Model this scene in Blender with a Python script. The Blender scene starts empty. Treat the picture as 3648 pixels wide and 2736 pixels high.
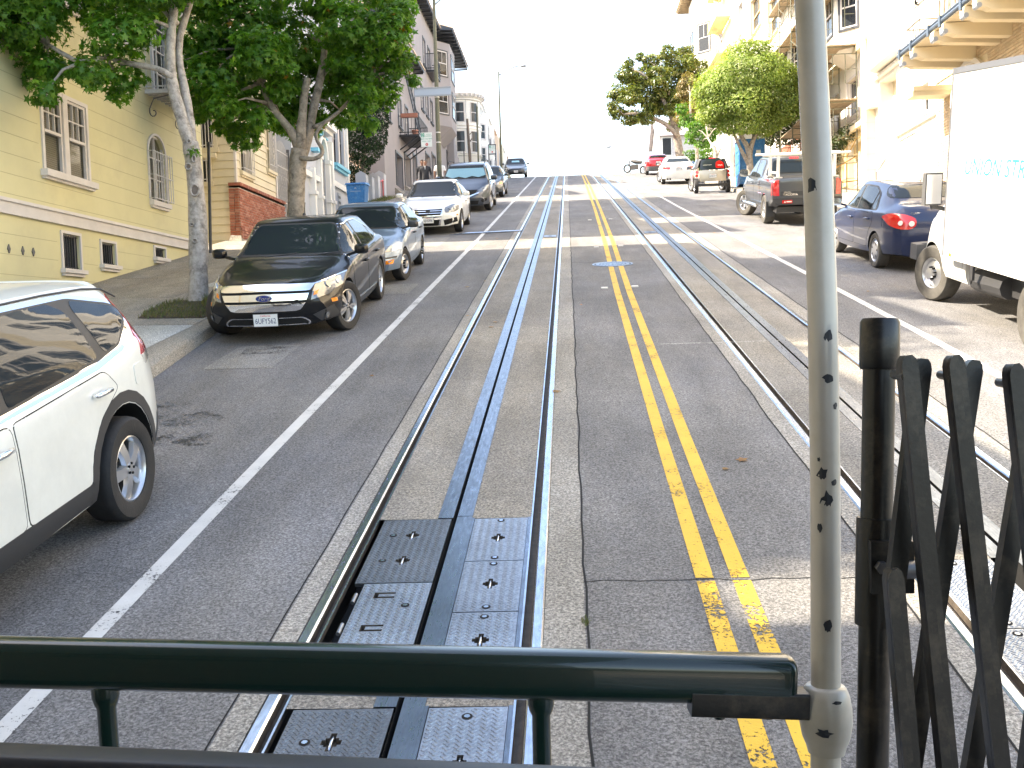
import bpy, bmesh, math, random
import numpy as np
from mathutils import Vector, Matrix, noise
from mathutils.bvhtree import BVHTree
from mathutils.geometry import delaunay_2d_cdt
R = math.radians
rnd = random.Random(7)
nprs = np.random.RandomState(11)
SC = bpy.context.scene
COL = SC.collection

# ------------------------------------------------------------------ camera, light, exposure
SLOPE = math.tan(R(10.2))
cam_d = bpy.data.cameras.new('camera'); cam = bpy.data.objects.new('camera', cam_d); COL.objects.link(cam)
cam_d.sensor_width = 36.0; cam_d.lens = 36.0 * 3550 / 3648; cam_d.clip_start = 0.05; cam_d.clip_end = 3000
def cam_matrix(yaw, pitch, roll, loc):
    cy, sy = math.cos(yaw), math.sin(yaw)
    fw = Vector((-sy * math.cos(pitch), cy * math.cos(pitch), -math.sin(pitch)))
    r = Vector((cy, sy, 0)); u = r.cross(fw)
    r2 = r * math.cos(roll) - u * math.sin(roll); u2 = u * math.cos(roll) + r * math.sin(roll)
    m = Matrix((r2, u2, -fw)).transposed().to_4x4(); m.translation = loc
    return m
cam.matrix_world = cam_matrix(R(3.4982), R(3.2587), 0.03, Vector((0, 0, 2.3745)))
SC.camera = cam
SUN_EL = R(45.0)
world = bpy.data.worlds.new('World'); SC.world = world; world.use_nodes = True
wn = world.node_tree.nodes; wl = world.node_tree.links
for n in list(wn): wn.remove(n)
sky = wn.new('ShaderNodeTexSky'); sky.sky_type = 'NISHITA'; sky.sun_disc = False
sky.sun_elevation = SUN_EL; sky.sun_rotation = R(-90); sky.air_density = 1.0; sky.dust_density = 2.2; sky.ozone_density = 1.0
bgd = wn.new('ShaderNodeBackground'); bgd.inputs['Strength'].default_value = 0.15
wo = wn.new('ShaderNodeOutputWorld'); wl.new(sky.outputs[0], bgd.inputs[0]); wl.new(bgd.outputs[0], wo.inputs[0])
sun_d = bpy.data.lights.new('sun', 'SUN'); sun_d.energy = 3.2; sun_d.angle = R(0.53); sun_d.color = (1.0, 0.95, 0.87)
sun = bpy.data.objects.new('sun', sun_d); COL.objects.link(sun)
sdir = Vector((-math.cos(SUN_EL), 0.0, math.sin(SUN_EL)))        # towards the sun
sun.rotation_euler = sdir.to_track_quat('Z', 'Y').to_euler(); sun.location = (-60, 20, 80)
SC.view_settings.view_transform = 'Standard'; SC.view_settings.look = 'None'
SC.view_settings.exposure = 2.45; SC.view_settings.gamma = 1.0; SC.view_settings.use_curve_mapping = False
SC.view_settings.use_white_balance = True; SC.view_settings.white_balance_temperature = 7600; SC.view_settings.white_balance_tint = 10   # the camera's balance for open shade

# ------------------------------------------------------------------ materials
def _nt(name):
    m = bpy.data.materials.new(name); m.use_nodes = True
    nt = m.node_tree; b = nt.nodes['Principled BSDF']
    return m, nt, b
def ramp(nt, src, stops):
    r = nt.nodes.new('ShaderNodeValToRGB'); e = r.color_ramp.elements
    while len(e) < len(stops): e.new(0.5)
    for i, (p, c) in enumerate(stops):
        e[i].position = p; e[i].color = (*c, 1) if len(c) == 3 else c
    nt.links.new(src, r.inputs[0]); return r
def tex(nt, kind, scale, detail=3, rough=0.6, coord='Object', stretch=None, rot=None):
    tc = nt.nodes.new('ShaderNodeTexCoord'); out = tc.outputs[coord]
    if stretch or rot:
        mp = nt.nodes.new('ShaderNodeMapping'); nt.links.new(out, mp.inputs[0])
        if stretch: mp.inputs['Scale'].default_value = stretch
        if rot: mp.inputs['Rotation'].default_value = rot
        out = mp.outputs[0]
    if kind == 'noise':
        t = nt.nodes.new('ShaderNodeTexNoise'); t.inputs['Scale'].default_value = scale; t.inputs['Detail'].default_value = detail
        t.inputs['Roughness'].default_value = rough; nt.links.new(out, t.inputs['Vector']); return t.outputs['Fac']
    if kind == 'voronoi':
        t = nt.nodes.new('ShaderNodeTexVoronoi'); t.inputs['Scale'].default_value = scale; nt.links.new(out, t.inputs['Vector']); return t
    if kind == 'wave':
        t = nt.nodes.new('ShaderNodeTexWave'); t.inputs['Scale'].default_value = scale; nt.links.new(out, t.inputs['Vector']); return t.outputs['Fac']
def mulmix(nt, a, b, fac=1.0, mode='MULTIPLY'):
    m = nt.nodes.new('ShaderNodeMixRGB'); m.blend_type = mode
    if isinstance(fac, (int, float)): m.inputs[0].default_value = fac
    else: nt.links.new(fac, m.inputs[0])
    for i, s in ((1, a), (2, b)):
        if isinstance(s, tuple): m.inputs[i].default_value = (*s, 1)
        else: nt.links.new(s, m.inputs[i])
    return m.outputs[0]
def bump(nt, b, src, strength, dist=0.01):
    n = nt.nodes.new('ShaderNodeBump'); n.inputs['Strength'].default_value = strength; n.inputs['Distance'].default_value = dist
    nt.links.new(src, n.inputs['Height']); nt.links.new(n.outputs[0], b.inputs['Normal']); return n
def mat(name, col, rough=0.6, metal=0.0, var=0.0, vscale=3.0, bmp=0.0, bscale=40.0, coat=0.0, spec=0.5, dirt=None, dscale=1.2):
    """general material: base colour, optional soft colour variation, grain bump, blotches of dirt colour"""
    m, nt, b = _nt(name)
    b.inputs['Base Color'].default_value = (*col, 1); b.inputs['Roughness'].default_value = rough; b.inputs['Metallic'].default_value = metal
    b.inputs['Specular IOR Level'].default_value = spec
    if coat: b.inputs['Coat Weight'].default_value = coat; b.inputs['Coat Roughness'].default_value = 0.03
    out = None
    if var:
        t = tex(nt, 'noise', vscale, 5)
        r = ramp(nt, t, [(0.3, (1 - var,) * 3), (0.7, (1 + var,) * 3)])
        out = mulmix(nt, tuple(col), r.outputs[0])
    if dirt:
        t2 = tex(nt, 'noise', dscale, 8, 0.7)
        r2 = ramp(nt, t2, [(0.5, (0, 0, 0)), (0.68, (1, 1, 1))])
        out = mulmix(nt, out if out else tuple(col), tuple(dirt), r2.outputs[0], 'MIX')
    if out: nt.links.new(out, b.inputs['Base Color'])
    if bmp: bump(nt, b, tex(nt, 'noise', bscale, 4), bmp)
    return m
def asphalt(name, base, tone, speck):
    m, nt, b = _nt(name)
    big = ramp(nt, tex(nt, 'noise', 0.5, 6, 0.65), [(0.3, tuple(c * 0.78 for c in base)), (0.7, tuple(c * 1.18 for c in base))])
    ln = ramp(nt, tex(nt, 'noise', 2.2, 5, 0.6, stretch=(1.0, 0.12, 1)), [(0.35, (0.80,) * 3), (0.65, (1.12,) * 3)])
    c = mulmix(nt, big.outputs[0], ln.outputs[0])
    tan = ramp(nt, tex(nt, 'noise', 0.33, 7, 0.7, stretch=(1.0, 0.45, 1)), [(0.42, (1.0, 1.0, 1.02)), (0.62, (1.14, 1.09, 1.0))])
    c = mulmix(nt, c, tan.outputs[0])
    fine = ramp(nt, tex(nt, 'noise', 62, 4, 0.85), [(0.38, (0.38,) * 3), (0.5, (1.0,) * 3), (0.63, (1.95,) * 3)])
    c = mulmix(nt, c, fine.outputs[0])
    v = tex(nt, 'voronoi', 70)
    sp = ramp(nt, v.outputs['Distance'], [(0.0, (1, 1, 1)), (0.22, (0, 0, 0))])
    rc = ramp(nt, v.outputs['Color'], [(0.62, (0, 0, 0)), (0.7, (1, 1, 1))])
    f = mulmix(nt, sp.outputs[0], rc.outputs[0])
    c = mulmix(nt, c, speck, f, 'MIX')
    st = ramp(nt, tex(nt, 'noise', 1.1, 8, 0.75), [(0.60, (0, 0, 0)), (0.72, (0.55,) * 3)])
    c = mulmix(nt, c, tone, st.outputs[0], 'MIX')
    nt.links.new(c, b.inputs['Base Color']); b.inputs['Roughness'].default_value = 0.85
    bump(nt, b, tex(nt, 'noise', 80, 3, 0.8), 0.7, 0.012)
    return m
M = {}
M['asphalt'] = asphalt('asphalt', (0.142, 0.142, 0.145), (0.095, 0.093, 0.09), (0.42, 0.42, 0.40))
M['asphalt_patch'] = asphalt('asphalt_patch', (0.19, 0.19, 0.185), (0.14, 0.14, 0.14), (0.4, 0.4, 0.4))
M['track_concrete'] = asphalt('track_concrete', (0.21, 0.198, 0.178), (0.15, 0.14, 0.122), (0.27, 0.26, 0.24))
M['edge_concrete'] = asphalt('edge_concrete', (0.255, 0.245, 0.225), (0.19, 0.18, 0.16), (0.32, 0.31, 0.29))
M['pavement'] = asphalt('pavement', (0.25, 0.23, 0.20), (0.19, 0.175, 0.15), (0.26, 0.25, 0.24))
M['pavement_new'] = asphalt('pavement_new', (0.38, 0.385, 0.37), (0.22, 0.22, 0.21), (0.35, 0.35, 0.34))
M['kerb'] = asphalt('kerb', (0.26, 0.24, 0.205), (0.13, 0.12, 0.10), (0.4, 0.38, 0.34))
M['ground'] = mat('ground', (0.14, 0.13, 0.11), 0.95, var=0.2, vscale=0.4)
M['soil'] = mat('soil', (0.07, 0.05, 0.032), 0.95, var=0.3, vscale=8, bmp=0.6, bscale=30)
def steel(name, col, rough, streak=(1, 0.03, 1), metal=1.0):
    m, nt, b = _nt(name)
    t = tex(nt, 'noise', 60, 4, 0.6, stretch=streak)
    r = ramp(nt, t, [(0.3, tuple(c * 0.72 for c in col)), (0.7, tuple(min(1, c * 1.15) for c in col))])
    t2 = ramp(nt, tex(nt, 'noise', 1.4, 6, 0.7), [(0.35, (0.75,) * 3), (0.7, (1.1,) * 3)])
    nt.links.new(mulmix(nt, r.outputs[0], t2.outputs[0]), b.inputs['Base Color'])
    b.inputs['Metallic'].default_value = metal
    rr = ramp(nt, t, [(0.3, (rough * 1.3,) * 3), (0.7, (rough * 0.8,) * 3)]); nt.links.new(rr.outputs[0], b.inputs['Roughness'])
    bump(nt, b, t, 0.06, 0.001)
    return m
M['rail_steel'] = steel('rail_steel', (0.52, 0.60, 0.74), 0.22)
M['slot_steel'] = steel('slot_steel', (0.21, 0.25, 0.31), 0.3)
M['plate_steel'] = steel('plate_steel', (0.36, 0.40, 0.46), 0.4, (1, 1, 1))
M['plate_dark'] = steel('plate_dark', (0.19, 0.21, 0.235), 0.46, (1, 1, 1))
M['rust'] = mat('rust', (0.085, 0.068, 0.052), 0.7, var=0.35, vscale=20, bmp=0.5, bscale=90)
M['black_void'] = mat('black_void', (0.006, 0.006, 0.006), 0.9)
def paint_line(name, col, wear):
    m, nt, b = _nt(name)
    b.inputs['Roughness'].default_value = 0.6
    c = ramp(nt, tex(nt, 'noise', 3, 6, 0.7), [(0.3, tuple(x * 0.8 for x in col)), (0.7, col)])
    nt.links.new(c.outputs[0], b.inputs['Base Color'])
    tr = nt.nodes.new('ShaderNodeBsdfTransparent'); mx = nt.nodes.new('ShaderNodeMixShader')
    a = tex(nt, 'noise', 42, 3, 0.75); a2 = tex(nt, 'noise', 3.0, 4, 0.6)
    ad = nt.nodes.new('ShaderNodeMath'); ad.operation = 'MULTIPLY_ADD'; nt.links.new(a2, ad.inputs[0]); ad.inputs[1].default_value = 0.7; nt.links.new(a, ad.inputs[2])
    r = ramp(nt, ad.outputs[0], [(wear, (0, 0, 0)), (wear + 0.03, (1, 1, 1))])
    nt.links.new(r.outputs[0], mx.inputs[0]); nt.links.new(tr.outputs[0], mx.inputs[1]); nt.links.new(b.outputs[0], mx.inputs[2])
    nt.links.new(mx.outputs[0], nt.nodes['Material Output'].inputs[0])
    bump(nt, b, tex(nt, 'noise', 80, 3, 0.8), 0.3, 0.008)
    return m
M['yellow_paint'] = paint_line('yellow_paint', (0.72, 0.43, 0.03), 0.745)
M['yellow_paint_sound'] = paint_line('yellow_paint_sound', (0.72, 0.43, 0.03), 0.69)
M['white_paint'] = paint_line('white_paint', (0.62, 0.61, 0.58), 0.68)
M['yellow_wall'] = mat('yellow_wall', (0.62, 0.57, 0.34), 0.8, var=0.06, vscale=0.8, bmp=0.15, bscale=60, dirt=(0.55, 0.50, 0.31), dscale=0.5)
M['score'] = mat('score', (0.42, 0.38, 0.24), 0.9)
M['stain'] = paint_line('stain', (0.035, 0.034, 0.034), 0.93)
M['trim_white'] = mat('trim_white', (0.62, 0.58, 0.56), 0.6, var=0.06, vscale=4)
M['clean_white'] = mat('clean_white', (0.78, 0.77, 0.74), 0.6, var=0.05, vscale=3)
M['cream_board'] = mat('cream_board', (0.62, 0.55, 0.40), 0.7, var=0.06, vscale=2)
M['cream_wall'] = mat('cream_wall', (0.72, 0.62, 0.44), 0.75, var=0.06, vscale=1.2, bmp=0.1)
M['white_wall'] = mat('white_wall', (0.80, 0.76, 0.69), 0.75, var=0.04, vscale=1.0)
M['tan_wall'] = mat('tan_wall', (0.72, 0.55, 0.30), 0.75, var=0.06)
M['pink_wall'] = mat('pink_wall', (0.70, 0.52, 0.38), 0.8, var=0.05)
M['bluegrey_wall'] = mat('bluegrey_wall', (0.46, 0.49, 0.55), 0.75, var=0.05, vscale=1.5)
M['grey_wall'] = mat('grey_wall', (0.29, 0.27, 0.28), 0.8, var=0.06, vscale=0.7, bmp=0.1)
M['darkgrey_wall'] = mat('darkgrey_wall', (0.24, 0.25, 0.28), 0.8, var=0.08, vscale=1.0)
M['blue_trim'] = mat('blue_trim', (0.16, 0.50, 0.68), 0.5, var=0.05)
M['dark_trim'] = mat('dark_trim', (0.03, 0.035, 0.045), 0.4)
M['iron'] = mat('iron', (0.16, 0.16, 0.17), 0.45, metal=0.6, var=0.2, vscale=20)
M['grille_white'] = mat('grille_white', (0.52, 0.50, 0.49), 0.45, var=0.1, vscale=20)
M['black_iron'] = mat('black_iron', (0.02, 0.02, 0.024), 0.4, var=0.2, vscale=10)
M['door_white'] = mat('door_white', (0.66, 0.64, 0.60), 0.6, var=0.05)
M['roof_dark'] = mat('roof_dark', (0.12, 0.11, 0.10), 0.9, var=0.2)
M['roof_tile'] = mat('roof_tile', (0.55, 0.42, 0.30), 0.8, var=0.3, vscale=6)
M['wood_plank'] = mat('wood_plank', (0.34, 0.26, 0.17), 0.8, var=0.3, vscale=5, bmp=0.3)
M['old_wood'] = mat('old_wood', (0.16, 0.13, 0.11), 0.9, var=0.3, vscale=8, bmp=0.4)
M['mortar'] = mat('mortar', (0.55, 0.50, 0.45), 0.95, var=0.15, vscale=10, bmp=0.3)
def brickm(name, a, b_, c):
    m, nt, b = _nt(name)
    oi = nt.nodes.new('ShaderNodeObjectInfo'); g = nt.nodes.new('ShaderNodeNewGeometry')
    ad = nt.nodes.new('ShaderNodeMath'); ad.operation = 'ADD'; nt.links.new(oi.outputs['Random'], ad.inputs[0]); nt.links.new(g.outputs['Random Per Island'], ad.inputs[1])
    fr = nt.nodes.new('ShaderNodeMath'); fr.operation = 'FRACT'; nt.links.new(ad.outputs[0], fr.inputs[0])
    r = ramp(nt, fr.outputs[0], [(0.0, a), (0.5, b_), (1.0, c)])
    t = ramp(nt, tex(nt, 'noise', 28, 5, 0.7, 'Generated'), [(0.3, (0.75,) * 3), (0.7, (1.25,) * 3)])
    nt.links.new(mulmix(nt, r.outputs[0], t.outputs[0]), b.inputs['Base Color']); b.inputs['Roughness'].default_value = 0.9
    bump(nt, b, tex(nt, 'noise', 70, 4), 0.5, 0.006)
    return m
M['brick_red'] = brickm('brick_red', (0.36, 0.12, 0.07), (0.26, 0.09, 0.06), (0.46, 0.22, 0.16))
M['brick_tan'] = brickm('brick_tan', (0.62, 0.47, 0.30), (0.68, 0.54, 0.36), (0.58, 0.44, 0.28))
def glassm(name, tint, alpha=0.0, rough=0.04):
    m, nt, b = _nt(name)
    b.inputs['Base Color'].default_value = (*tint, 1); b.inputs['Roughness'].default_value = rough; b.inputs['IOR'].default_value = 1.5
    b.inputs['Specular IOR Level'].default_value = 0.5
    if alpha:
        tr = nt.nodes.new('ShaderNodeBsdfTransparent'); mx = nt.nodes.new('ShaderNodeMixShader'); mx.inputs[0].default_value = alpha
        nt.links.new(b.outputs[0], mx.inputs[1]); nt.links.new(tr.outputs[0], mx.inputs[2]); nt.links.new(mx.outputs[0], nt.nodes['Material Output'].inputs[0])
    return m
M['window_glass'] = glassm('window_glass', (0.03, 0.035, 0.04), 0.15); M['window_glass'].node_tree.nodes['Principled BSDF'].inputs['IOR'].default_value = 1.4
M['car_glass'] = glassm('car_glass', (0.020, 0.027, 0.032), 0.0, 0.02); M['car_glass'].node_tree.nodes['Principled BSDF'].inputs['IOR'].default_value = 1.38
M['blind_glass'] = glassm('blind_glass', (0.03, 0.035, 0.035), 0.72, 0.05)
M['clear_glass'] = glassm('clear_glass', (0.03, 0.07, 0.08), 0.78, 0.02)
M['blind'] = mat('blind', (0.5, 0.47, 0.38), 0.8)
def blindm():
    m, nt, b = _nt('slat_blind')
    w = tex(nt, 'wave', 14.0, stretch=(0, 0, 1), rot=(0, R(90), 0))
    tc = nt.nodes.new('ShaderNodeTexCoord'); sx = nt.nodes.new('ShaderNodeSeparateXYZ'); nt.links.new(tc.outputs['Object'], sx.inputs[0])
    mu = nt.nodes.new('ShaderNodeMath'); mu.operation = 'MULTIPLY'; nt.links.new(sx.outputs[2], mu.inputs[0]); mu.inputs[1].default_value = 28
    fr = nt.nodes.new('ShaderNodeMath'); fr.operation = 'FRACT'; nt.links.new(mu.outputs[0], fr.inputs[0])
    r = ramp(nt, fr.outputs[0], [(0.0, (0.20, 0.18, 0.13)), (0.35, (0.55, 0.50, 0.38)), (1.0, (0.46, 0.42, 0.32))])
    nt.links.new(r.outputs[0], b.inputs['Base Color']); b.inputs['Roughness'].default_value = 0.7
    return m
M['slat_blind'] = blindm()
M['gutter'] = mat('gutter', (0.10, 0.13, 0.17), 0.4, metal=0.3)
M['rail_iron'] = mat('rail_iron', (0.13, 0.11, 0.09), 0.6)
M['lamp_grey'] = mat('lamp_grey', (0.30, 0.32, 0.34), 0.5, metal=0.3)
M['olive_pole'] = mat('olive_pole', (0.13, 0.13, 0.085), 0.6, var=0.2, vscale=6)
M['sign_green'] = mat('sign_green', (0.02, 0.30, 0.20), 0.4)
M['sign_white'] = mat('sign_white', (0.72, 0.75, 0.72), 0.4)
M['sign_red'] = mat('sign_red', (0.55, 0.04, 0.04), 0.4)
M['sign_back'] = mat('sign_back', (0.36, 0.40, 0.46), 0.4, metal=0.4)
M['bin_blue'] = mat('bin_blue', (0.02, 0.16, 0.42), 0.45, var=0.15, vscale=8, dirt=(0.12, 0.28, 0.5), dscale=9)
M['bark'] = mat('bark', (0.30, 0.26, 0.22), 0.9, var=0.35, vscale=9, bmp=0.5, bscale=35, dirt=(0.10, 0.085, 0.07), dscale=7)
M['bark_pale'] = mat('bark_pale', (0.36, 0.335, 0.31), 0.9, var=0.3, vscale=14, bmp=0.6, bscale=30, dirt=(0.13, 0.115, 0.10), dscale=6)
def leafm(name, cols, trans=0.35, rough=0.45):
    m, nt, b = _nt(name)
    g = nt.nodes.new('ShaderNodeNewGeometry')
    oi = nt.nodes.new('ShaderNodeObjectInfo'); ad = nt.nodes.new('ShaderNodeMath'); ad.operation = 'ADD'
    nt.links.new(oi.outputs['Random'], ad.inputs[0]); nt.links.new(g.outputs['Random Per Island'], ad.inputs[1])
    fr = nt.nodes.new('ShaderNodeMath'); fr.operation = 'FRACT'; nt.links.new(ad.outputs[0], fr.inputs[0])
    r = ramp(nt, fr.outputs[0], [(i / (len(cols) - 1), c) for i, c in enumerate(cols)])
    n2 = ramp(nt, tex(nt, 'noise', 0.9, 3), [(0.35, (0.78,) * 3), (0.65, (1.2,) * 3)])
    c = mulmix(nt, r.outputs[0], n2.outputs[0])
    nt.links.new(c, b.inputs['Base Color']); b.inputs['Roughness'].default_value = rough
    t = nt.nodes.new('ShaderNodeBsdfTranslucent'); nt.links.new(mulmix(nt, c, (1.25, 1.35, 0.5)), t.inputs[0])
    mx = nt.nodes.new('ShaderNodeMixShader'); mx.inputs[0].default_value = trans
    nt.links.new(b.outputs[0], mx.inputs[1]); nt.links.new(t.outputs[0], mx.inputs[2]); nt.links.new(mx.outputs[0], nt.nodes['Material Output'].inputs[0])
    return m
M['leaf_gum'] = leafm('leaf_gum', [(0.06, 0.17, 0.025), (0.09, 0.23, 0.03), (0.12, 0.27, 0.03), (0.065, 0.19, 0.04), (0.18, 0.32, 0.035)], 0.52)
M['leaf_orange'] = leafm('leaf_orange', [(0.35, 0.12, 0.02), (0.30, 0.18, 0.03)])
M['leaf_magnolia'] = leafm('leaf_magnolia', [(0.09, 0.14, 0.03), (0.14, 0.18, 0.04), (0.21, 0.20, 0.05), (0.06, 0.10, 0.025)], 0.25, 0.3)
M['leaf_lime'] = leafm('leaf_lime', [(0.15, 0.24, 0.045), (0.26, 0.35, 0.08), (0.38, 0.43, 0.15), (0.09, 0.16, 0.035)], 0.4)
M['leaf_bright'] = leafm('leaf_bright', [(0.06, 0.17, 0.02), (0.10, 0.22, 0.03), (0.07, 0.15, 0.02)], 0.4)
M['leaf_brown'] = leafm('leaf_brown', [(0.24, 0.17, 0.07), (0.16, 0.15, 0.05), (0.30, 0.22, 0.10)], 0.25)
M['leaf_cypress'] = leafm('leaf_cypress', [(0.012, 0.035, 0.012), (0.02, 0.052, 0.016), (0.016, 0.042, 0.012)], 0.1, 0.85)
M['leaf_ivy'] = leafm('leaf_ivy', [(0.03, 0.05, 0.015), (0.05, 0.07, 0.02)], 0.2)
M['grass'] = leafm('grass', [(0.05, 0.09, 0.02), (0.10, 0.12, 0.03), (0.16, 0.13, 0.05)], 0.3)

# ------------------------------------------------------------------ mesh building
class B:
    """collects geometry for ONE mesh object"""
    def __init__(s): s.v = []; s.f = []; s.m = []
    def add(s, vs, fs, m=0):
        o = len(s.v); s.v += [tuple(p) for p in vs]
        for f in fs: s.f.append(tuple(i + o for i in f)); s.m.append(m)
        return s
    def box(s, x0, x1, y0, y1, z0, z1, m=0):
        if x0 > x1: x0, x1 = x1, x0
        if y0 > y1: y0, y1 = y1, y0
        return s.add([(x0, y0, z0), (x1, y0, z0), (x1, y1, z0), (x0, y1, z0), (x0, y0, z1), (x1, y0, z1), (x1, y1, z1), (x0, y1, z1)],
              [(3, 2, 1, 0), (4, 5, 6, 7), (0, 1, 5, 4), (1, 2, 6, 5), (2, 3, 7, 6), (3, 0, 4, 7)], m)
    def obox(s, c, ax, ay, az, m=0):
        c = Vector(c); ax = Vector(ax); ay = Vector(ay); az = Vector(az); q = []
        for k in (-1, 1):
            for (i, j) in ((-1, -1), (1, -1), (1, 1), (-1, 1)): q.append(c + ax * i + ay * j + az * k)
        return s.add(q, [(3, 2, 1, 0), (4, 5, 6, 7), (0, 1, 5, 4), (1, 2, 6, 5), (2, 3, 7, 6), (3, 0, 4, 7)], m)
    def bar(s, p, q, w, h=None, m=0):
        p = Vector(p); q = Vector(q); d = q - p; L = d.length
        if L < 1e-6: return s
        d /= L; u = Vector((0, 0, 1)) if abs(d.z) < 0.95 else Vector((1, 0, 0))
        a = d.cross(u).normalized(); b = a.cross(d)
        return s.obox((p + q) / 2, a * w / 2, d * L / 2, b * (h or w) / 2, m)
    def prism(s, poly, fn, a, b, m=0):
        """poly: 2D points; fn(u,v,t)->3D; extruded from t=a to t=b"""
        n = len(poly)
        vs = [fn(u, v, a) for u, v in poly] + [fn(u, v, b) for u, v in poly]
        return s.add(vs, [tuple(range(n))[::-1], tuple(range(n, 2 * n))] + [(i, (i + 1) % n, n + (i + 1) % n, n + i) for i in range(n)], m)
    def tube(s, pts, rad, n=8, cap=True, m=0):
        pts = [Vector(p) for p in pts]; k = len(pts)
        if isinstance(rad, (int, float)): rad = [rad] * k
        o = len(s.v); ref = None
        for i, p in enumerate(pts):
            d = (pts[min(i + 1, k - 1)] - pts[max(i - 1, 0)]).normalized()
            if ref is None:
                u = Vector((0, 0, 1)) if abs(d.z) < 0.9 else Vector((1, 0, 0)); a = d.cross(u).normalized()
            else: a = (ref - d * ref.dot(d)).normalized()
            ref = a; b = d.cross(a)
            for j in range(n):
                t = 2 * math.pi * j / n; s.v.append(tuple(p + (a * math.cos(t) + b * math.sin(t)) * rad[i]))
        for i in range(k - 1):
            for j in range(n):
                s.f.append((o + i * n + j, o + i * n + (j + 1) % n, o + (i + 1) * n + (j + 1) % n, o + (i + 1) * n + j)); s.m.append(m)
        if cap:
            s.f.append(tuple(o + j for j in range(n))[::-1]); s.m.append(m); s.f.append(tuple(o + (k - 1) * n + j for j in range(n))); s.m.append(m)
        return s
    def lathe(s, prof, c=(0, 0, 0), axis='z', n=24, m=0, cap=True):
        """prof [(r,h)]"""
        o = len(s.v); c = Vector(c)
        for r, h in prof:
            for j in range(n):
                t = 2 * math.pi * j / n; a, b = r * math.cos(t), r * math.sin(t)
                p = {'z': (a, b, h), 'x': (h, a, b), 'y': (b, h, a)}[axis]
                s.v.append(tuple(c + Vector(p)))
        k = len(prof)
        for i in range(k - 1):
            for j in range(n):
                s.f.append((o + i * n + j, o + i * n + (j + 1) % n, o + (i + 1) * n + (j + 1) % n, o + (i + 1) * n + j)); s.m.append(m)
        if cap:
            s.f.append(tuple(o + j for j in range(n))[::-1]); s.m.append(m); s.f.append(tuple(o + (k - 1) * n + j for j in range(n))); s.m.append(m)
        return s
    def mesh(s, name, mats, smooth=None):
        me = bpy.data.meshes.new(name); me.from_pydata(s.v, [], s.f)
        for mm in (mats if isinstance(mats, (list, tuple)) else [mats]): me.materials.append(M[mm] if isinstance(mm, str) else mm)
        if s.m and max(s.m) > 0: me.polygons.foreach_set('material_index', s.m)
        if smooth is not None:
            me.polygons.foreach_set('use_smooth', [True] * len(me.polygons))
            if smooth < 170: me.set_sharp_from_angle(angle=R(smooth))
        me.update()
        return me
    def make(s, name, mats, parent=None, smooth=None, local=False):
        return link(name, s.mesh(name, mats, smooth), parent, local)
def link(name, me, parent=None, local=False, loc=None):
    o = bpy.data.objects.new(name, me); COL.objects.link(o)
    if loc is not None: o.location = loc
    if parent is not None:
        o.parent = parent
        if not local: o.matrix_parent_inverse = INV[parent.name]
    INV[o.name] = Matrix.Identity(4)
    return o
INV = {}
def tag(o, label, cat, group=None):
    o['label'] = label; o['category'] = cat
    if group: o['group'] = group
    return o
def thing(name, label, cat, loc=(0, 0, 0), group=None):
    o = bpy.data.objects.new(name, None); COL.objects.link(o); o.location = loc; o.empty_display_size = 0.3
    INV[o.name] = Matrix.Translation(-Vector(loc))
    return tag(o, label, cat, group)
def struct(o): o['kind'] = 'structure'; return o
def stuff(o): o['kind'] = 'stuff'; return o
def prof(y):
    """height of the road surface: a steep even hill that rolls over a crest"""
    if y < 74: return SLOPE * y
    if y < 94: t = (y - 74) / 20; return SLOPE * 74 + SLOPE * 20 * (t - t * t / 2)
    return SLOPE * 84 - 0.004 * (y - 94)
def text_mesh(body, size, extrude=0.002, align='CENTER', shear=0, sx=1.0):
    c = bpy.data.curves.new('txt', 'FONT'); c.body = body; c.size = size; c.extrude = extrude; c.align_x = align; c.align_y = 'CENTER'; c.shear = shear
    c.resolution_u = 3
    o = bpy.data.objects.new('txt', c); COL.objects.link(o)
    dg = bpy.context.evaluated_depsgraph_get(); me = bpy.data.meshes.new_from_object(o.evaluated_get(dg))
    bpy.data.objects.remove(o); 
    if sx != 1.0: me.transform(Matrix.Diagonal((sx, 1, 1, 1)))
    return me
def text_obj(name, body, size, material, parent, mtx, extrude=0.002, shear=0, sx=1.0, local=False):
    me = text_mesh(body, size, extrude, shear=shear, sx=sx); me.transform(mtx); me.materials.clear(); me.materials.append(M[material] if isinstance(material, str) else material)
    return link(name, me, parent, local)
# ------------------------------------------------------------------ ground, road, tracks
def ysteps(y0, y1, extra=()):
    ys = [y0, y1] + [e for e in extra if y0 < e < y1]
    y = -200
    while y < 700:
        if y0 < y < y1: ys.append(y)
        y += 1.0 if 68 <= y < 98 else 20 if y > 98 or y < -10 else 4
    return sorted(set(ys))
def strip(b, xa, xb, y0, y1, za=0.0, zb=None, m=0):
    """band of surface following the hill; xa/xb may be functions of y"""
    zb = za if zb is None else zb; ys = ysteps(y0, y1); o = len(b.v)
    for y in ys:
        z = prof(y); b.v.append((xa(y) if callable(xa) else xa, y, z + za)); b.v.append((xb(y) if callable(xb) else xb, y, z + zb))
    for i in range(len(ys) - 1): b.f.append((o + 2 * i, o + 2 * i + 1, o + 2 * i + 3, o + 2 * i + 2)); b.m.append(m)
    return b
def kerb_x(y): return -4.55 - 0.35 * min(1, max(0, (y - 10) / 4.0))
Y0, Y1 = -30, 400
g = B(); strip(g, -400, -9.2, -200, 700, -0.35); strip(g, -9.2, 11.6, -200, 700, -0.45); strip(g, 11.6, 400, -200, 700, -0.35)
struct(g.make('ground', 'ground'))
RX0, RX1 = -4.90, 7.2
b = B()
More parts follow.
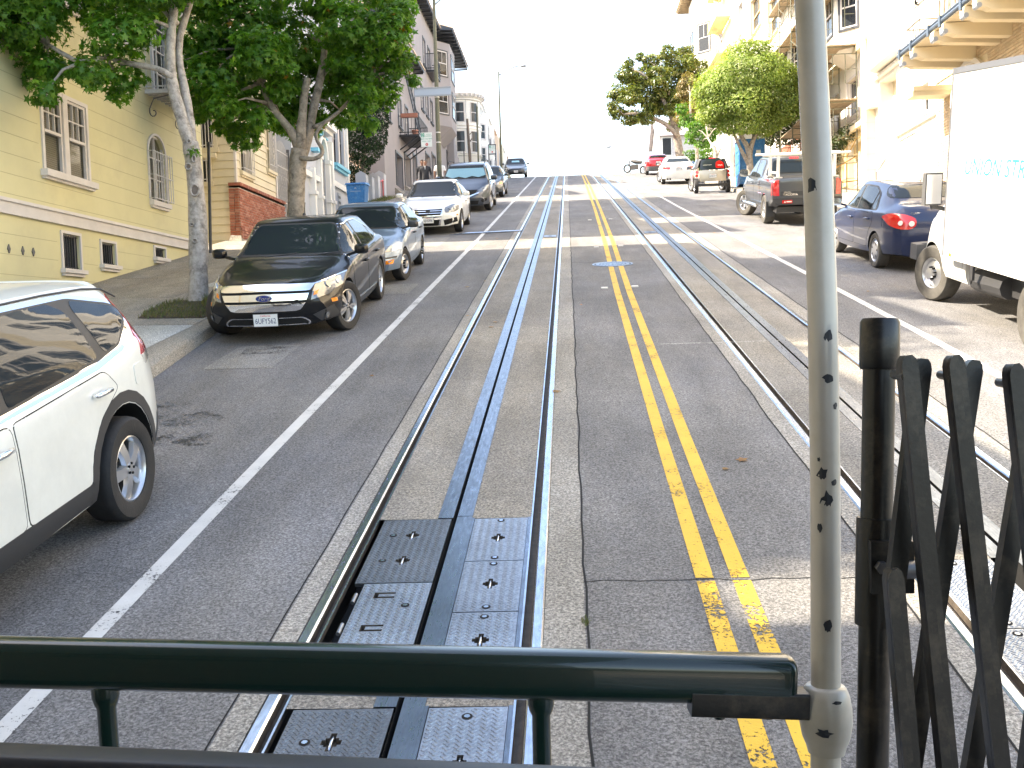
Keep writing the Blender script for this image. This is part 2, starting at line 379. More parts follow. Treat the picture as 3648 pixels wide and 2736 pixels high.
strip(b, RX0 - 0.3, -1.52, Y0, Y1); strip(b, 0.03, 1.66, Y0, Y1); strip(b, 3.20, RX1 + 0.2, Y0, Y1)
struct(b.make('road', 'asphalt'))
# repaired rectangles of asphalt
b = B()
for x0, x1, y0, y1 in ((-4.3, -3.2, 24.6, 27.0), (-4.2, -3.4, 11.1, 12.4), (-3.9, -2.7, 16.6, 17.8)):
    strip(b, x0, x1, y0, y1, 0.004)
struct(b.make('road_patch', 'asphalt_patch'))
def track(name, xc, holes):
    """one cable track: concrete bed with recessed flangeways and slot; holes = [(side, y0, y1)] left out for hatches"""
    e = B(); strip(e, (-1.52 if xc < 1 else 1.66), xc - 0.61, Y0, Y1); strip(e, xc + 0.61, (0.03 if xc < 1 else 3.20), Y0, Y1)
    if xc > 1: pass
    struct(e.make('track_edge', 'edge_concrete'))
    c = B()
    for sd, xa, xb in ((-1, xc - 0.495, xc - 0.112), (1, xc + 0.112, xc + 0.495)):
        segs = sorted([(h[1], h[2]) for h in holes if h[0] == sd]); y = Y0
        for h0, h1 in segs: strip(c, xa, xb, y, h0); y = h1
        strip(c, xa, xb, y, Y1)
    struct(c.make('track_bed', 'track_concrete'))
    v = B()
    for xa, xb, dz in ((xc - 0.545, xc - 0.505, -0.045), (xc + 0.505, xc + 0.545, -0.045)):
        strip(v, xa, xb, Y0, Y1, dz)
        for x in (xa, xb):
            strip(v, x, x + 0.0005, Y0, Y1, dz, 0.0)
    struct(v.make('flangeway', 'rust'))
    v = B(); strip(v, xc - 0.013, xc + 0.013, Y0, Y1, -0.25)
    for x in (xc - 0.013, xc + 0.0125): strip(v, x, x + 0.0005, Y0, Y1, -0.25, 0.0)
    struct(v.make('slot_channel', 'black_void'))
    v = B()
    for h in holes: 
        xa, xb = (xc - 0.495, xc - 0.016) if h[0] < 0 else (xc + 0.112, xc + 0.495)
        strip(v, xa, xb, h[1], h[2], -0.12)
    if holes: struct(v.make('hatch_pit', 'black_void'))
    side = 'left' if xc < 1 else 'right'
    for sd in (-1, 1):
        r = B(); x0 = xc + sd * 0.545; x1 = xc + sd * 0.61
        xs = sorted((x0, x1))
        strip(r, xs[0], xs[0] + 0.012, Y0, Y1, -0.004, 0.006); strip(r, xs[0] + 0.012, xs[1] - 0.012, Y0, Y1, 0.006); strip(r, xs[1] - 0.012, xs[1], Y0, Y1, 0.006, -0.004)
        x2 = xc + sd * 0.495; x3 = xc + sd * 0.505; xs = sorted((x2, x3)); strip(r, xs[0], xs[1], Y0, Y1, 0.003)
        o = r.make('rail', 'rail_steel')
        tag(o, '%s running rail of the %s cable track, shiny steel' % ({-1: 'left', 1: 'right'}[sd], side), 'rail', 'running rails of the two tracks')
    s_ = thing('cable_slot', 'pair of flat steel plates with the narrow slot down the middle of the %s track' % side, 'slot rail', (xc, 0, 0), 'slot rails of the two tracks')
    for sd in (-1, 1):
        r = B(); xs = sorted((xc + sd * 0.013, xc + sd * 0.112))
        segs = sorted([(h[1], h[2]) for h in holes if h[0] == sd]); 
        if sd > 0: segs = []
        y = Y0; yl = []
        for h0, h1 in segs: yl.append((y, h0)); y = h1
        yl.append((y, Y1))
        for (ya, yb) in yl:
            # steel in lengths with tiny joints
            q = ya
            while q < yb:
                w = min(yb, q + 9.1); strip(r, xs[0], xs[1], q + 0.004, w - 0.004, 0.004); q = w
        r.make('slot_plate', 'slot_steel', s_)
    return s_
holesL = [(-1, 4.62, 6.37), (1, 4.42, 6.37), (-1, 2.2, 4.17), (1, 2.2, 4.18)]
slotL = track('t', -0.785, holesL)
track('t', 2.405, [(-1, 3.2, 5.62)])
# ---- painted lines
def line(name, pts, w, m, dz=0.004, kind=True):
    b = B()
    def xf(y):
        for (ya, xa), (yb, xb) in zip(pts, pts[1:]):
            if y <= yb: return xa + (xb - xa) * (y - ya) / (yb - ya)
        return pts[-1][1]
    strip(b, lambda y: xf(y) - w / 2, lambda y: xf(y) + w / 2, pts[0][0], pts[-1][0], dz)
    # the paint sits a little ragged
    return struct(b.make(name, m))
YL = [(-10, 0.77), (0, 0.78), (9, 0.795), (17, 0.85), (24, 0.95), (37, 1.06), (60, 1.16), (100, 1.25)]
for dx_ in (-0.095, 0.098):
    line('yellow_line', [(y, x + dx_) for y, x in YL if y < 1] + [(5.38, .785 + dx_)], 0.098, 'yellow_paint'); line('yellow_line', [(5.42, .785 + dx_)] + [(y, x + dx_) for y, x in YL if y > 6], 0.098, 'yellow_paint_sound')
line('white_line', [(-10, -2.47), (8, -2.46), (16, -2.42), (26, -2.36), (80, -2.35), (100, -2.35)], 0.105, 'white_paint')
line('white_line', [(-10, 3.95), (10, 4.10), (14, 4.10), (21, 4.02), (36, 3.90), (80, 3.9), (100, 3.9)], 0.11, 'white_paint')
b = B(); rs5 = random.Random(9)
for cx_, cy_, wx, wy in ((-3.55, 8.95, .42, .35), (-3.3, 8.35, .35, .3), (-3.9, 9.5, .25, .2), (-3.75, 12.1, .5, .35)):
    n = 14; c = (cx_, cy_, prof(cy_) + .0055); pts_ = []
    for k in range(n): a_ = 6.2832 * k / n; m_ = .6 + .5 * rs5.random(); yy = cy_ + wy * m_ * math.sin(a_); pts_.append((cx_ + wx * m_ * math.cos(a_), yy, prof(yy) + .0055))
    b.add(pts_ + [c], [(k, (k + 1) % n, n) for k in range(n)])
struct(b.make('oil_stain', 'stain'))
# cracks: thin sealed joints running across
def crack(pts, w=0.018, m='black_void'):
    b = B()
    for (x0, y0), (x1, y1) in zip(pts, pts[1:]):
        d = Vector((x1 - x0, y1 - y0, 0)).normalized() * 1.0; n = Vector((-d.y, d.x, 0)) * w / 2
        q = [Vector((x0, y0, prof(y0) + 0.003)) - n, Vector((x1, y1, prof(y1) + 0.003)) - n, Vector((x1, y1, prof(y1) + 0.003)) + n, Vector((x0, y0, prof(y0) + 0.003)) + n]
        for p in q: p.z = prof(p.y) + 0.003
        b.add(q, [(0, 1, 2, 3)])
    return b
def wobble(x0, x1, y, n, a, sd):
    r = random.Random(sd); return [(x0 + (x1 - x0) * i / n, y + r.uniform(-a, a)) for i in range(n + 1)]
b = B()
for x0, x1, y, n, a, sd, w in ((0.03, 1.66, 5.40, 16, 0.015, 1, 0.007), (0.03, 1.66, 20.15, 14, 0.05, 2, 0.02), (0.03, 1.66, 26.0, 10, 0.03, 6, 0.015)):
    c = crack(wobble(x0, x1, y, n, a, sd), w); b.add(c.v, c.f)
rr = random.Random(5)
for x in (0.035, 1.655):
    c = crack([(x + rr.uniform(-0.008, 0.012), 2 + i * 0.33) for i in range(120)], 0.012); b.add(c.v, c.f)
c = crack([(3.21 + rr.uniform(-0.01, 0.01), 6 + i * 0.5) for i in range(70)], 0.012); b.add(c.v, c.f)
c = crack([(-1.53 + rr.uniform(-0.006, 0.006), 2 + i * 0.5) for i in range(60)], 0.008); b.add(c.v, c.f)
struct(b.make('road_crack', 'black_void'))
b = B(); c = crack(wobble(1.03, 2.6, 11.8, 14, 0.02, 3), 0.02); b.add(c.v, c.f); struct(b.make('road_joint', 'pavement_new'))
# ---- pavements: slabs laid between kerb and houses
def side_z(x, left):
    return 0.15 + 0.02 * (abs(x - (-4.9)) if left else abs(x - 7.2))
def pavement(left, rows, y0, y1, slab):
    b = B()
    xa, xb = (-8.95, -5.1) if left else (7.4, 11.2)
    strip(b, xa, xb, -30, 400, side_z(xa, left) - 0.012, side_z(xb, left) - 0.012)
    base = struct(b.make('pavement', 'pavement'))
    b = B()
    if left:
        strip(b, -9.2, -8.95, -30, 400, side_z(-8.95, 1) - 0.012)
    n = len(rows) - 1
    mid = {}
    for k in range(int((y1 - y0) / slab)):
        for j in range(n):
            x0, x1 = rows[j] + 0.004, rows[j + 1] - 0.004; ya = y0 + k * slab + 0.004; yb = ya + slab - 0.008
            new = left and ((j >= 1 and ya < 13.2) or (j == n - 1 and ya < 13.2) or (j == n - 2 and 11.5 < ya < 12.6) or (j == n - 1 and 16.4 < ya < 17.5))
            key = (j, new)
            if key not in mid:
                q = B(); L = yb - ya; za, zb = side_z(x0, left), side_z(x1, left); dz = SLOPE * L
                q.add([(x0, 0, za), (x1, 0, zb), (x1, L, zb + dz), (x0, L, za + dz), (x0, 0, za - .012), (x1, 0, zb - .012), (x1, L, zb + dz - .012), (x0, L, za + dz - .012)],
                      [(0, 1, 2, 3), (4, 5, 1, 0), (5, 6, 2, 1), (6, 7, 3, 2), (7, 4, 0, 3)])
                mid[key] = q.mesh('paving_slab', 'pavement_new' if new else 'pavement')
            link('paving_slab', mid[key], base, loc=(0, ya, prof(ya) + rnd.uniform(-0.002, 0.003)))
    return base
pavement(True, [-8.93, -7.66, -6.38, -5.10], 7.0, 47.0, 1.25)
pavement(False, [7.42, 9.3, 11.18], 8.0, 50.0, 1.9)
def kerb(left, y0, y1):
    b = B(); ys = [y for y in ysteps(-30, 400, [10, 10.5, 11, 11.5, 12, 12.5, 13, 13.5, 14])]
    xo = (lambda y: kerb_x(y)) if left else (lambda y: 7.2)
    xi = (lambda y: -5.10) if left else (lambda y: 7.42)
    o = 0
    for y in ys:
        z = prof(y); a, c = xo(y), xi(y); s_ = 1 if left else -1
        b.v += [(a, y, z - 0.1), (a - s_ * 0.015, y, z + 0.125), (a - s_ * 0.04, y, z + 0.15), (c, y, z + 0.152), (c, y, z + 0.1)]
    for i in range(len(ys) - 1):
        for j in range(4): b.f.append((i * 5 + j, i * 5 + j + 1, (i + 1) * 5 + j + 1, (i + 1) * 5 + j)); b.m.append(0)
    return struct(b.make('kerb', 'kerb', smooth=60))
kerb(True, 0, 0); kerb(False, 0, 0)
# ---- cover plates over the cable conduit (diamond plate)
def up(y, x, h=0.0): return Vector((x, y, prof(y) + h))
ax_u = Vector((0, 1, SLOPE)).normalized()
nrm = Vector((0, -SLOPE, 1)).normalized()
def plate(label, x0, x1, y0, y1, m, holes=(), bolts=(), skew=0.0, slots=(), group='diamond plate hatches over the cable conduit', hinge=False):
    t = thing('hatch_plate', label, 'hatch', (x0, y0, prof(y0)), group)
    S = math.sqrt(1 + SLOPE * SLOPE)
    def F(u, v, h):  # u = x offset, v = y offset
        y = y0 + v + skew * u; return tuple(Vector((x0 + u, y, prof(y))) + nrm * h)
    b = B(); W = x1 - x0; L = y1 - y0
    # plate face with openings left out (grid of cells)
    ops = []
    for (u, v) in holes:
        ops += [(u - 0.013, u + 0.013, v - 0.062, v + 0.062), (u - 0.028, u - 0.013, v - 0.032, v + 0.028), (u + 0.013, u + 0.028, v - 0.032, v + 0.028), (u - 0.042, u - 0.028, v - 0.018, v + 0.014), (u + 0.028, u + 0.042, v - 0.018, v + 0.014)]
    for (u, v) in slots:
        ops += [(u - 0.005, u + 0.085, v - 0.030, v - 0.012), (u - 0.005, u + 0.085, v + 0.020, v + 0.038), (u - 0.03, u - 0.005, v - 0.030, v + 0.038)]
    us = sorted(set([0, W] + [o[0] for o in ops] + [o[1] for o in ops])); vs = sorted(set([0, L] + [o[2] for o in ops] + [o[3] for o in ops]))
    def inside(u, v): return any(o[0] < u < o[1] and o[2] < v < o[3] for o in ops)
    for i in range(len(us) - 1):
        for j in range(len(vs) - 1):
            um, vm = (us[i] + us[i + 1]) / 2, (vs[j] + vs[j + 1]) / 2
            if not inside(um, vm):
                b.add([F(us[i], vs[j], 0), F(us[i + 1], vs[j], 0), F(us[i + 1], vs[j + 1], 0), F(us[i], vs[j + 1], 0)], [(0, 1, 2, 3)])
            else:
                b.add([F(us[i], vs[j], -.03), F(us[i + 1], vs[j], -.03), F(us[i + 1], vs[j + 1], -.03), F(us[i], vs[j + 1], -.03)], [(0, 1, 2, 3)], 1)
                for (p, q, ui, vi) in (((us[i], vs[j]), (us[i + 1], vs[j]), um, vs[j] - .003), ((us[i + 1], vs[j]), (us[i + 1], vs[j + 1]), us[i + 1] + .003, vm), ((us[i + 1], vs[j + 1]), (us[i], vs[j + 1]), um, vs[j + 1] + .003), ((us[i], vs[j + 1]), (us[i], vs[j]), us[i] - .003, vm)):
                    if not inside(ui, vi): b.add([F(*p, 0), F(*q, 0), F(*q, -.03), F(*p, -.03)], [(0, 1, 2, 3)], 1)
    for p, q in (((0, 0), (W, 0)), ((W, 0), (W, L)), ((W, L), (0, L)), ((0, L), (0, 0))):
        b.add([F(*p, -.02), F(*q, -.02), F(*q, 0), F(*p, 0)], [(0, 1, 2, 3)])
    b.make('plate', [m, 'rust'], t)
    # raised tread lugs
    tr = B(); st = 0.0235; k = 0; v = st * 0.7
    while v < L - 0.012:
        u = st * (0.6 + 0.5 * (k % 2)); j = 0
        while u < W - 0.012:
            if not inside(u, v) and not any(o[0] - .008 < u < o[1] + .008 and o[2] - .008 < v < o[3] + .008 for o in ops) and not any((u - p) ** 2 + (v - q) ** 2 < .0009 for p, q in bolts):
                s_ = 1 if (k + j) % 2 else -1
                a = Vector((0.75 * s_, 0.62)).normalized() * 0.0115; c = Vector((-a.y, a.x)).normalized() * 0.0035
                pts = [(u - a.x, v - a.y), (u + c.x, v + c.y), (u + a.x, v + a.y), (u - c.x, v - c.y)]
                tr.add([F(p[0], p[1], 0.0) for p in pts] + [F(u + (p[0] - u) * .55, v + (p[1] - v) * .55, 0.0028) for p in pts], [(4, 5, 6, 7), (0, 1, 5, 4), (1, 2, 6, 5), (2, 3, 7, 6), (3, 0, 4, 7)])
            u += st; j += 1
        v += st * 0.62; k += 1
    stuff(tr.make('tread', m, t))
    for (u, v) in holes:
        h = B(); h.tube([F(u, v - 0.05, -.02), F(u, v - 0.04, -.006), F(u, v, .002), F(u, v + 0.04, -.006), F(u, v + 0.05, -.02)], 0.0065, 8); h.make('lift_handle', 'rail_steel', t, 180)
    for (u, v) in bolts:
        c = Vector(F(u, v, 0.0016)); a = Vector((1, 0, 0)); d = ax_u
        q = B(); n = 14
        q.add([c + a * .024 * math.cos(6.283 * i / n) + d * .024 * math.sin(6.283 * i / n) for i in range(n)], [tuple(range(n))], 1)
        c2 = c + nrm * .001
        q.add([c2 + a * .013 * math.cos(6.283 * i / n) + d * .013 * math.sin(6.283 * i / n) + nrm * .001 for i in range(n)], [tuple(range(n))], 0)
        q.make('bolt', ['rail_steel', 'black_void'], t)
    if hinge:
        for v in (0.16, 0.50):
            q = B(); q.tube([F(-0.018, v - .05, .004), F(-0.018, v + .05, .004)], 0.011, 8); q.make('hinge', 'plate_steel', t, 60)
    return t
XL = -0.785
plate('dark diamond plate hatch left of the slot with two round bolts and two lifting handles', XL - 0.458, XL - 0.022, 5.42, 6.36, 'plate_dark', [(0.22, 0.30), (0.22, 0.68)], [(0.10, 0.30), (0.10, 0.68)], 0.02)
plate('hinged diamond plate hatch left of the slot with two U shaped cuts', XL - 0.40, XL - 0.022, 4.72, 5.41, 'plate_steel', [], [(0.27, 0.42)], 0.02, [(0.11, 0.17), (0.11, 0.54)], hinge=True)
plate('narrow strip of dark diamond plate just below the hinged hatch', XL - 0.458, XL - 0.022, 4.62, 4.71, 'plate_dark', [], [], 0.02)
plate('dark diamond plate hatch left of the slot, lowest one behind the green rail', XL - 0.458, XL - 0.022, 3.2, 4.16, 'plate_dark', [(0.22, 0.72)], [(0.11, 0.72)], 0.02)
plate('dark diamond plate hatch left of the slot, under the cable car nose', XL - 0.458, XL - 0.022, 2.2, 3.18, 'plate_dark', [(0.22, 0.72)], [(0.11, 0.72)], 0.02)
plate('bright diamond plate hatch right of the slot, the highest of its row', XL + 0.132, XL + 0.472, 5.70, 6.36, 'plate_steel', [(0.17, 0.34)], [(0.17, 0.62), (0.17, 0.04)], 0.02)
plate('bright diamond plate hatch right of the slot, middle one of three', XL + 0.132, XL + 0.472, 5.06, 5.69, 'plate_steel', [(0.17, 0.33)], [(0.17, 0.59), (0.17, 0.05)], 0.02)
plate('bright diamond plate hatch right of the slot, its lower edge hidden by the green rail', XL + 0.132, XL + 0.472, 4.43, 5.05, 'plate_steel', [(0.17, 0.33)], [(0.17, 0.57)], 0.02)
plate('bright diamond plate hatch right of the slot, seen below the green rail', XL + 0.132, XL + 0.472, 3.35, 4.17, 'plate_steel', [(0.17, 0.42)], [(0.17, 0.75)], 0.02)
plate('bright diamond plate hatch right of the slot, at the bottom edge', XL + 0.132, XL + 0.472, 2.4, 3.34, 'plate_steel', [(0.17, 0.42)], [(0.17, 0.75)], 0.02)
for k, nm in enumerate(('highest', 'middle', 'lowest')): plate('bright diamond plate hatch in the right track, %s one seen through the folding gate' % nm, 2.405 - 0.49, 2.405 - 0.116, 5.61 - .8 * (k + 1) + .01, 5.61 - .8 * k, 'plate_steel', [(0.15, 0.42)], [(0.15, 0.74), (0.15, 0.05)], 0.02)
b = B()
for y0, y1 in ((4.42, 6.37), (2.2, 4.18)):
    strip(b, XL + 0.1125, XL + 0.129, y0, y1, 0.004); strip(b, XL + 0.475, XL + 0.4945, y0, y1, 0.004)
b.make('edge_strip', 'slot_steel', slotL)
# ribs visible down in the slot beside the hinged hatch
# ---- manhole, small covers, raised pavement markers
def disc(name, x, y, r, label, cat, m='plate_steel'):
    t = thing(name, label, cat, (x, y, prof(y)))
    b = B(); n = 40
    def P(a, rr, h): return Vector((x, y, prof(y))) + Vector((1, 0, 0)) * rr * math.cos(a) + ax_u * rr * math.sin(a) + nrm * h
    prof_ = [(r, 0.0), (r, 0.008), (r * .9, 0.008), (r * .89, 0.003), (r * .84, 0.003), (r * .83, 0.009), (0.02, 0.009)]
    for rr, h in prof_:
        for j in range(n): b.v.append(tuple(P(6.2832 * j / n, rr, h)))
    for i in range(len(prof_) - 1):
        for j in range(n): b.f.append((i * n + j, i * n + (j + 1) % n, (i + 1) * n + (j + 1) % n, (i + 1) * n + j)); b.m.append(1 if i == 3 else 0)
    b.make('cover', [m, 'black_void'], t)
    q = B()
    for ring, cnt in ((0.30, 8), (0.48, 14), (0.64, 20)):
        for j in range(cnt):
            a = 6.2832 * j / cnt; c = P(a, r * ring, 0.0102); w = r * 0.055
            q.add([c + Vector((1, 0, 0)) * w * math.cos(k * 1.5708 + .785) + ax_u * w * math.sin(k * 1.5708 + .785) for k in range(4)], [(0, 1, 2, 3)])
    stuff(q.make('cover_holes', 'black_void', t))
    return t
disc('manhole_cover', 0.84, 19.72, 0.40, 'round cast iron manhole cover on the double yellow line', 'manhole cover', 'slot_steel')
def cover(x0, x1, y, w, label):
    b = B(); strip(b, x0, x1, y, y + w, 0.008); 
    o = b.make('conduit_cover', 'slot_steel'); tag(o, label, 'cover plate', 'small steel covers across the tracks'); 
    q = B(); strip(q, x0 + .12, x1 - .12, y + w * .3, y + w * .6, 0.0095); q.make('cover_slot', 'black_void', o)
cover(XL + 0.14, XL + 0.455, 26.0, 0.42, 'small steel cover right of the slot in the left track')
cover(2.405 - 0.45, 2.405 - 0.14, 26.1, 0.42, 'small steel cover left of the slot in the right track')
for x, y in ((0.56, 16.5), (1.06, 16.55), (0.62, 23.0), (1.18, 23.1), (0.66, 31.2), (1.30, 31.3)):
    b = B(); c = up(y, x)
    b.obox(c + nrm * 0.008, (0.055, 0, 0), ax_u * 0.05, nrm * 0.009)
    tag(b.make('road_marker', 'white_paint' if 0 else 'door_white'), '%s of the double yellow line, %s' % ('raised ceramic marker left' if x < .9 else 'raised ceramic marker right', {16: 'nearest pair', 23: 'middle pair', 31: 'farthest pair'}[int(y)]), 'road marker', 'raised markers along the yellow lines')
# flattened metallic sunshade-like litter on the left lane line
b = B(); c = up(27.9, -2.35)
pts = [(-0.95, -0.28), (-0.55, -0.30), (0.2, -0.16), (0.85, -0.06), (1.05, 0.12), (0.95, 0.16), (0.1, 0.06), (-0.45, 0.02), (-0.5, -0.10), (-0.9, -0.18)]
b.prism(pts, lambda u, v, t: tuple(c + Vector((1, 0, 0)) * u + ax_u * v + nrm * (t + 0.01 * math.sin(u * 9))), 0.004, 0.03)
tag(b.make('litter', 'rail_steel'), 'crumpled silvery sheet lying across the left white line', 'litter')
# fallen leaves on the road
LEAFQ = [(0, -1), (.35, -.45), (.95, -.35), (.5, .05), (.6, .7), (.12, .45), (0, 1), (-.12, .45), (-.6, .7), (-.5, .05), (-.95, -.35), (-.35, -.45)]
for i in range(18):
    x, y = (rnd.uniform(-3.0, 4.8), rnd.uniform(6.8, 30)); 
    if -1.5 < x < 0.1 and y < 8: continue
    b = B(); a = rnd.uniform(0, 6.28); s_ = rnd.uniform(.03, .055); c = up(y, x)
    b.add([c + Vector((1, 0, 0)) * s_ * (p * math.cos(a) - q * math.sin(a)) + ax_u * s_ * (p * math.sin(a) + q * math.cos(a)) + nrm * (.006 + .006 * rnd.random()) for p, q in LEAFQ], [tuple(range(12))])
    tag(b.make('fallen_leaf', 'leaf_orange'), 'small dry orange leaf fallen %s' % ('on the asphalt between the left cars and the white line' if x < -2.5 else 'between the white line and the left track' if x < -1.5 else 'on the concrete of the left track' if x < .03 else 'beside the double yellow lines' if x < 1.6 else 'on the right track' if x < 3.2 else 'beside the right white line'), 'leaf', 'fallen leaves on the road')
# ------------------------------------------------------------------ buildings
def fb(b, s, X, y0, y1, z0, z1, d0, d1, m=0):
    """box on a facade at x=X facing s; d = distance out from the facade"""
    return b.box(X + s * d0, X + s * d1, y0, y1, z0, z1, m)
def holes_wall(b, fn, u0, u1, v0, v1, ops, depth, m=0):
    """wall sheet fn(u,v,d)->3D with rectangular openings and reveals of the given depth"""
    us = sorted(set([u0, u1] + [o[0] for o in ops] + [o[1] for o in ops])); vs = sorted(set([v0, v1] + [o[2] for o in ops] + [o[3] for o in ops]))
    us = [u for u in us if u0 <= u <= u1]; vs = [v for v in vs if v0 <= v <= v1]
    for i in range(len(us) - 1):
        for j in range(len(vs) - 1):
            um, vm = (us[i] + us[i + 1]) / 2, (vs[j] + vs[j + 1]) / 2
            if any(o[0] < um < o[1] and o[2] < vm < o[3] for o in ops): continue
            b.add([fn(us[i], vs[j], 0), fn(us[i + 1], vs[j], 0), fn(us[i + 1], vs[j + 1], 0), fn(us[i], vs[j + 1], 0)], [(0, 1, 2, 3)], m)
    for o in ops:
        c = [(o[0], o[2]), (o[1], o[2]), (o[1], o[3]), (o[0], o[3])]
        for k in range(4):
            p, q = c[k], c[(k + 1) % 4]
            b.add([fn(*p, 0), fn(*q, 0), fn(*q, -depth), fn(*p, -depth)], [(0, 1, 2, 3)], m)
def bbox_house(name, label, s, X, y0, y1, zb, zr, depth, ops, m, reveal=0.16, cat='building', roof='roof_dark', extra=None, back=True):
    t = thing(name, label, cat, (X, (y0 + y1) / 2, prof((y0 + y1) / 2)))
    b = B(); fn = lambda u, v, d: (X + s * d, u, v)
    holes_wall(b, fn, y0, y1, zb, zr, ops, reveal)
    xb = X - s * depth
    for y in (y0, y1): b.add([(X, y, zb), (xb, y, zb), (xb, y, zr), (X, y, zr)], [(0, 1, 2, 3)])
    b.add([(xb, y0, zb), (xb, y1, zb), (xb, y1, zr), (xb, y0, zr)], [(0, 1, 2, 3)])
    # dark rooms behind the openings
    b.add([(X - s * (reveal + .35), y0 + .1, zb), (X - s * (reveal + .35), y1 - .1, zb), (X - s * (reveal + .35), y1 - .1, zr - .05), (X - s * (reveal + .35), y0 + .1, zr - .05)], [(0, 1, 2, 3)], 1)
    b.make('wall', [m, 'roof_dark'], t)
    r = B(); r.box(min(X, xb), max(X, xb), y0, y1, zr, zr + 0.12); r.make('roof', roof, t)
    return t
def window(t, s, X, y0, y1, z0, z1, rv=0.16, fm='trim_white', sash=True, grid=(1, 1), lower=None, casing=0.09, sill=0.10, blind=None, glass='window_glass', sillm=None, casem=None, name='window', fr=0.045):
    """frame set in the reveal, sashes, panes, casing boards and sill; returns the frame part"""
    b = B()
    if casing:
        c = casing
        fb(b, s, X, y0 - c, y0, z0, z1 + c, 0.002, 0.03, 1); fb(b, s, X, y1, y1 + c, z0, z1 + c, 0.002, 0.03, 1); fb(b, s, X, y0, y1, z1, z1 + c, 0.002, 0.03, 1)
    d0, d1 = -rv + 0.01, -rv + 0.07
    fb(b, s, X, y0, y0 + fr, z0, z1, d0, d1); fb(b, s, X, y1 - fr, y1, z0, z1, d0, d1)
    fb(b, s, X, y0 + fr, y1 - fr, z1 - fr, z1, d0, d1); fb(b, s, X, y0 + fr, y1 - fr, z0, z0 + fr, d0, d1)
    zm = z0 + (z1 - z0) * 0.5
    if blind: glass = 'blind_glass'
    if sash: fb(b, s, X, y0 + fr, y1 - fr, zm - 0.025, zm + 0.025, d0, d1 + 0.015)
    def bars(za, zb_, nx, nz):
        for i in range(1, nx): y = y0 + fr + (y1 - y0 - 2 * fr) * i / nx; fb(b, s, X, y - .011, y + .011, za, zb_, d0 + .01, d1 - .005)
        for j in range(1, nz): z = za + (zb_ - za) * j / nz; fb(b, s, X, y0 + fr, y1 - fr, z - .011, z + .011, d0 + .012, d1 - .007)
    if sash: bars(zm + .025, z1 - fr, *grid); 
    else: bars(z0 + fr, z1 - fr, *grid)
    if lower: bars(z0 + fr, zm - .025, *lower)
    f = b.make(name, [fm, casem or fm], t)
    spans = [(z0 + fr, zm - .025), (zm + .025, z1 - fr)] if sash else [(z0 + fr, z1 - fr)]
    for za, zb_ in spans:
        q = B(); fb(q, s, X, y0 + fr, y1 - fr, za, zb_, -rv + .018, -rv + .024); q.make('pane', glass, f)
    if blind:
        q = B(); fb(q, s, X, y0 + .02, y1 - .02, z0, z1, -rv - .03, -rv - .02); q.make('blind', blind, f)
    if sill:
        q = B(); fb(q, s, X, y0 - casing - .04, y1 + casing + .04, z0 - sill, z0, -rv + .01, 0.10); fb(q, s, X, y0 - casing, y1 + casing, z0 - sill - .05, z0 - sill, 0.002, 0.06); q.make('sill', sillm or fm, f)
    return f
def bars(t, s, X, y0, y1, z0, z1, d, n, m, rails=(0.08, 0.92), r=0.008, over=0.0, scroll=False, name='window_bars'):
    b = B()
    for i in range(n):
        y = y0 + (y1 - y0) * (i + .0) / (n - 1); fb(b, s, X, y - r, y + r, z0, z1 + (over if i % 2 else over * .5), d, d + 2 * r)
    for k in rails: z = z0 + (z1 - z0) * k; fb(b, s, X, y0 - .02, y1 + .02, z - r, z + r, d - .002, d + 2 * r + .002)
    for y in (y0, y1):
        for k in rails: z = z0 + (z1 - z0) * k; fb(b, s, X, y - r * .8, y + r * .8, z - r * .8, z + r * .8, 0.0, d)
    if scroll:
        yc = (y0 + y1) / 2
        for k in range(int((z1 - z0) / .2)):
            zc = z0 + .1 + k * .2; pts = [(X + s * (d + .02), yc + .045 * math.cos(a) * (1 if k % 2 else -1), zc + .06 * math.sin(a)) for a in [j * .9 for j in range(6)]]
            b.tube(pts, .006, 5)
    return b.make(name, m, t)
def spandrel(t, s, X, y0, y1, zs, z1, d, m, part='arch_infill', n=12, thick=0.0):
    """wall corners left above a round arch filling a rectangular opening (y0..y1, spring zs, top z1)"""
    b = B(); yc = (y0 + y1) / 2; r = (y1 - y0) / 2; rz = z1 - zs
    for k in range(n):
        a0, a1 = math.pi * k / n, math.pi * (k + 1) / n
        p = [(yc - r * math.cos(a), zs + rz * math.sin(a)) for a in (a0, a1)]
        q = [(p[0][0], z1), (p[1][0], z1)]
        f = [(X + s * dd, u, v) for dd in (d, d - .14) for u, v in (p[0], p[1], q[1], q[0])]
        b.add(f, [(0, 1, 2, 3), (4, 5, 1, 0)])
    return b.make(part, m, t)
def arch_trim(t, s, X, yc, r, rz, zs, w, d0, d1, m, n=16, name='arch_moulding'):
    b = B()
    for k in range(n):
        q = []
        for a in (math.pi * k / n, math.pi * (k + 1) / n):
            for (ra, rb) in ((r, rz), (r + w, rz + w)):
                for d in (d0, d1): q.append((X + s * d, yc - ra * math.cos(a), zs + rb * math.sin(a)))
        b.add(q, [(1, 3, 7, 5), (0, 1, 5, 4), (2, 6, 7, 3)])
    return b.make(name, m, t, 40)
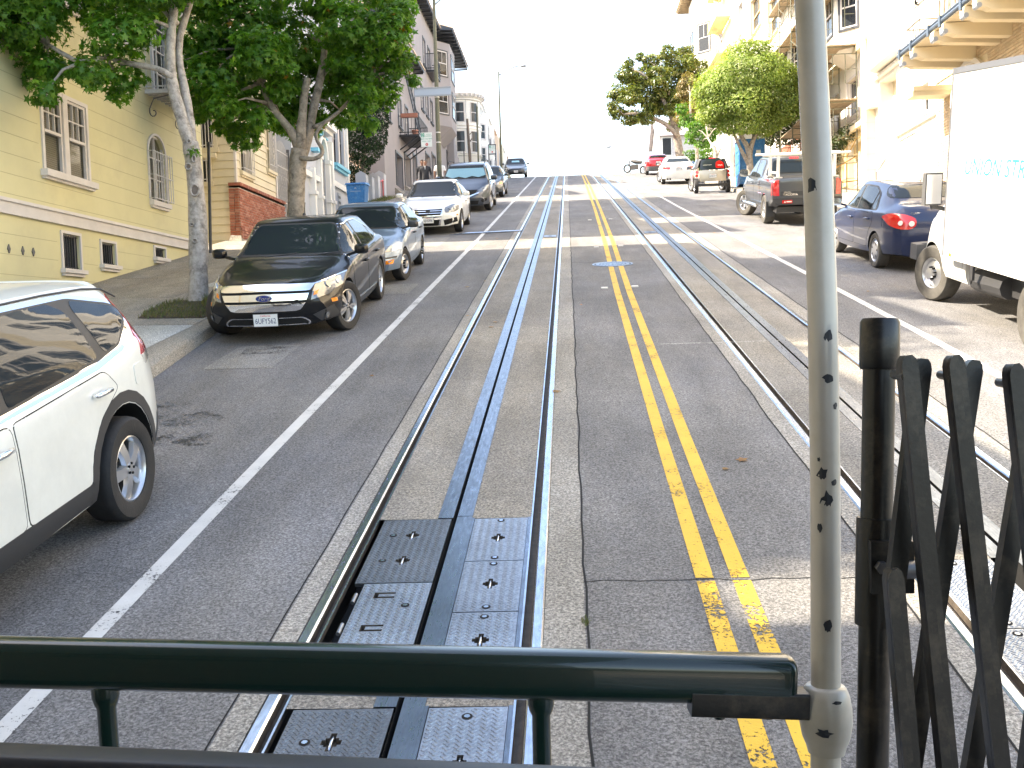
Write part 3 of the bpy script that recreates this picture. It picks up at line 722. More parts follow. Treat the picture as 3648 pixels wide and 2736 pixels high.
def cornice(t, s, X, y0, y1, z, h, out, m, dent=0.0, name='cornice'):
    b = B(); fb(b, s, X, y0, y1, z, z + h * .4, .002, out * .5); fb(b, s, X, y0 - .03, y1 + .03, z + h * .4, z + h * .75, .002, out * .8); fb(b, s, X, y0 - .06, y1 + .06, z + h * .75, z + h, .002, out)
    c = b.make(name, m, t)
    if dent:
        q = B(); y = y0 + dent
        while y < y1: fb(q, s, X, y, y + dent * .5, z - .14, z + h * .4 - .003, .002, out * .75); y += dent * 1.6
        stuff(q.make('bracket', m, t))
    return c

# ====== LEFT SIDE (facades at x=-8.6 facing the street) ======
XL_ = -8.6
# house before the yellow one, only its shadow and end show
t0 = bbox_house('apartment_building', 'tall beige apartment building at the lower left, mostly outside the picture', 1, -8.6, -12, 4.9, -4, 13.4, 12, [], 'cream_wall')
t0 = bbox_house('apartment_building', 'beige apartment building between the cable car and the yellow house', 1, -8.6, 5.7, 12.4, -1, 13.0, 12, [], 'cream_wall')
b = B(); b.box(-20, -8.9, 4.91, 5.69, -1, 10.6); tag(b.make('plain_wall', 'cream_wall'), 'narrow beige wall closing the gap low on the left side', 'wall')  # unseen filler added between the houses; its height shapes the sun patch
# --- yellow house
ops = [(16.14, 16.78, 5.20, 6.52), (16.95, 17.62, 5.20, 6.52), (20.27, 21.12, 5.22, 6.60), (16.56, 17.16, 3.60, 4.20), (17.97, 18.53, 3.76, 4.17), (20.34, 20.87, 4.05, 4.25),
       (20.75, 21.65, 7.50, 9.5), (16.14, 16.78, 8.2, 9.7), (16.95, 17.62, 8.2, 9.7), (13.6, 14.3, 5.2, 6.52), (13.6, 14.3, 8.2, 9.7), (18.6, 19.3, 8.2, 9.7)]
yel = bbox_house('yellow_house', 'pale yellow stucco house with white trim behind the first tree', 1, XL_, 12.4, 23.35, 0.5, 15.5, 13, ops, 'yellow_wall')
# scored courses in the stucco
b = B(); z = 3.1
while z < 12:
    if not 4.3 < z < 4.6:
        y = 12.4
        for o in sorted(ops):
            if o[2] - .2 < z < o[3] + .16 and o[1] > y:
                if o[0] - .16 > y: fb(b, 1, XL_, y, o[0] - .16, z, z + .008, .0, .0025)
                y = o[1] + .16
        fb(b, 1, XL_, y, 23.35, z, z + .008, .0, .0025)
    z += 0.312
b.make('score_line', 'score', yel)
b = B(); fb(b, 1, XL_, 12.4, 23.35, 4.36, 4.53, .002, .045); fb(b, 1, XL_, 12.4, 23.35, 4.53, 4.56, .002, .08); fb(b, 1, XL_, 12.4, 23.35, 4.34, 4.36, .002, .06); fb(b, 1, XL_, 12.4, 23.35, 4.565, 4.59, .002, .05); b.make('belt_course', 'trim_white', yel)
for y0 in (16.14, 16.95):
    window(yel, 1, XL_, y0, y0 + (.64 if y0 < 16.5 else .67), 5.20, 6.52, rv=.07, fm='trim_white', grid=(3, 2), lower=None, casing=.07, sill=0, blind='slat_blind')
    window(yel, 1, XL_, y0, y0 + (.64 if y0 < 16.5 else .67), 8.2, 9.7, rv=.07, fm='trim_white', grid=(3, 2), casing=.07, sill=.08, blind='blind')
b = B(); fb(b, 1, XL_, 16.0, 17.78, 5.09, 5.20, -.15, .12); fb(b, 1, XL_, 16.04, 17.74, 5.05, 5.09, .002, .07); fb(b, 1, XL_, 16.79, 16.94, 5.2, 6.59, -.14, .035); b.make('sill', 'trim_white', yel)
for y0, z0, z1 in ((13.6, 5.2, 6.52), (13.6, 8.2, 9.7), (18.6, 8.2, 9.7)): window(yel, 1, XL_, y0, y0 + .7, z0, z1, grid=(3, 2), blind='blind')
# arched window with its iron grille
window(yel, 1, XL_, 20.27, 21.12, 5.22, 6.60, rv=.10, sash=False, grid=(2, 3), casing=0, sill=.10, blind='blind')
spandrel(yel, 1, XL_, 20.27, 21.12, 6.22, 6.60, -.001, 'yellow_wall')
arch_trim(yel, 1, XL_, 20.695, .425, .38, 6.22, .045, .002, .03, 'trim_white')
for ya in (20.225, 21.12): b = B(); fb(b, 1, XL_, ya, ya + .045, 5.22, 6.22, .002, .03); b.make('casing', 'trim_white', yel)
bars(yel, 1, XL_, 20.22, 21.19, 5.24, 6.24, .12, 9, 'grille_white', rails=(.02, .5, .98), scroll=True)
# basement windows with vertical iron bars
for y0, y1, z0, z1 in ((16.56, 17.16, 3.60, 4.20), (17.97, 18.53, 3.76, 4.17), (20.34, 20.87, 4.05, 4.25)):
    window(yel, 1, XL_, y0, y1, z0, z1, rv=.12, sash=False, casing=.05, sill=.07, fr=.025)
    bars(yel, 1, XL_, y0 + .05, y1 - .05, z0 + .02, z1 - .02, -.04, 7, 'black_iron', rails=(.03, .97))
for y in (14.92, 15.31, 15.62):
    b = B(); b.prism([(y - .04, 3.81), (y, 3.74), (y + .04, 3.81), (y, 3.88)], lambda u, v, d: (XL_ + d, u, v), 0.001, .02); b.make('diamond_vent', 'iron', yel)
# upper french window and little iron balcony
window(yel, 1, XL_, 20.75, 21.65, 7.50, 9.5, sash=False, grid=(2, 4), sill=0)
bal = B()
fb(bal, 1, XL_, 20.22, 21.85, 7.40, 7.43, .02, .55)
for k in range(9): y = 20.22 + k * 1.63 / 8; fb(bal, 1, XL_, y - .008, y + .008, 7.37, 7.40, .02, .55)
for z in (7.43, 7.50, 8.30):
    fb(bal, 1, XL_, 20.22, 21.85, z, z + .025, .53, .555)
    for y in (20.22, 21.83): fb(bal, 1, XL_, y, y + .02, z, z + .025, .02, .53)
for k in range(19): y = 20.23 + k * 1.6 / 18; fb(bal, 1, XL_, y - .006, y + .006, 7.43, 8.3, .536, .548)
for k in range(5):
    for y in (20.22, 21.83): fb(bal, 1, XL_, y, y + .012, 7.43, 8.3, .06 + k * .11, .072 + k * .11)
bal.make('balcony', 'grille_white', yel)
for y in (20.4, 21.75):
    b = B(); pts = [(XL_ + .50, y, 7.38), (XL_ + .12, y, 7.30), (XL_ + .03, y, 7.1)] + [(XL_ + .11 - .08 * math.cos(a) * (1 - a / 9), y, 7.02 + .09 * math.sin(-a) * (1 - a / 9)) for a in [i * .6 for i in range(9)]]
    b.tube(pts, .012, 6); b.make('balcony_scroll', 'iron', yel, 180)
b = B(); fb(b, 1, XL_, 22.3, 22.36, 7.0, 16.2, .01, .07); b.make('downpipe', 'trim_white', yel)
b = B(); b.tube([(-8.24, 22.62, prof(22.6) + .15), (-8.27, 22.9, 6.75)], .036, 10); b.tube([(-8.27, 22.9, 6.75), (-8.27, 22.9, 6.86)], .05, 10)
tag(b.make('pipe_post', 'dark_trim'), 'thin dark post standing by the yellow house corner', 'post')

# --- cream boarded house with brick base
ops = [(26.10, 26.95, 6.70, 7.9), (28.46, 29.08, 7.12, 8.45), (26.3, 27.1, 10.2, 11.6), (28.0, 28.9, 10.2, 11.6)]
cr = bbox_house('boarded_house', 'cream boarded house with brick base, iron grilles and side wall facing downhill', 1, XL_, 25.66, 29.25, 3.5, 17.6, 12, ops, 'cream_board')
bh = 0.205
fm = None; sm = None
q = B(); q.add([(XL_ + .002, 25.68, 0), (XL_ + .028, 25.68, 0.0), (XL_ + .028, 29.22, 0), (XL_ + .002, 29.22, 0), (XL_ + .002, 25.68, bh - .012), (XL_ + .010, 25.68, bh - .012), (XL_ + .010, 29.22, bh - .012), (XL_ + .002, 29.22, bh - .012)],
                [(3, 2, 1, 0), (4, 5, 6, 7), (0, 1, 5, 4), (1, 2, 6, 5), (2, 3, 7, 6), (3, 0, 4, 7)]); 
def boards(parent, segs, m):
    """horizontal boards in pieces between the openings"""
    for (z, lst) in segs:
        for (ya, yb) in lst:
            w = B(); w.add([(XL_ + .002, ya, z), (XL_ + .028, ya, z), (XL_ + .028, yb, z), (XL_ + .002, yb, z), (XL_ + .002, ya, z + bh - .012), (XL_ + .010, ya, z + bh - .012), (XL_ + .010, yb, z + bh - .012), (XL_ + .002, yb, z + bh - .012)],
                [(3, 2, 1, 0), (4, 5, 6, 7), (0, 1, 5, 4), (1, 2, 6, 5), (2, 3, 7, 6), (3, 0, 4, 7)]); w.make('siding_board', m, parent)
segs = []; z = 6.33
while z < 13:
    cuts = [(o[0] - .09, o[1] + .09) for o in ops if o[2] - .14 < z + bh and o[3] + .09 > z]; y = 25.72; l = []
    for a, c in sorted(cuts):
        if a > y: l.append((y, a))
        y = c
    if y < 29.2: l.append((y, 29.2))
    segs.append((z, l)); z += bh
boards(cr, segs, 'cream_board')
b = B(); fb(b, 1, XL_, 25.64, 25.72, 4.6, 14, -.02, .04); fb(b, 1, XL_, 29.2, 29.3, 4.9, 14, -.02, .05); b.make('corner_board', 'trim_white', cr)
# side wall boards facing downhill
n = 0; z = 4.45; me_ = None
q = B(); q.add([(-11.5, -.002, 0), (-11.5, -.026, 0), (XL_ - .02, -.026, 0), (XL_ - .02, -.002, 0), (-11.5, -.002, bh - .012), (-11.5, -.01, bh - .012), (XL_ - .02, -.01, bh - .012), (XL_ - .02, -.002, bh - .012)],
     [(0, 1, 2, 3), (7, 6, 5, 4), (4, 5, 1, 0), (5, 6, 2, 1), (6, 7, 3, 2), (7, 4, 0, 3)]); me_ = q.mesh('siding_board', 'cream_board')
cut_lo = [(6.3, 8.15)]
while z < 15:
    o = link('siding_board', me_, cr, loc=(0, 25.66, z)); z += bh
# side windows with grilles (upper barred window, small lower one)
def side_window(parent, x0, x1, z0, z1, Y, n):
    b = B()
    for (xa, xb, za, zb_) in ((x0 - .1, x0, z0, z1 + .1), (x1, x1 + .1, z0, z1 + .1), (x0, x1, z1, z1 + .1), (x0 - .14, x1 + .14, z0 - .12, z0)): b.box(xa, xb, Y - .07, Y - .028, za, zb_)
    f = b.make('window', 'cream_board', parent)
    b = B(); b.box(x0, x1, Y - .04, Y - .03, z0, z1); b.make('pane', 'window_glass', f)
    b = B()
    for i in range(n): x = x0 + (x1 - x0) * i / (n - 1); b.box(x - .009, x + .009, Y - .15, Y - .135, z0 - .03, z1 + .06 + (.06 if i % 2 else 0))
    for z in (z0 + .05, z1 - .04): b.box(x0 - .03, x1 + .03, Y - .152, Y - .133, z - .01, z + .01)
    b.make('window_bars', 'grille_white', f)
side_window(cr, -9.62, -9.12, 7.25, 8.25, 25.66, 7)
side_window(cr, -9.58, -9.30, 6.38, 6.95, 25.66, 4)
b = B(); b.box(-9.7, -9.05, 25.5, 25.64, 6.98, 7.1); b.box(-11.5, -8.55, 25.52, 25.63, 8.36, 8.52); b.make('ledge', 'cream_board', cr)
for o in ops[:2]:
    window(cr, 1, XL_, o[0], o[1], o[2], o[3], casing=.08, sill=.10, fm='cream_board')
    bars(cr, 1, XL_, o[0] - .02, o[1] + .02, o[2] - .02, o[3] + (-.15 if o[0] < 27 else .15), .10, 8, 'grille_white', rails=(.1, .9), scroll=o[0] > 27)
for o in ops[2:]: window(cr, 1, XL_, *o, grid=(2, 2), blind='blind')
# brick base: bricks one by one where they show largest
bw, bhh = .205, .068
fb_ = B(); fb_.box(-.001, .045, 0, bw - .012, 0, bhh - .012); bm = fb_.mesh('brick', 'brick_red')
fb_ = B(); fb_.box(-.001, .045, 0, bw / 2 - .012, 0, bhh - .012); bmh = fb_.mesh('brick', 'brick_red')
rest = B(); b = B(); 
b.add([(XL_ + .10, 25.60, 4.4), (XL_ + .10, 29.7, 4.9), (XL_ + .10, 29.7, 6.25), (XL_ + .10, 25.60, 6.25)], [(0, 1, 2, 3)]); b.add([(XL_ - .16, 25.60, 4.4), (XL_ + .10, 25.60, 4.4), (XL_ + .10, 25.60, 6.25), (XL_ - .16, 25.60, 6.25)], [(0, 1, 2, 3)]); b.box(XL_ - .16, XL_ + .10, 25.60, 29.7, 6.20, 6.25)
wall_b = b.make('brick_backing', 'mortar', cr)
cnt = 0; row = 0; z = 6.19 - bhh
while z > 4.6:
    y = 25.60 + (0 if row % 2 else -bw / 2)
    while y < 29.68:
        ya = max(y, 25.60)
        if z > prof(ya) + .10:
            half = ya > y + .01; dx = rnd.uniform(-.004, .006)
            if cnt < 290: link('brick', bmh if half else bm, cr, loc=(XL_ + .10 + dx - .03, ya, z)); cnt += 1
            else: rest.box(XL_ + .07, XL_ + .145 + dx, ya, ya + (bw / 2 if half else bw) - .012, z, z + bhh - .012)
        y += bw
    # returns round the corner
    for k in range(2): 
        x0 = XL_ - .16 + k * .15 + (0 if row % 2 else .0); rest.box(x0, x0 + (.138 if k == 0 else .10), 25.565 + rnd.uniform(-.003, .003), 25.61, z, z + bhh - .012)
    z -= bhh; row += 1
y = 25.57
while y < 29.7:
    rest.box(XL_ - .17, XL_ + .16, y, y + .058, 6.252, 6.33); y += .07
stuff(rest.make('brick_course', 'brick_red', cr))
b = B(); b.add([(XL_ - .2, 25.4, prof(25.4) + .16), (XL_ + .2, 25.4, prof(25.4) + .16), (XL_ + .17, 25.8, prof(25.8) + .18), (XL_ + .1, 25.58, 4.98), (XL_ - .15, 25.56, 4.98)], [(0, 1, 3, 4), (1, 2, 3)]); b.make('plinth_skirt', 'kerb', cr)

# --- iron gate and porch recess between the houses
gt = thing('iron_gate', 'tall wrought iron gate in the recess beside the brick base', 'gate', (XL_, 30.2, prof(30)))
b = B()
for i in range(12): y = 29.62 + i * 1.3 / 11; b.box(XL_ - .10, XL_ - .085, y - .008, y + .008, 5.45, 8.0 + (.25 * math.sin(math.pi * i / 11)))
for z in (5.6, 6.4, 7.45, 7.9): b.box(XL_ - .105, XL_ - .08, 29.6, 30.95, z - .012, z + .012)
for k in range(30):
    yc = 29.75 + (k % 5) * .26; zc = 5.8 + (k // 5) * .32
    b.tube([(XL_ - .09, yc + .10 * math.cos(a), zc + .12 * math.sin(a)) for a in [j * .8 for j in range(7)]], .006, 4)
b.make('gate_grille', 'grille_white', gt)
b = B(); b.box(XL_ - .13, XL_ - .03, 29.52, 29.62, 5.3, 8.1); b.box(XL_ - .13, XL_ - .03, 30.93, 31.03, 5.3, 8.1); b.make('gate_post', 'iron', gt)
b = B(); b.box(XL_ - .02, XL_ + .12, 30.94, 31.16, 7.55, 7.8); tag(b.make('mailbox', 'iron'), 'small grey box beside the iron gate', 'mailbox')
ent = bbox_house('porch_wall', 'shaded cream porch wall behind the iron gate', 1, XL_ - 1.4, 29.25, 33.0, 3.5, 17.6, 10, [], 'cream_board', cat='porch')

# --- blue grey victorian
ops = [(34.45, 35.40, 6.4, 9.15), (36.75, 37.55, 8.65, 10.6), (37.75, 38.5, 8.65, 10.6), (31.6, 32.5, 7.0, 9.0), (36.75, 37.55, 12.2, 14), (37.75, 38.5, 12.2, 14)]
vi = bbox_house('victorian_house', 'blue grey victorian house with arched white porch and sky blue trim', 1, XL_, 31.1, 39.1, 4.5, 21.4, 12, ops, 'bluegrey_wall')
for o in ((36.75, 37.55), (37.75, 38.5)):
    window(vi, 1, XL_, o[0], o[1], 8.65, 10.6, fm='dark_trim', casem='trim_white', casing=.10, sill=0)
    b = B(); fb(b, 1, XL_, o[0] + .04, o[1] - .04, 9.65, 10.58, -.145, -.13); b.make('shade_blind', 'sign_back', vi)
    window(vi, 1, XL_, o[0], o[1], 12.2, 14, fm='dark_trim', casem='trim_white', casing=.10)
b = B(); fb(b, 1, XL_, 36.55, 38.7, 8.5, 8.62, .002, .2); fb(b, 1, XL_, 36.6, 38.65, 8.40, 8.5, .002, .12); b.make('sill', 'blue_trim', vi)
spandrel(vi, 1, XL_, 34.45, 35.40, 8.5, 9.15, -.001, 'bluegrey_wall')
b = B(); yc = 34.925
for k in range(10):
    a0, a1 = math.pi * k / 10, math.pi * (k + 1) / 10
    b.add([(XL_ - .08, yc, 8.5), (XL_ - .08, yc - .46 * math.cos(a0), 8.5 + .63 * math.sin(a0)), (XL_ - .08, yc - .46 * math.cos(a1), 8.5 + .63 * math.sin(a1))], [(0, 1, 2)])
b.make('fanlight', 'blue_trim', vi)
arch_trim(vi, 1, XL_, yc, .475, .65, 8.5, .14, .002, .12, 'clean_white')
b = B()
for y in (34.22, 35.42): fb(b, 1, XL_, y, y + .2, 6.2, 8.5, .002, .16); fb(b, 1, XL_, y - .04, y + .24, 8.36, 8.5, .002, .2); fb(b, 1, XL_, y - .04, y + .24, 7.0, 7.1, .002, .2)
for y in (33.1, 35.75): fb(b, 1, XL_, y, y + .22, 6.2, 7.9 if y < 34 else 9.2, .002, .20); fb(b, 1, XL_, y - .05, y + .27, 7.0, 7.12, .002, .25)
fb(b, 1, XL_, 31.1, 34.2, 7.55, 7.72, .002, .12); fb(b, 1, XL_, 36.0, 39.1, 7.75, 7.95, .002, .10); fb(b, 1, XL_, 38.95, 39.12, 5.5, 21.0, .002, .06); fb(b, 1, XL_, 33.9, 36.0, 9.55, 9.8, .002, .35); fb(b, 1, XL_, 34.0, 35.9, 9.42, 9.55, .002, .2)
b.make('pilaster_trim', 'clean_white', vi)
b = B(); fb(b, 1, XL_, 34.9, 35.0, 9.2, 9.42, .002, .1); fb(b, 1, XL_, 34.3, 35.6, 9.22, 9.27, .002, .12); fb(b, 1, XL_, 33.5, 33.9, 8.5, 8.62, .002, .25); b.make('bracket_trim', 'blue_trim', vi)
bars(vi, 1, XL_, 34.47, 35.38, 6.4, 8.45, -.05, 9, 'grille_white', rails=(.1, .45, .98), scroll=True, name='porch_grille')
cornice(vi, 1, XL_, 31.1, 39.1, 20.6, .6, .7, 'clean_white', dent=.5)
b = B(); fb(b, 1, XL_, 37.2, 37.65, 6.9, 7.6, .002, .02); b.make('vent_panel', 'sign_back', vi); 
b = B(); 
for k in range(3): fb(b, 1, XL_, 37.25, 37.6, 7.0 + k * .2, 7.1 + k * .2, .02, .024)
b.make('vent_opening', 'dark_trim', vi)
bk = bbox_house('hidden_house', 'tall rear house set back behind the cypress', 1, -13.5, 39.2, 42.4, 5, 25.5, 8, [], 'pink_wall')  # hidden behind the cypress, added to cast shade across the road
pk = bbox_house('pink_house', 'small peach coloured house set back beside the grey building', 1, -9.6, 42.6, 46.9, 5, 10.3, 8, [(44.3, 45.1, 8.9, 9.8), (45.6, 46.3, 8.9, 9.8)], 'pink_wall')
for y in (44.3, 45.6): window(pk, 1, -9.6, y, y + .75, 8.9, 9.8, fm='clean_white', casing=.08)
# low posts and garden wall at the pavement edge
for i, (y, h) in enumerate(((41.9, 1.35), (43.2, 1.2), (44.6, 1.2), (46.1, 1.25))):
    b = B(); zz = prof(y); b.box(-8.9, -8.45, y, y + .5, zz, zz + .2 + h - .1); b.prism([(-8.92, 0), (-8.43, 0), (-8.675, .14)], lambda u, v, d: (u, y + d, zz + .1 + h + v), 0, .5)
    tag(b.make('gate_pillar', 'bluegrey_wall'), 'grey pointed garden pillar at the pavement, %s past the blue bin' % ('first', 'second', 'third', 'last')[i], 'pillar', 'garden pillars')
b = B(); b.tube([(-8.5, 45.2, prof(45) + 1.05), (-8.5, 46.8, prof(46.8) + 1.05)], .03); 
for y in (45.3, 46.0, 46.7): b.tube([(-8.5, y, prof(y)), (-8.5, y, prof(y) + 1.05)], .025)
tag(b.make('railing', 'sign_red'), 'short red handrail beside the grey building', 'railing')

# --- grey building with garages, bays and tiled eaves
gd = [(50.3, 52.2, 9.7, 11.35), (53.0, 54.9, 10.0, 11.75), (56.0, 57.0, 10.5, 12.2), (57.9, 59.8, 11.0, 12.6), (61.0, 62.9, 11.5, 13.15), (63.9, 65.6, 12.0, 13.6), (71.9, 73.6, 13.2, 15.1)]
wn_ = [(51.6, 52.5, 12.9, 14.4), (53.8, 54.7, 12.9, 14.4), (48.4, 49.2, 12.6, 14.0), (60.0, 61.0, 15.6, 17.0), (62.0, 63.0, 15.6, 17.0), (64.0, 65.0, 15.6, 17.0), (58.2, 59.0, 13.9, 15.1)]
gr1 = bbox_house('grey_building', 'long grey stucco building with garages, balconies and tiled eaves', 1, XL_, 47.2, 58.0, 7, 17.2, 12, gd[:3] + wn_[:3] + [(57.9 - .9, 57.0 + .0, 0, 0)][:0], 'grey_wall', reveal=.3)
gr2_ops = [o for o in gd[3:] if o[0] > 58] + [o for o in wn_[3:] if o[0] > 58] + [(61.5, 62.5, 18.6, 20.2), (63.6, 64.6, 18.6, 20.2)]
b = B(); fn = lambda u, v, d: (XL_ + d, u, v)
holes_wall(b, fn, 58.0, 75.6, 9, 21.6, gr2_ops, .3)
for y in (58.0, 75.6): b.add([(XL_, y, 9), (-20, y, 9), (-20, y, 21.6), (XL_, y, 21.6)], [(0, 1, 2, 3)])
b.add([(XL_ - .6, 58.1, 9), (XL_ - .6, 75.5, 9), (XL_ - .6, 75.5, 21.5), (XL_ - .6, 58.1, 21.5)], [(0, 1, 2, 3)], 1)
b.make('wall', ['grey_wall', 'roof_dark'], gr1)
b = B(); b.box(-20, XL_, 58.0, 75.6, 21.6, 21.9); b.make('roof', 'roof_dark', gr1)
for (y0, y1, z0, z1) in [g for g in gd if not 57.5 < g[0] < 58]:
    b = B(); fb(b, 1, XL_, y0 - .08, y0, z0, z1 + .1, .002, .04); fb(b, 1, XL_, y1, y1 + .08, z0, z1 + .1, .002, .04); fb(b, 1, XL_, y0, y1, z1, z1 + .1, .002, .04); g_ = b.make('garage_surround', 'dark_trim', gr1)
    b = B(); fb(b, 1, XL_, y0, y1, z0, z1, -.29, -.26); 
    for k in range(1, 4): fb(b, 1, XL_, y0, y1, z0 + (z1 - z0) * k / 4 - .01, z0 + (z1 - z0) * k / 4 + .01, -.26, -.25, 1)
    b.make('garage_door', ['door_white' if y0 > 52.5 else 'dark_trim', 'grey_wall'], gr1)
for o in [w for w in wn_ if not 58.0 < w[0] < 58.5] + [(61.5, 62.5, 18.6, 20.2), (63.6, 64.6, 18.6, 20.2)]:
    window(gr1, 1, XL_, *o, rv=.14, fm='trim_white', casem='dark_trim', casing=.09, sill=.06, grid=(2, 2), sillm='dark_trim')
# two stacked bay windows
def bay(parent, s, X, y0, y1, z0, z1, out, cham, m, wins, mt='dark_trim', fm='trim_white', taper=0.0, under=None):
    pts = [(0, y0), (out, y0 + cham), (out, y1 - cham), (0, y1)]
    b = B()
    vs = [(X + s * d, y, z) for z in (z0, z1) for d, y in pts]
    b.add(vs, [(0, 1, 5, 4), (1, 2, 6, 5), (2, 3, 7, 6), (4, 5, 6, 7), (3, 2, 1, 0)])
    f = b.make('bay_wall', m, parent)
    if under:
        b = B(); b.add([(X + s * d, y, z0 - .004) for d, y in pts] + [(X + s * .02, y0 + cham, z0 - under), (X + s * .02, y1 - cham, z0 - under)], [(0, 1, 2, 3), (0, 4, 1), (1, 4, 5, 2), (2, 5, 3)]); b.make('bay_base', m, parent)
    # windows on the three faces
    for (za, zb_) in wins:
        for k in range(3):
            p = Vector((X + s * pts[k][0], pts[k][1], 0)); q = Vector((X + s * pts[k + 1][0], pts[k + 1][1], 0)); d = q - p; L = d.length; d /= L
            nn = Vector((d.y * 1.0, -d.x, 0)) * (1 if (d.y * s) > 0 else 1)
            if nn.x * s < 0 and abs(nn.x) > 1e-3: nn = -nn
            if abs(nn.x) <= 1e-3: nn = Vector((0, -1 if k == 0 else 1, 0))
            w0, w1 = L * .2, L * .8
            if L < .5: continue
            c = p + d * (w0 + w1) / 2; hw = (w1 - w0) / 2; zc = (za + zb_) / 2; hz = (zb_ - za) / 2
            def slab(cu, cz, hu, hz_, d0, d1, mi, bb): bb.obox(c + d * cu + Vector((0, 0, cz)) + nn * (d0 + d1) / 2, d * hu, nn * (d1 - d0) / 2, Vector((0, 0, hz_)), mi)
            bb = B()
            for sg in (-1, 1): slab(sg * (hw + .04), zc, .04, hz + .08, .003, .05, 1, bb); slab(0, zc + sg * (hz + .04), hw, .04, .003, .05, 1, bb)
            for sg in (-1, 1): slab(sg * (hw - .03), zc, .03, hz, .003, .035, 0, bb); slab(0, zc + sg * (hz - .03), hw - .06, .03, .003, .035, 0, bb)
            slab(0, zc, hw - .06, .025, .003, .04, 0, bb); slab(0, zc + hz / 2, .012, hz / 2 - .05, .003, .03, 0, bb)
            wf = bb.make('window', [fm, mt], parent)
            bb = B(); slab(0, zc, hw - .05, hz - .05, .002, .012, 0, bb); bb.make('pane', 'window_glass', wf)
    return f
bay(gr1, 1, XL_, 66.3, 71.6, 15.9, 21.4, .95, 1.2, 'grey_wall', [(16.7, 18.3), (19.2, 20.8)], under=.9)
# stair wall and sloping parapet at the uphill end
b = B(); b.prism([(72.4, 12.5), (75.6, 13.4), (75.6, 15.2), (74.8, 15.2), (72.4, 16.9)], lambda u, v, d: (XL_ + d, u, v), .01, .5); b.make('stair_wall', 'grey_wall', gr1)
# tiled eaves
def eave(parent, y0, y1, z, out, zt, m='roof_tile'):
    b = B(); b.add([(XL_ + out, y0, z), (XL_ + out, y1, z), (XL_ - 1.5, y1, z + zt), (XL_ - 1.5, y0, z + zt), (XL_ + out, y0, z - .12), (XL_ + out, y1, z - .12), (XL_ - .1, y1, z - .05), (XL_ - .1, y0, z - .05)], [(0, 1, 2, 3), (4, 5, 1, 0), (7, 6, 5, 4), (4, 0, 3, 7), (1, 5, 6, 2)]); b.make('eave', 'dark_trim', parent)
    y = y0 + .12; q = None
    while y < y1 - .1:
        w = B(); n = 6; pts = [(y + .11 * math.cos(math.pi * k / n), .09 * math.sin(math.pi * k / n)) for k in range(n + 1)]
        w.add([(XL_ + out + .05, u, z + v) for u, v in pts] + [(XL_ - 1.4, u, z + zt * .95 + v) for u, v in pts], [(k, k + 1, n + 2 + k, n + 1 + k) for k in range(n)] + [tuple(range(n + 1))]); w.make('roof_tile', m, parent); y += .26
    w = B(); y = y0 + .3
    while y < y1: w.box(XL_, XL_ + out - .05, y, y + .1, z - .22, z - .125); y += .8
    stuff(w.make('rafter_end', 'dark_trim', parent))
eave(gr1, 47.0, 57.9, 17.25, .55, .7)
eave(gr1, 58.0, 65.8, 21.9, .6, .8); eave(gr1, 66.0, 75.9, 22.0, 1.35, .9)
# balconies of the grey building
def balcony(parent, y0, y1, z, out, h, m='black_iron', nb=14, braces=True):
    b = B(); fb(b, 1, XL_, y0, y1, z - .1, z, .02, out)
    for zz in (z + h * .12, z + h): fb(b, 1, XL_, y0, y1, zz - .02, zz + .02, out - .03, out); [fb(b, 1, XL_, y, y + .03, zz - .02, zz + .02, .02, out - .03) for y in (y0, y1 - .03)]
    for i in range(nb): y = y0 + .02 + (y1 - y0 - .04) * i / (nb - 1); fb(b, 1, XL_, y - .012, y + .012, z, z + h, out - .025, out - .005)
    for i in range(5):
        for y in (y0, y1 - .03): fb(b, 1, XL_, y, y + .02, z, z + h, .08 + i * (out - .1) / 5, .10 + i * (out - .1) / 5)
    if braces:
        for k in range(4):
            y = y0 + .1 + (y1 - y0 - .2) * k / 3; b.bar((XL_ + out - .1, y, z - .1), (XL_ + .02, y, z - .75), .06)
    return b.make('balcony', m, parent)
balcony(gr1, 51.6, 54.9, 12.45, 1.05, .95)
b = B(); b.box(XL_ + .15, XL_ + 1.0, 51.38, 51.58, 13.28, 13.48); tag(b.make('flower_box', 'brick_red'), 'terracotta flower box on the black balcony rail', 'flower box')
for k, y in enumerate((52.2, 53.9, 54.5)):
    b = B(); b.lathe([(.12, 0), (.18, .3), (.19, .32)], (XL_ + .75, y, 12.45)); tag(b.make('plant_pot', 'brick_red'), ('terracotta pot at the downhill end of the black balcony', 'middle terracotta pot on the black balcony', 'terracotta pot at the uphill end of the black balcony')[k], 'pot', 'pots on the balcony')
balcony(gr1, 62.6, 65.4, 18.5, .55, 1.0, braces=False)
b = B(); fb(b, 1, XL_, 49.4, 52.2, 16.3, 16.5, .02, .9); fb(b, 1, XL_, 50.0, 50.15, 14.7, 16.3, .02, .2); b.make('upper_porch', 'grey_wall', gr1)
b = B()
for i in range(16): b.bar((XL_ + .12, 53.2 + i * .35, 17.0 - i * .19), (XL_ + .12, 53.2 + i * .35, 16.2 - i * .19), .03)
b.bar((XL_ + .12, 53.0, 17.05), (XL_ + .12, 58.7, 13.95), .05); b.bar((XL_ + .12, 53.0, 16.3), (XL_ + .12, 58.7, 13.2), .05); b.make('stair_railing', 'dark_trim', gr1)
b = B(); b.box(XL_, XL_ + .04, 57.3, 57.36, 9.8, 17.2); b.make('downpipe', 'dark_trim', gr1)
b = B(); y = 50; 
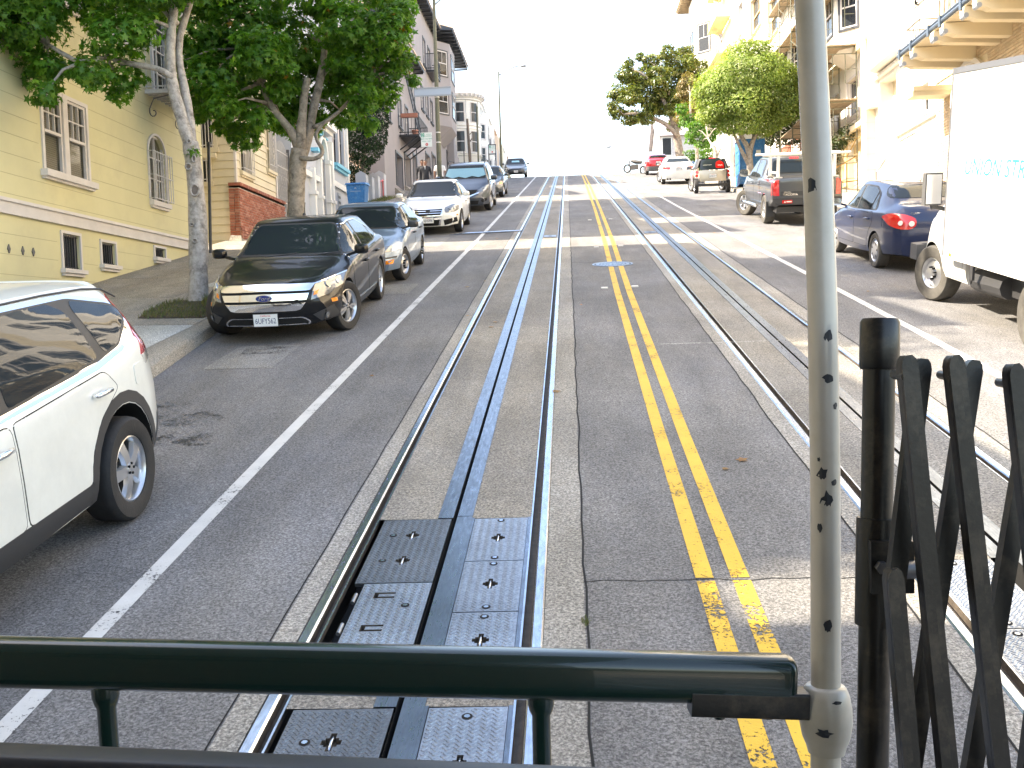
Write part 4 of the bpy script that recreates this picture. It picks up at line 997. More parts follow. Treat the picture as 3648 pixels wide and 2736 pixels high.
for (y0, y1) in ((49.8, 52.4), (52.8, 55.2), (57.5, 60.2)):
    b.add([(XL_, y0, prof(y0) - .1), (XL_ + .8, y0, prof(y0) - .1), (XL_ + .8, y1, prof(y1) + .18), (XL_, y1, prof(y1) + .18), (XL_, y0, prof(y0) + .55), (XL_, y1, prof(y1) + .3)], [(1, 2, 5, 4), (0, 1, 4), (2, 3, 5)])
b.make('door_ramp', 'pavement', gr1)

# --- white round-bay victorian past the grey building
wv = bbox_house('white_victorian', 'ornate white victorian house with a round two storey bay', 1, -9.3, 75.8, 86.5, 12, 21.0, 10, [], 'clean_white')
def round_bay(parent, cx, cy, r, z0, z1, m, wins, n=28, a0=-1.9, a1=1.75):
    b = B(); pz = [(z0 - .9, .75), (z0, 1.0), (z0 + .12, 1.05), (z0 + .2, 1.0), (z1 - .5, 1.0), (z1 - .45, 1.08), (z1 - .3, 1.08), (z1 - .2, 1.18), (z1, 1.25)]
    for (za, zb_) in wins: pz += [(za - .28, 1.0), (za - .25, 1.07), (za - .12, 1.07), (za - .10, 1.0), (zb_ + .12, 1.0), (zb_ + .15, 1.05), (zb_ + .3, 1.05), (zb_ + .32, 1.0)]
    pz.sort(); b.lathe([(r * k, z) for z, k in pz], (cx, cy, 0), n=40); b.make('bay_wall', m, parent, 40)
    for (za, zb_) in wins:
        for a in (-2.3, -1.5, -.72, 0.05):
            c = Vector((cx, cy, 0)); hw = .36
            f = B(); g = B()
            def arcbox(bb, aa, ab, zz0, zz1, r0, r1):
                q = []; ns = 6
                for i_ in range(ns + 1):
                    ang = aa + (ab - aa) * i_ / ns
                    for rr in (r0 - .01, r1 + .006):
                        for zz in (zz0, zz1): q.append((cx + rr * math.cos(ang), cy + rr * math.sin(ang), zz))
                fs = [(0, 2, 3, 1), (4 * ns, 4 * ns + 1, 4 * ns + 3, 4 * ns + 2)]
                for i_ in range(ns): o_ = 4 * i_; fs += [(o_ + 2, o_ + 6, o_ + 7, o_ + 3), (o_ + 1, o_ + 3, o_ + 7, o_ + 5), (o_, o_ + 4, o_ + 6, o_ + 2)]
                bb.add(q, fs)
            w = hw / r
            arcbox(g, a - w, a + w, za, zb_, r, r + .012); pn = None
            for e in (-1, 1): arcbox(f, a + e * w - .04 * (e > 0), a + e * w + .04 * (e < 0), za, zb_, r, r + .04)
            arcbox(f, a - w, a + w, (za + zb_) / 2 - .03, (za + zb_) / 2 + .03, r, r + .04); arcbox(f, a - w, a + w, zb_ - .05, zb_, r, r + .04); arcbox(f, a - w, a + w, za, za + .05, r, r + .04)
            ff = f.make('window', 'trim_white', parent); g.make('pane', 'window_glass', ff)
            h = B()
            for e in (-1, 1): arcbox(h, a + e * (w + .13) - .06, a + e * (w + .13) + .06, za - .1, zb_ + .12, r, r + .07)
            h.make('colonnette', m, parent)
round_bay(wv, -8.3, 79.6, 1.55, 15.9, 20.6, 'clean_white', [(16.1, 17.75), (18.4, 19.95)])
q = B()
for k in range(18): a = -2.6 + k * .2; q.obox((-8.3 + 1.85 * math.cos(a), 79.6 + 1.85 * math.sin(a), 20.45), Vector((math.cos(a), math.sin(a), 0)) * .12, Vector((-math.sin(a), math.cos(a), 0)) * .07, (0, 0, .1))
q.make('cornice_bracket', 'trim_white', wv)
cornice(wv, 1, -9.3, 78.5, 86.5, 20.4, .7, .6, 'clean_white', dent=.6)
cols = ['clean_white', 'white_wall', 'pink_wall', 'cream_wall', 'white_wall', 'pink_wall']
for i in range(6):
    y0 = 86.8 + i * 6.6; zr = 21.7 + i * .25
    h = bbox_house('row_house', ['white row house with bracketed bay just past the round bay', 'second white row house past the round bay', 'pale pink row house halfway along the far row', 'cream row house beyond the pink one', 'white row house near the end of the far row', 'pinkish row house at the end of the far row'][i], 1, -7.9, y0, y0 + 6.4, 12, zr, 10, [], cols[i], cat='row house')
    bay(h, 1, -7.9, y0 + .8, y0 + 4.2, 16.2, zr - .5, 1.0, .9, cols[i], [(16.9, 18.2), (18.9, 20.2)], mt='trim_white')
    cornice(h, 1, -7.9, y0, y0 + 6.4, zr - .6, .7, .8, cols[i], dent=.7)

# ====== RIGHT SIDE (facades at x=10.8 facing -x) ======
XR = 10.8
# building A: tan brick with bracketed balcony
opsA = [(26.6, 28.75, 5.0, 9.0), (20.5, 24.2, 4.0, 8.6), (21.5, 22.7, 10.6, 12.2), (24.0, 25.3, 10.6, 12.2), (27.2, 28.5, 10.6, 12.2)]
A = bbox_house('brick_apartments', 'tan brick apartment building with bracketed balcony above the white truck', -1, XR, 10, 30.2, 1, 20, 12, opsA, 'cream_wall', reveal=.35)
b = B()   # shallow bricks as raised courses
def courses(b, y0, y1, z0, z1, X, hole=None, st=.27, h=.085, arch=None):
    z = z0; row = 0
    while z < z1:
        y = y0 + (0 if row % 2 else -st / 2)
        while y < y1:
            ya, yb = max(y, y0), min(y + st - .014, y1)
            if yb - ya > .04 and not (arch and ((arch[0] < ya < arch[1] or arch[0] < yb < arch[1]) and (z < arch[2] or ((((ya + yb) / 2 - (arch[0] + arch[1]) / 2) / ((arch[1] - arch[0]) / 2)) ** 2 + ((z - arch[2]) / arch[3]) ** 2 < 1.05)))):
                b.box(X - .025, X - .001, ya, yb, z, z + h - .014)
            y += st
        z += h; row += 1
    return b
courses(b, 28.78, 30.15, 5.0, 9.0, XR); courses(b, 20.2, 30.15, 9.02, 9.0 + .5, XR); courses(b, 24.25, 26.55, 4.6, 9.0, XR)
stuff(b.make('brick_course', 'brick_tan', A))
spandrel(A, -1, XR, 26.6, 28.75, 8.1, 9.0, -.001, 'cream_wall'); arch_trim(A, -1, XR, 27.675, 1.075, .9, 8.1, .14, .002, .10, 'white_wall')
b = B(); fb(b, -1, XR, 26.62, 28.73, 5.0, 8.95, -.34, -.30); b.make('entrance_panel', 'dark_trim', A)
b = B()
for k in range(9): 
    yc = 26.85 + k * .22; b.tube([(XR + .28, yc + .09 * math.cos(a), 8.35 + .18 * math.sin(a)) for a in [j * .8 for j in range(8)]], .014, 5)
fb(b, -1, XR, 26.62, 28.73, 7.95, 8.0, -.30, -.26); b.make('iron_fanlight', 'iron', A)
b = B(); b.box(XR - 1.1, XR - .03, 28.85, 29.55, 8.62, 8.75); b.box(XR - 1.1, XR - .03, 28.9, 29.5, 8.5, 8.62); b.make('hood_beam', 'cream_wall', A)
# wide balcony
b = B(); b.box(9.2, XR - .03, 20.0, 28.6, 9.42, 9.52); b.make('balcony_floor', 'cream_wall', A)
b = B(); 
for k in range(9): pass
for (y) in (28.25, 27.39, 25.89, 25.24, 23.98, 23.24, 22.1, 21.3, 20.3):
    q = B(); pr = [(9.17, 9.40), (9.15, 9.27), (9.22, 9.16), (9.36, 9.15), (9.46, 9.10), (10.1, 9.07), (XR - .003, 9.03), (XR - .003, 9.41)]
    q.prism(pr, lambda u, v, d: (u, y + d, v), -.13, .13); q.make('balcony_bracket', 'cream_wall', A)
    q = B(); q.tube([(9.21, y - .138, 9.20), (9.21, y + .10, 9.20)], .06, 12); q.make('bracket_roll', 'sign_back', A, 60)
for y0, y1 in ((28.35, 27.5), (25.8, 25.3), (23.9, 23.3)):
    q = B(); q.box(9.8, 10.4, y1, y0, 9.36, 9.415); q.make('soffit_panel', 'grey_wall', A)
b = B(); b.tube([(9.2, 28.55, 9.50), (9.2, 20.0, 9.50)], .06, 10); b.tube([(9.2, 28.55, 9.60), (9.2, 20.0, 9.60)], .035, 8); b.tube([(9.2, 25.31, 9.50), (10.7, 25.31, 9.5)], .06, 8)
for y in (28.3, 27.4, 26.1, 25.3, 24.0, 23.2): b.box(9.12, 9.28, y - .06, y + .06, 9.36, 9.62)
b.make('gutter', 'gutter', A)
def scroll_rail(parent, x, y0, y1, z0, z1, m='rail_iron', endx=None):
    b = B()
    b.box(x - .02, x + .02, y0, y1, z1 - .03, z1); b.box(x - .015, x + .015, y0, y1, z0, z0 + .025)
    n = max(2, int((y1 - y0) / .35))
    for i in range(n + 1): y = y0 + (y1 - y0) * i / n; b.box(x - .012, x + .012, y - .012, y + .012, z0, z1)
    for i in range(n):
        yc = y0 + (y1 - y0) * (i + .5) / n; h = (z1 - z0)
        for sg in (-1, 1): b.tube([(x, yc + sg * .12 * math.sin(a) * (1 - a / 10), z0 + h * .5 + sg * h * .38 * math.cos(a * .8)) for a in [j * .7 for j in range(8)]], .010, 5)
    if endx:
        for y in (y0, y1): b.box(min(x, endx), max(x, endx), y - .015, y + .015, z1 - .03, z1); b.box(min(x, endx), max(x, endx), y - .012, y + .012, z0, z0 + .025)
        for i in range(6): xx = x + (endx - x) * i / 6; b.box(xx - .01, xx + .01, y1 - .01, y1 + .01, z0, z1)
    return b.make('balcony_railing', m, parent)
scroll_rail(A, 9.35, 22.0, 25.9, 9.62, 10.35, endx=10.7); scroll_rail(A, 9.35, 27.3, 28.3, 9.62, 10.15, endx=10.7)
for o in opsA[2:]: window(A, -1, XR, *o, rv=.2, sash=True, casing=.12)
b = B(); b.box(XR - .9, XR - .1, 25.0, 28.4, 9.53, 9.75); b.prism([(0, 0)] and [(24.6, 0), (28.4, 0), (28.4, .5), (27.5, .8), (25.5, .8), (24.6, .5)], lambda u, v, d: (XR - .5 + d, u, 9.75 + v), -.4, .4); b.make('bay_base', 'cream_wall', A)
# pale curved bay over the balcony
bay(A, -1, XR, 25.2, 28.4, 10.55, 19, .9, .9, 'white_wall', [(10.9, 12.3), (14, 15.5)])
# building B: white stucco, recessed entrance
opsB = [(30.75, 31.3, 8.45, 9.3), (31.62, 32.85, 11.95, 13.4), (33.75, 35.5, 5.5, 10.38), (30.6, 31.6, 11.95, 13.4), (33.6, 35.0, 12.2, 13.8), (31.95, 33.5, 5.6, 8.05)]
Bb = bbox_house('white_apartments', 'white stucco apartment building with a deep recessed entrance', -1, XR, 30.2, 36.0, 3, 20.5, 12, opsB, 'white_wall', reveal=.5)
b = B(); b.add([(XR + .45, 33.7, 5), (XR + .45, 35.6, 5), (XR + .45, 35.6, 10.5), (XR + .45, 33.7, 10.5)], [(0, 1, 2, 3)]); b.make('entrance_back', 'cream_wall', Bb)
b = B(); fb(b, -1, XR, 31.95, 33.5, 5.6, 8.05, -.1, -.05); 
for k in range(1, 4): fb(b, -1, XR, 31.95, 33.5, 5.6 + k * .6, 5.62 + k * .6, -.05, -.035)
b.make('garage_door', 'white_wall', Bb)
for o in (opsB[0], opsB[1], opsB[3], opsB[4]): window(Bb, -1, XR, *o, rv=.12, casing=.07, sill=.1, fm='white_wall')
b = B(); fb(b, -1, XR, 30.2, 33.6, 8.2, 8.28, .002, .1); fb(b, -1, XR, 30.2, 36, 10.5, 10.62, .002, .14); fb(b, -1, XR, 33.55, 33.75, 5.5, 8.45, .002, .35); fb(b, -1, XR, 30.2, 36, 14.2, 14.35, .002, .2); fb(b, -1, XR, 32.9, 33.2, 10.9, 12.3, .002, .05); b.make('belt_course', 'white_wall', Bb)
for k in range(6):
    b = B(); b.box(10.35, XR + .4, 33.78, 35.48, prof(34.6) + .15 + k * .16 - (.3 if k == 0 else 0), prof(34.6) + .31 + k * .16); b.v = [(x + k * .12 if x < 10.6 else x, y, z) for x, y, z in b.v]; b.make('entrance_step', 'cream_wall', Bb)
b = B(); b.tube([(10.2, 33.95, prof(34) + 1.0), (10.7, 33.95, prof(34) + 1.7)], .025); b.tube([(10.2, 33.95, prof(34) + .2), (10.2, 33.95, prof(34) + 1.0)], .02); b.make('handrail', 'iron', Bb)
pl = B(); pl.box(XR - .32, XR + .3, 36.02, 36.62, 4, 20.6); plo = pl.make('corner_pilaster', 'cream_wall', Bb)
b = B(); z = 6.4
while z < 20: b.box(XR - .325, XR - .319, 36.02, 36.62, z, z + .012); b.box(XR - .32, XR + .3, 36.012, 36.019, z, z + .012); z += .55
b.make('pilaster_joint', 'tan_wall', Bb)
b = B(); fb(b, -1, XR, 35.6, 36.0, 12.0, 13.6, .002, .5); fb(b, -1, XR, 35.65, 36.0, 9.6, 11.2, .002, .3); b.make('bay_return', 'white_wall', Bb)
bay(Bb, -1, XR, 31.9, 35.7, 10.7, 20, .5, .6, 'white_wall', [(15, 16.4), (18, 19.2)])
# building C: under scaffolding
opsC = [(37.1, 39.5, 6.9, 8.95), (40.5, 41.4, 9.6, 11.2), (38.0, 39.4, 9.9, 11.3), (37.9, 39.6, 12.6, 14.2), (42.5, 43.5, 12.6, 14.2), (46.5, 47.8, 12.9, 14.5), (45.2, 46.4, 9.4, 11.0), (51.9, 53.9, 17.0, 18.9), (42.5, 43.6, 16.2, 17.8), (46.5, 47.8, 16.2, 17.8)]
Cc = bbox_house('scaffolded_building', 'cream apartment building with yellow ground floor behind the scaffolding', -1, XR, 36.64, 55.0, 4, 22.5, 12, opsC, 'white_wall', reveal=.3)
b = B(); fb(b, -1, XR, 36.66, 37.08, 6.0, 9.1, .002, .06); fb(b, -1, XR, 39.52, 44.0, 6.0, 9.1, .002, .06); fb(b, -1, XR, 37.08, 39.52, 8.97, 9.2, .002, .06); fb(b, -1, XR, 37.1, 39.5, 6.9, 8.95, -.27, -.22); b.make('garage_front', 'tan_wall', Cc)
b = B(); fb(b, -1, XR, 37.5, 38.2, 7.3, 8.3, -.22, -.20); fb(b, -1, XR, 38.5, 39.2, 7.3, 8.3, -.22, -.20); b.make('garage_window', 'cream_wall', Cc)
for o in opsC[1:]: window(Cc, -1, XR, *o, rv=.15, casing=.1, fm='tan_wall' if o[0] > 50 else 'trim_white')
b = B(); fb(b, -1, XR, 36.64, 45, 9.22, 9.4, .002, .3); fb(b, -1, XR, 36.64, 55, 12.0, 12.2, .002, .25); fb(b, -1, XR, 36.64, 55, 15.6, 15.8, .002, .25); b.make('belt_course', 'cream_wall', Cc)
bay(Cc, -1, XR, 37.3, 40.4, 12.3, 22, .8, .8, 'white_wall', [(12.9, 14.4), (16.4, 17.9)], under=.5)
bay(Cc, -1, XR, 44.5, 48.5, 12.3, 22, .9, .9, 'white_wall', [(12.9, 14.4), (16.4, 17.9)], under=.5)
b = B(); b.box(XR - .08, XR - .003, 45.0, 51.5, 6.9, 10.9); b.make('brick_front', 'brick_red', Cc)
for ya, yb in ((47.0, 48.6), (50.3, 51.4)): b = B(); b.box(XR - .14, XR - .085, ya, yb, 7.7, 10.6); b.make('door_panel', 'white_wall', Cc)
# scaffolding
sc = thing('scaffolding', 'tubular steel scaffolding with plank decks against the cream building', 'scaffolding', (9.9, 42, prof(42)))
for y in (37.55, 39.9, 42.4, 44.7, 47.0):
    zg = prof(y) + .15
    for x in (9.35, 10.6):
        b = B(); b.tube([(x, y, zg), (x, y, 19.5)], .024, 8); b.make('scaffold_post', 'olive_pole', sc, 60)
    b = B(); z = 8.25
    while z < 19.5:
        b.tube([(9.35, y, z), (10.6, y, z)], .022, 6); b.tube([(9.35, y, z - .25), (10.6, y, z - .25)], .016, 6)
        b.tube([(10.2, y, z - .25), (10.2, y, z - 1.3), (10.6, y, z - 1.35)], .016, 6); b.tube([(10.2, y, z - .8), (10.6, y, z - .8)], .014, 6)
        b.tube([(9.75, y, z - .25), (9.75, y, z - 1.3), (9.35, y, z - 1.35)], .016, 6)
        z += 1.97
    b.make('scaffold_frame', 'olive_pole', sc)
b = B(); ys = [37.55, 39.9, 42.4, 44.7, 47.0]
for i in range(4):
    for z in (8.2, 10.2, 12.15, 14.1, 16.1): 
        b.tube([(9.33, ys[i], z - 1.5), (9.33, ys[i + 1], z - .3)], .012, 5); b.tube([(9.33, ys[i + 1], z - 1.5), (9.33, ys[i], z - .3)], .012, 5)
        b.tube([(9.33, ys[i], z + .9), (9.33, ys[i + 1], z + .9)], .016, 5)
b.make('cross_brace', 'olive_pole', sc)
q = B(); q.box(0, .23, 0, 2.6, 0, .045); pm = q.mesh('deck_plank', 'wood_plank')
for z in (10.24, 12.19, 14.16, 16.1, 18.1):
    for k in range(5):
        for i in range(4):
            if z < 11 and i > 2: continue
            link('deck_plank', pm, sc, loc=(9.36 + k * .245, ys[i] - .12 + rnd.uniform(-.06, .06), z + .02 + (i % 2) * .05))
q = B(); q.box(9.0, 9.35, 37.4, 44.0, 8.75, 8.82); q.make('protection_board', 'wood_plank', sc)
b = B(); 
for p_, q_ in (((9.36, 37.5, 7.6), (10.58, 37.5, 8.25)), ((10.58, 37.5, 8.9), (10.2, 37.5, 8.2)), ((9.36, 37.5, 7.25), (10.58, 37.5, 7.35)), ((9.36, 37.5, 7.3), (9.33, 42, 8.6)), ((9.33, 39.9, 8.6), (9.33, 42.4, 7.9))): b.tube([p_, q_], .02, 5)
tag(b.make('warning_tape', 'leaf_orange'), 'orange warning tape tied across the foot of the scaffolding', 'tape')
# building D: far white building with fire escape
opsD = [(56.4, 59.2, 18.6, 20.6), (61.9, 63.2, 19.4, 21.6), (70.0, 73.0, 20.9, 22.9), (60, 61.5, 15.5, 17.2), (66, 67.5, 15.8, 17.6), (76, 78, 21.5, 23.4)]
D = bbox_house('white_building', 'tall white building with a fire escape above the round green tree', -1, XR, 55.2, 80.0, 8, 26.6, 12, opsD, 'white_wall', reveal=.3)
for o in opsD: window(D, -1, XR, *o, rv=.2, casing=.14, fm='trim_white' if o[0] != 56.4 else 'tan_wall', grid=(2, 1))
bay(D, -1, XR, 74, 79.6, 17, 26.3, 1.2, 1.2, 'white_wall', [(18.5, 20.4), (22, 24)])
b = B(); b.box(XR - 2.0, XR, 73.5, 80.4, 26.6, 26.8); b.box(XR - .9, XR, 55.2, 73.5, 26.6, 26.8); b.make('cornice', 'cream_wall', D)
q = B()
for k in range(14): y = 73.8 + k * .48; q.box(XR - 1.9, XR - .1, y, y + .16, 26.42, 26.6)
q.make('cornice_bracket', 'wood_plank', D)
fe = B()
for z in (17.5, 19.6, 21.9, 24.0):
    fe.box(XR - 1.0, XR - .05, 66, 70, z, z + .06); fe.box(XR - 1.0, XR - .96, 66, 70, z + .9, z + .94)
    for k in range(11): fe.box(XR - .99, XR - .97, 66 + k * .4, 66.03 + k * .4, z, z + .9)
    fe.bar((XR - .6, 66.2, z + .06), (XR - .6, 69, z + 2.1), .3, .04)
fe.make('fire_escape', 'tan_wall', D)
# far house past the crest
fh = thing('gabled_house', 'small white gabled house far behind the red car', 'house', (12.5, 101, prof(101)))
fx, fz = -.45, 2.0
b = B(); b.box(9.4 + fx, 16, 98, 106, 13, 18.6 + fz); b.add([(9.4 + fx, 98, 18.6 + fz), (9.4 + fx, 106, 18.6 + fz), (9.4 + fx, 102, 20.6 + fz), (16, 98, 18.6 + fz), (16, 106, 18.6 + fz), (16, 102, 20.6 + fz)], [(0, 2, 1), (3, 4, 5)]); b.make('wall', 'trim_white', fh)
b = B(); b.add([(9.0 + fx, 97.5, 18.3 + fz), (9.0 + fx, 102, 20.75 + fz), (16.2, 102, 20.75 + fz), (16.2, 97.5, 18.3 + fz), (9.0 + fx, 106.5, 18.3 + fz), (16.2, 106.5, 18.3 + fz)], [(0, 1, 2, 3), (1, 4, 5, 2)]); b.make('roof', 'grey_wall', fh)
for k in range(14): b = B(); b.box(9.42 + fx, 16, 97.95, 97.99, 14.5 + k * .42, 14.5 + k * .42 + .38); b.make('siding_board', 'trim_white', fh)
for (x0, x1, y0, y1) in ((9.33, 9.39, 99.6, 101.0), (9.6, 10.6, 97.88, 97.94)):
    b = B(); b.box(x0 + fx, x1 + fx, y0, y1, 17.2 + fz * .6, 18.2 + fz); w = b.make('window', 'clean_white', fh)
    b = B()
    if y1 - y0 > .5: b.box(x0 - .02 + fx, x0 - .005 + fx, y0 + .12, y1 - .12, 17.3 + fz * .6, 18.1 + fz)
    else: b.box(x0 + .1 + fx, x1 - .1 + fx, y0 - .02, y0 - .005, 17.3 + fz * .6, 18.1 + fz)
    b.make('pane', 'window_glass', w)
# ------------------------------------------------------------------ vehicles
def paintm(name, col, metal=0.0, rough=0.28, flake=0.0):
    m, nt, b = _nt(name)
    b.inputs['Base Color'].default_value = (*col, 1); b.inputs['Metallic'].default_value = metal; b.inputs['Roughness'].default_value = rough
    b.inputs['Coat Weight'].default_value = 0.8; b.inputs['Coat IOR'].default_value = 1.42; b.inputs['Coat Roughness'].default_value = 0.03
    t = ramp(nt, tex(nt, 'noise', 2.5, 6, 0.7), [(0.4, (0.92,) * 3), (0.7, (1.04,) * 3)])
    nt.links.new(mulmix(nt, tuple(col), t.outputs[0]), b.inputs['Base Color'])
    return m
M['paint_black'] = paintm('paint_black', (0.005, 0.0055, 0.007), 0.0, 0.35); M['paint_black'].node_tree.nodes['Principled BSDF'].inputs['Coat Weight'].default_value = 0.55; M['paint_black'].node_tree.nodes['Principled BSDF'].inputs['Specular IOR Level'].default_value = 0.2
M['paint_white'] = paintm('paint_white', (0.78, 0.78, 0.75))
M['paint_pearl'] = paintm('paint_pearl', (0.80, 0.80, 0.74))
M['paint_steelblue'] = paintm('paint_steelblue', (0.19, 0.26, 0.35), 0.4, 0.35)
M['paint_graphite'] = paintm('paint_graphite', (0.055, 0.065, 0.085), 0.5, 0.3)
M['paint_darkgreen'] = paintm('paint_darkgreen', (0.03, 0.04, 0.045), 0.4)
M['paint_navy'] = paintm('paint_navy', (0.008, 0.018, 0.062), 0.1, 0.3)
M['paint_red'] = paintm('paint_red', (0.42, 0.01, 0.015), 0.1)
M['paint_grey'] = paintm('paint_grey', (0.09, 0.095, 0.10), 0.5, 0.3)
M['paint_beige'] = paintm('paint_beige', (0.42, 0.38, 0.32), 0.4, 0.3)
M['plastic'] = mat('plastic', (0.035, 0.035, 0.037), 0.55)
M['plastic_grey'] = mat('plastic_grey', (0.09, 0.09, 0.092), 0.6)
M['tyre'] = mat('tyre', (0.022, 0.021, 0.021), 0.75, var=0.2, vscale=12, bmp=0.2, bscale=60)
M['tyre_dusty'] = mat('tyre_dusty', (0.075, 0.07, 0.062), 0.8, var=0.25, vscale=12)
M['chrome'] = mat('chrome', (0.82, 0.83, 0.85), 0.07, metal=1.0)
M['alloy'] = mat('alloy', (0.62, 0.63, 0.65), 0.28, metal=0.9)
M['headlamp'] = mat('headlamp', (0.20, 0.21, 0.22), 0.12, metal=0.4, coat=1.0)
M['amber'] = mat('amber', (0.75, 0.22, 0.01), 0.2, coat=0.6)
M['tail_red'] = mat('tail_red', (0.55, 0.015, 0.015), 0.12, coat=1.0)
M['lamp_white'] = mat('lamp_white', (0.75, 0.72, 0.66), 0.15, coat=1.0)
M['plate_white'] = mat('plate_white', (0.75, 0.76, 0.74), 0.4)
M['plate_navy'] = mat('plate_navy', (0.02, 0.03, 0.12), 0.5)
M['plate_red'] = mat('plate_red', (0.6, 0.03, 0.05), 0.5)
M['emblem_blue'] = mat('emblem_blue', (0.01, 0.03, 0.18), 0.15, coat=1.0)
M['teal_print'] = mat('teal_print', (0.02, 0.26, 0.27), 0.5)
M['sunshade'] = mat('sunshade', (0.30, 0.55, 0.62), 0.35, metal=0.3)
def pchip(pts, x):
    """smooth monotone interpolation through (x,y) points"""
    if x <= pts[0][0]: return pts[0][1]
    if x >= pts[-1][0]: return pts[-1][1]
    n = len(pts)
    h = [pts[i + 1][0] - pts[i][0] for i in range(n - 1)]; d = [(pts[i + 1][1] - pts[i][1]) / h[i] for i in range(n - 1)]
    m = [d[0]] + [0 if d[i - 1] * d[i] <= 0 else 3 * (h[i - 1] + h[i]) / ((2 * h[i] + h[i - 1]) / d[i - 1] + (h[i] + 2 * h[i - 1]) / d[i]) for i in range(1, n - 1)] + [d[-1]]
    i = max(k for k in range(n - 1) if pts[k][0] <= x)
    t = (x - pts[i][0]) / h[i]
    return (2 * t ** 3 - 3 * t * t + 1) * pts[i][1] + (t ** 3 - 2 * t * t + t) * h[i] * m[i] + (-2 * t ** 3 + 3 * t * t) * pts[i + 1][1] + (t ** 3 - t * t) * h[i] * m[i + 1]
def sstep(a, b, x): t = min(1, max(0, (x - a) / (b - a))); return t * t * (3 - 2 * t)
def lerp(a, b, t): return a + (b - a) * t
def car_body(S):
    yr, yf = S['y0'], S['y1']; top, belt, plan, roof = S['top'], S['belt'], S['plan'], S['roof']; zb = S.get('zb', [(yr, .28), (0, .2), (yf, .24)])
    ys = set(); n = 64
    for i in range(n + 1): ys.add(round(yr + (yf - yr) * i / n, 4))
    for p in top: ys.add(round(p[0], 4))
    for e in (.015, .04, .08): ys.add(yr + e); ys.add(yf - e)
    ys = sorted(y for y in ys if yr <= y <= yf)
    rings = []
    hw = S['W'] / 2
    for y in ys:
        zt = pchip(top, y); w = pchip(plan, y); b0 = pchip(zb, y); zB = min(pchip(belt, y), zt - .045); rw = min(pchip(roof, y), w * .97)
        gh = zt - zB
        zm = b0 + (zB - b0) * .55
        g = min(1, gh / .35)
        P = [(0, b0), (w * .8, b0), (w * .95, b0 + .03), (w * .985, b0 + .12), (w * S.get('sillw', .995), b0 + .2), (w, zm), (w * .998, zm + (zB - zm) * .5), (w * .99, zB - .08), (w * .981, zB - .045), (w * .968, zB - .02), (w * .952, zB - .005), (w * .935, zB + .006)]
        e = S.get('edge', .06)
        ex, ez = rw, zt - lerp(.03, e, g)
        for t in (.25, .5, .75): P.append((lerp(w * .935, ex, t) + .018 * g * math.sin(math.pi * t), lerp(zB + .004, ez, t)))
        P += [(ex, ez), (rw * .95, lerp(ez, zt, .55)), (rw * .82, zt - .012), (rw * .5, zt - .003), (0, zt)]
        rings.append((y, P))
    def warp(x, y, z):
        ff = sstep(yf - S.get('fr', 1.0), yf, y); rr = sstep(yr + .8, yr, y)
        ax = abs(x) / hw
        y2 = y - ff * (S.get('fbow', .28) * ax ** 2.6 + pchip(S['flean'], z)) + rr * (S.get('rbow', .16) * ax ** 2.6 + pchip(S['rlean'], z))
        return (x, y2, z)
    vs = []; fs = []; k = len(rings[0][1]); row = 2 * k - 2
    for y, P in rings:
        full = [(-x, z) for x, z in P[::-1]][:-1] + P[:] ; full = full[:-1]  # closed ring start at top centre going left side down and back up
        for x, z in full: vs.append(warp(x, y, z))
    row = len(full)
    for i in range(len(rings) - 1):
        for j in range(row): fs.append((i * row + j, i * row + (j + 1) % row, (i + 1) * row + (j + 1) % row, (i + 1) * row + j))
    # end caps as grids so that they can bow
    for idx, flip in ((0, False), (len(rings) - 1, True)):
        y, P = rings[idx]; prev = None; NX = 12
        lst = []
        for j in range(k):
            x, z = P[j]; r = [len(vs) + i for i in range(NX + 1)]
            for i in range(NX + 1): vs.append(warp(-x + 2 * x * i / NX, y, z))
            lst.append(r)
        for j in range(k - 1):
            for i in range(NX):
                q = (lst[j][i], lst[j][i + 1], lst[j + 1][i + 1], lst[j + 1][i]); fs.append(q if not flip else q[::-1])
    bm = bmesh.new(); bv = [bm.verts.new(v) for v in vs]
    for f in fs:
        try: bm.faces.new([bv[i] for i in f])
        except ValueError: pass
    bmesh.ops.remove_doubles(bm, verts=bm.verts, dist=1e-4); bmesh.ops.recalc_face_normals(bm, faces=bm.faces)
    me = bpy.data.meshes.new('body'); bm.to_mesh(me); bm.free()
    return me
def bool_cut(me, cutters, mats):
    o = bpy.data.objects.new('tmp', me); COL.objects.link(o)
    for mm in mats: me.materials.append(M[mm])
    tmp = [o]
    cb = B()
    for (x0, x1, y, z, r) in cutters:
        n = 28; ring = [(y + r * math.cos(6.2832 * i / n), z + r * math.sin(6.2832 * i / n)) for i in range(n)]
        cb.prism(ring, lambda u, v, t: (t, u, v), x0, x1, 0)
    cm = cb.mesh('cut', [mats[0], mats[1]]); cm.polygons.foreach_set('material_index', [1] * len(cm.polygons))
    bmm = bmesh.new(); bmm.from_mesh(cm); bmesh.ops.recalc_face_normals(bmm, faces=bmm.faces); bmm.to_mesh(cm); bmm.free()
    c = bpy.data.objects.new('cut', cm); COL.objects.link(c)
    md = o.modifiers.new('b', 'BOOLEAN'); md.object = c; md.operation = 'DIFFERENCE'; md.solver = 'EXACT'; md.material_mode = 'INDEX'
    dg = bpy.context.evaluated_depsgraph_get(); r = bpy.data.meshes.new_from_object(o.evaluated_get(dg))
    bpy.data.objects.remove(o); bpy.data.objects.remove(c)
    return r
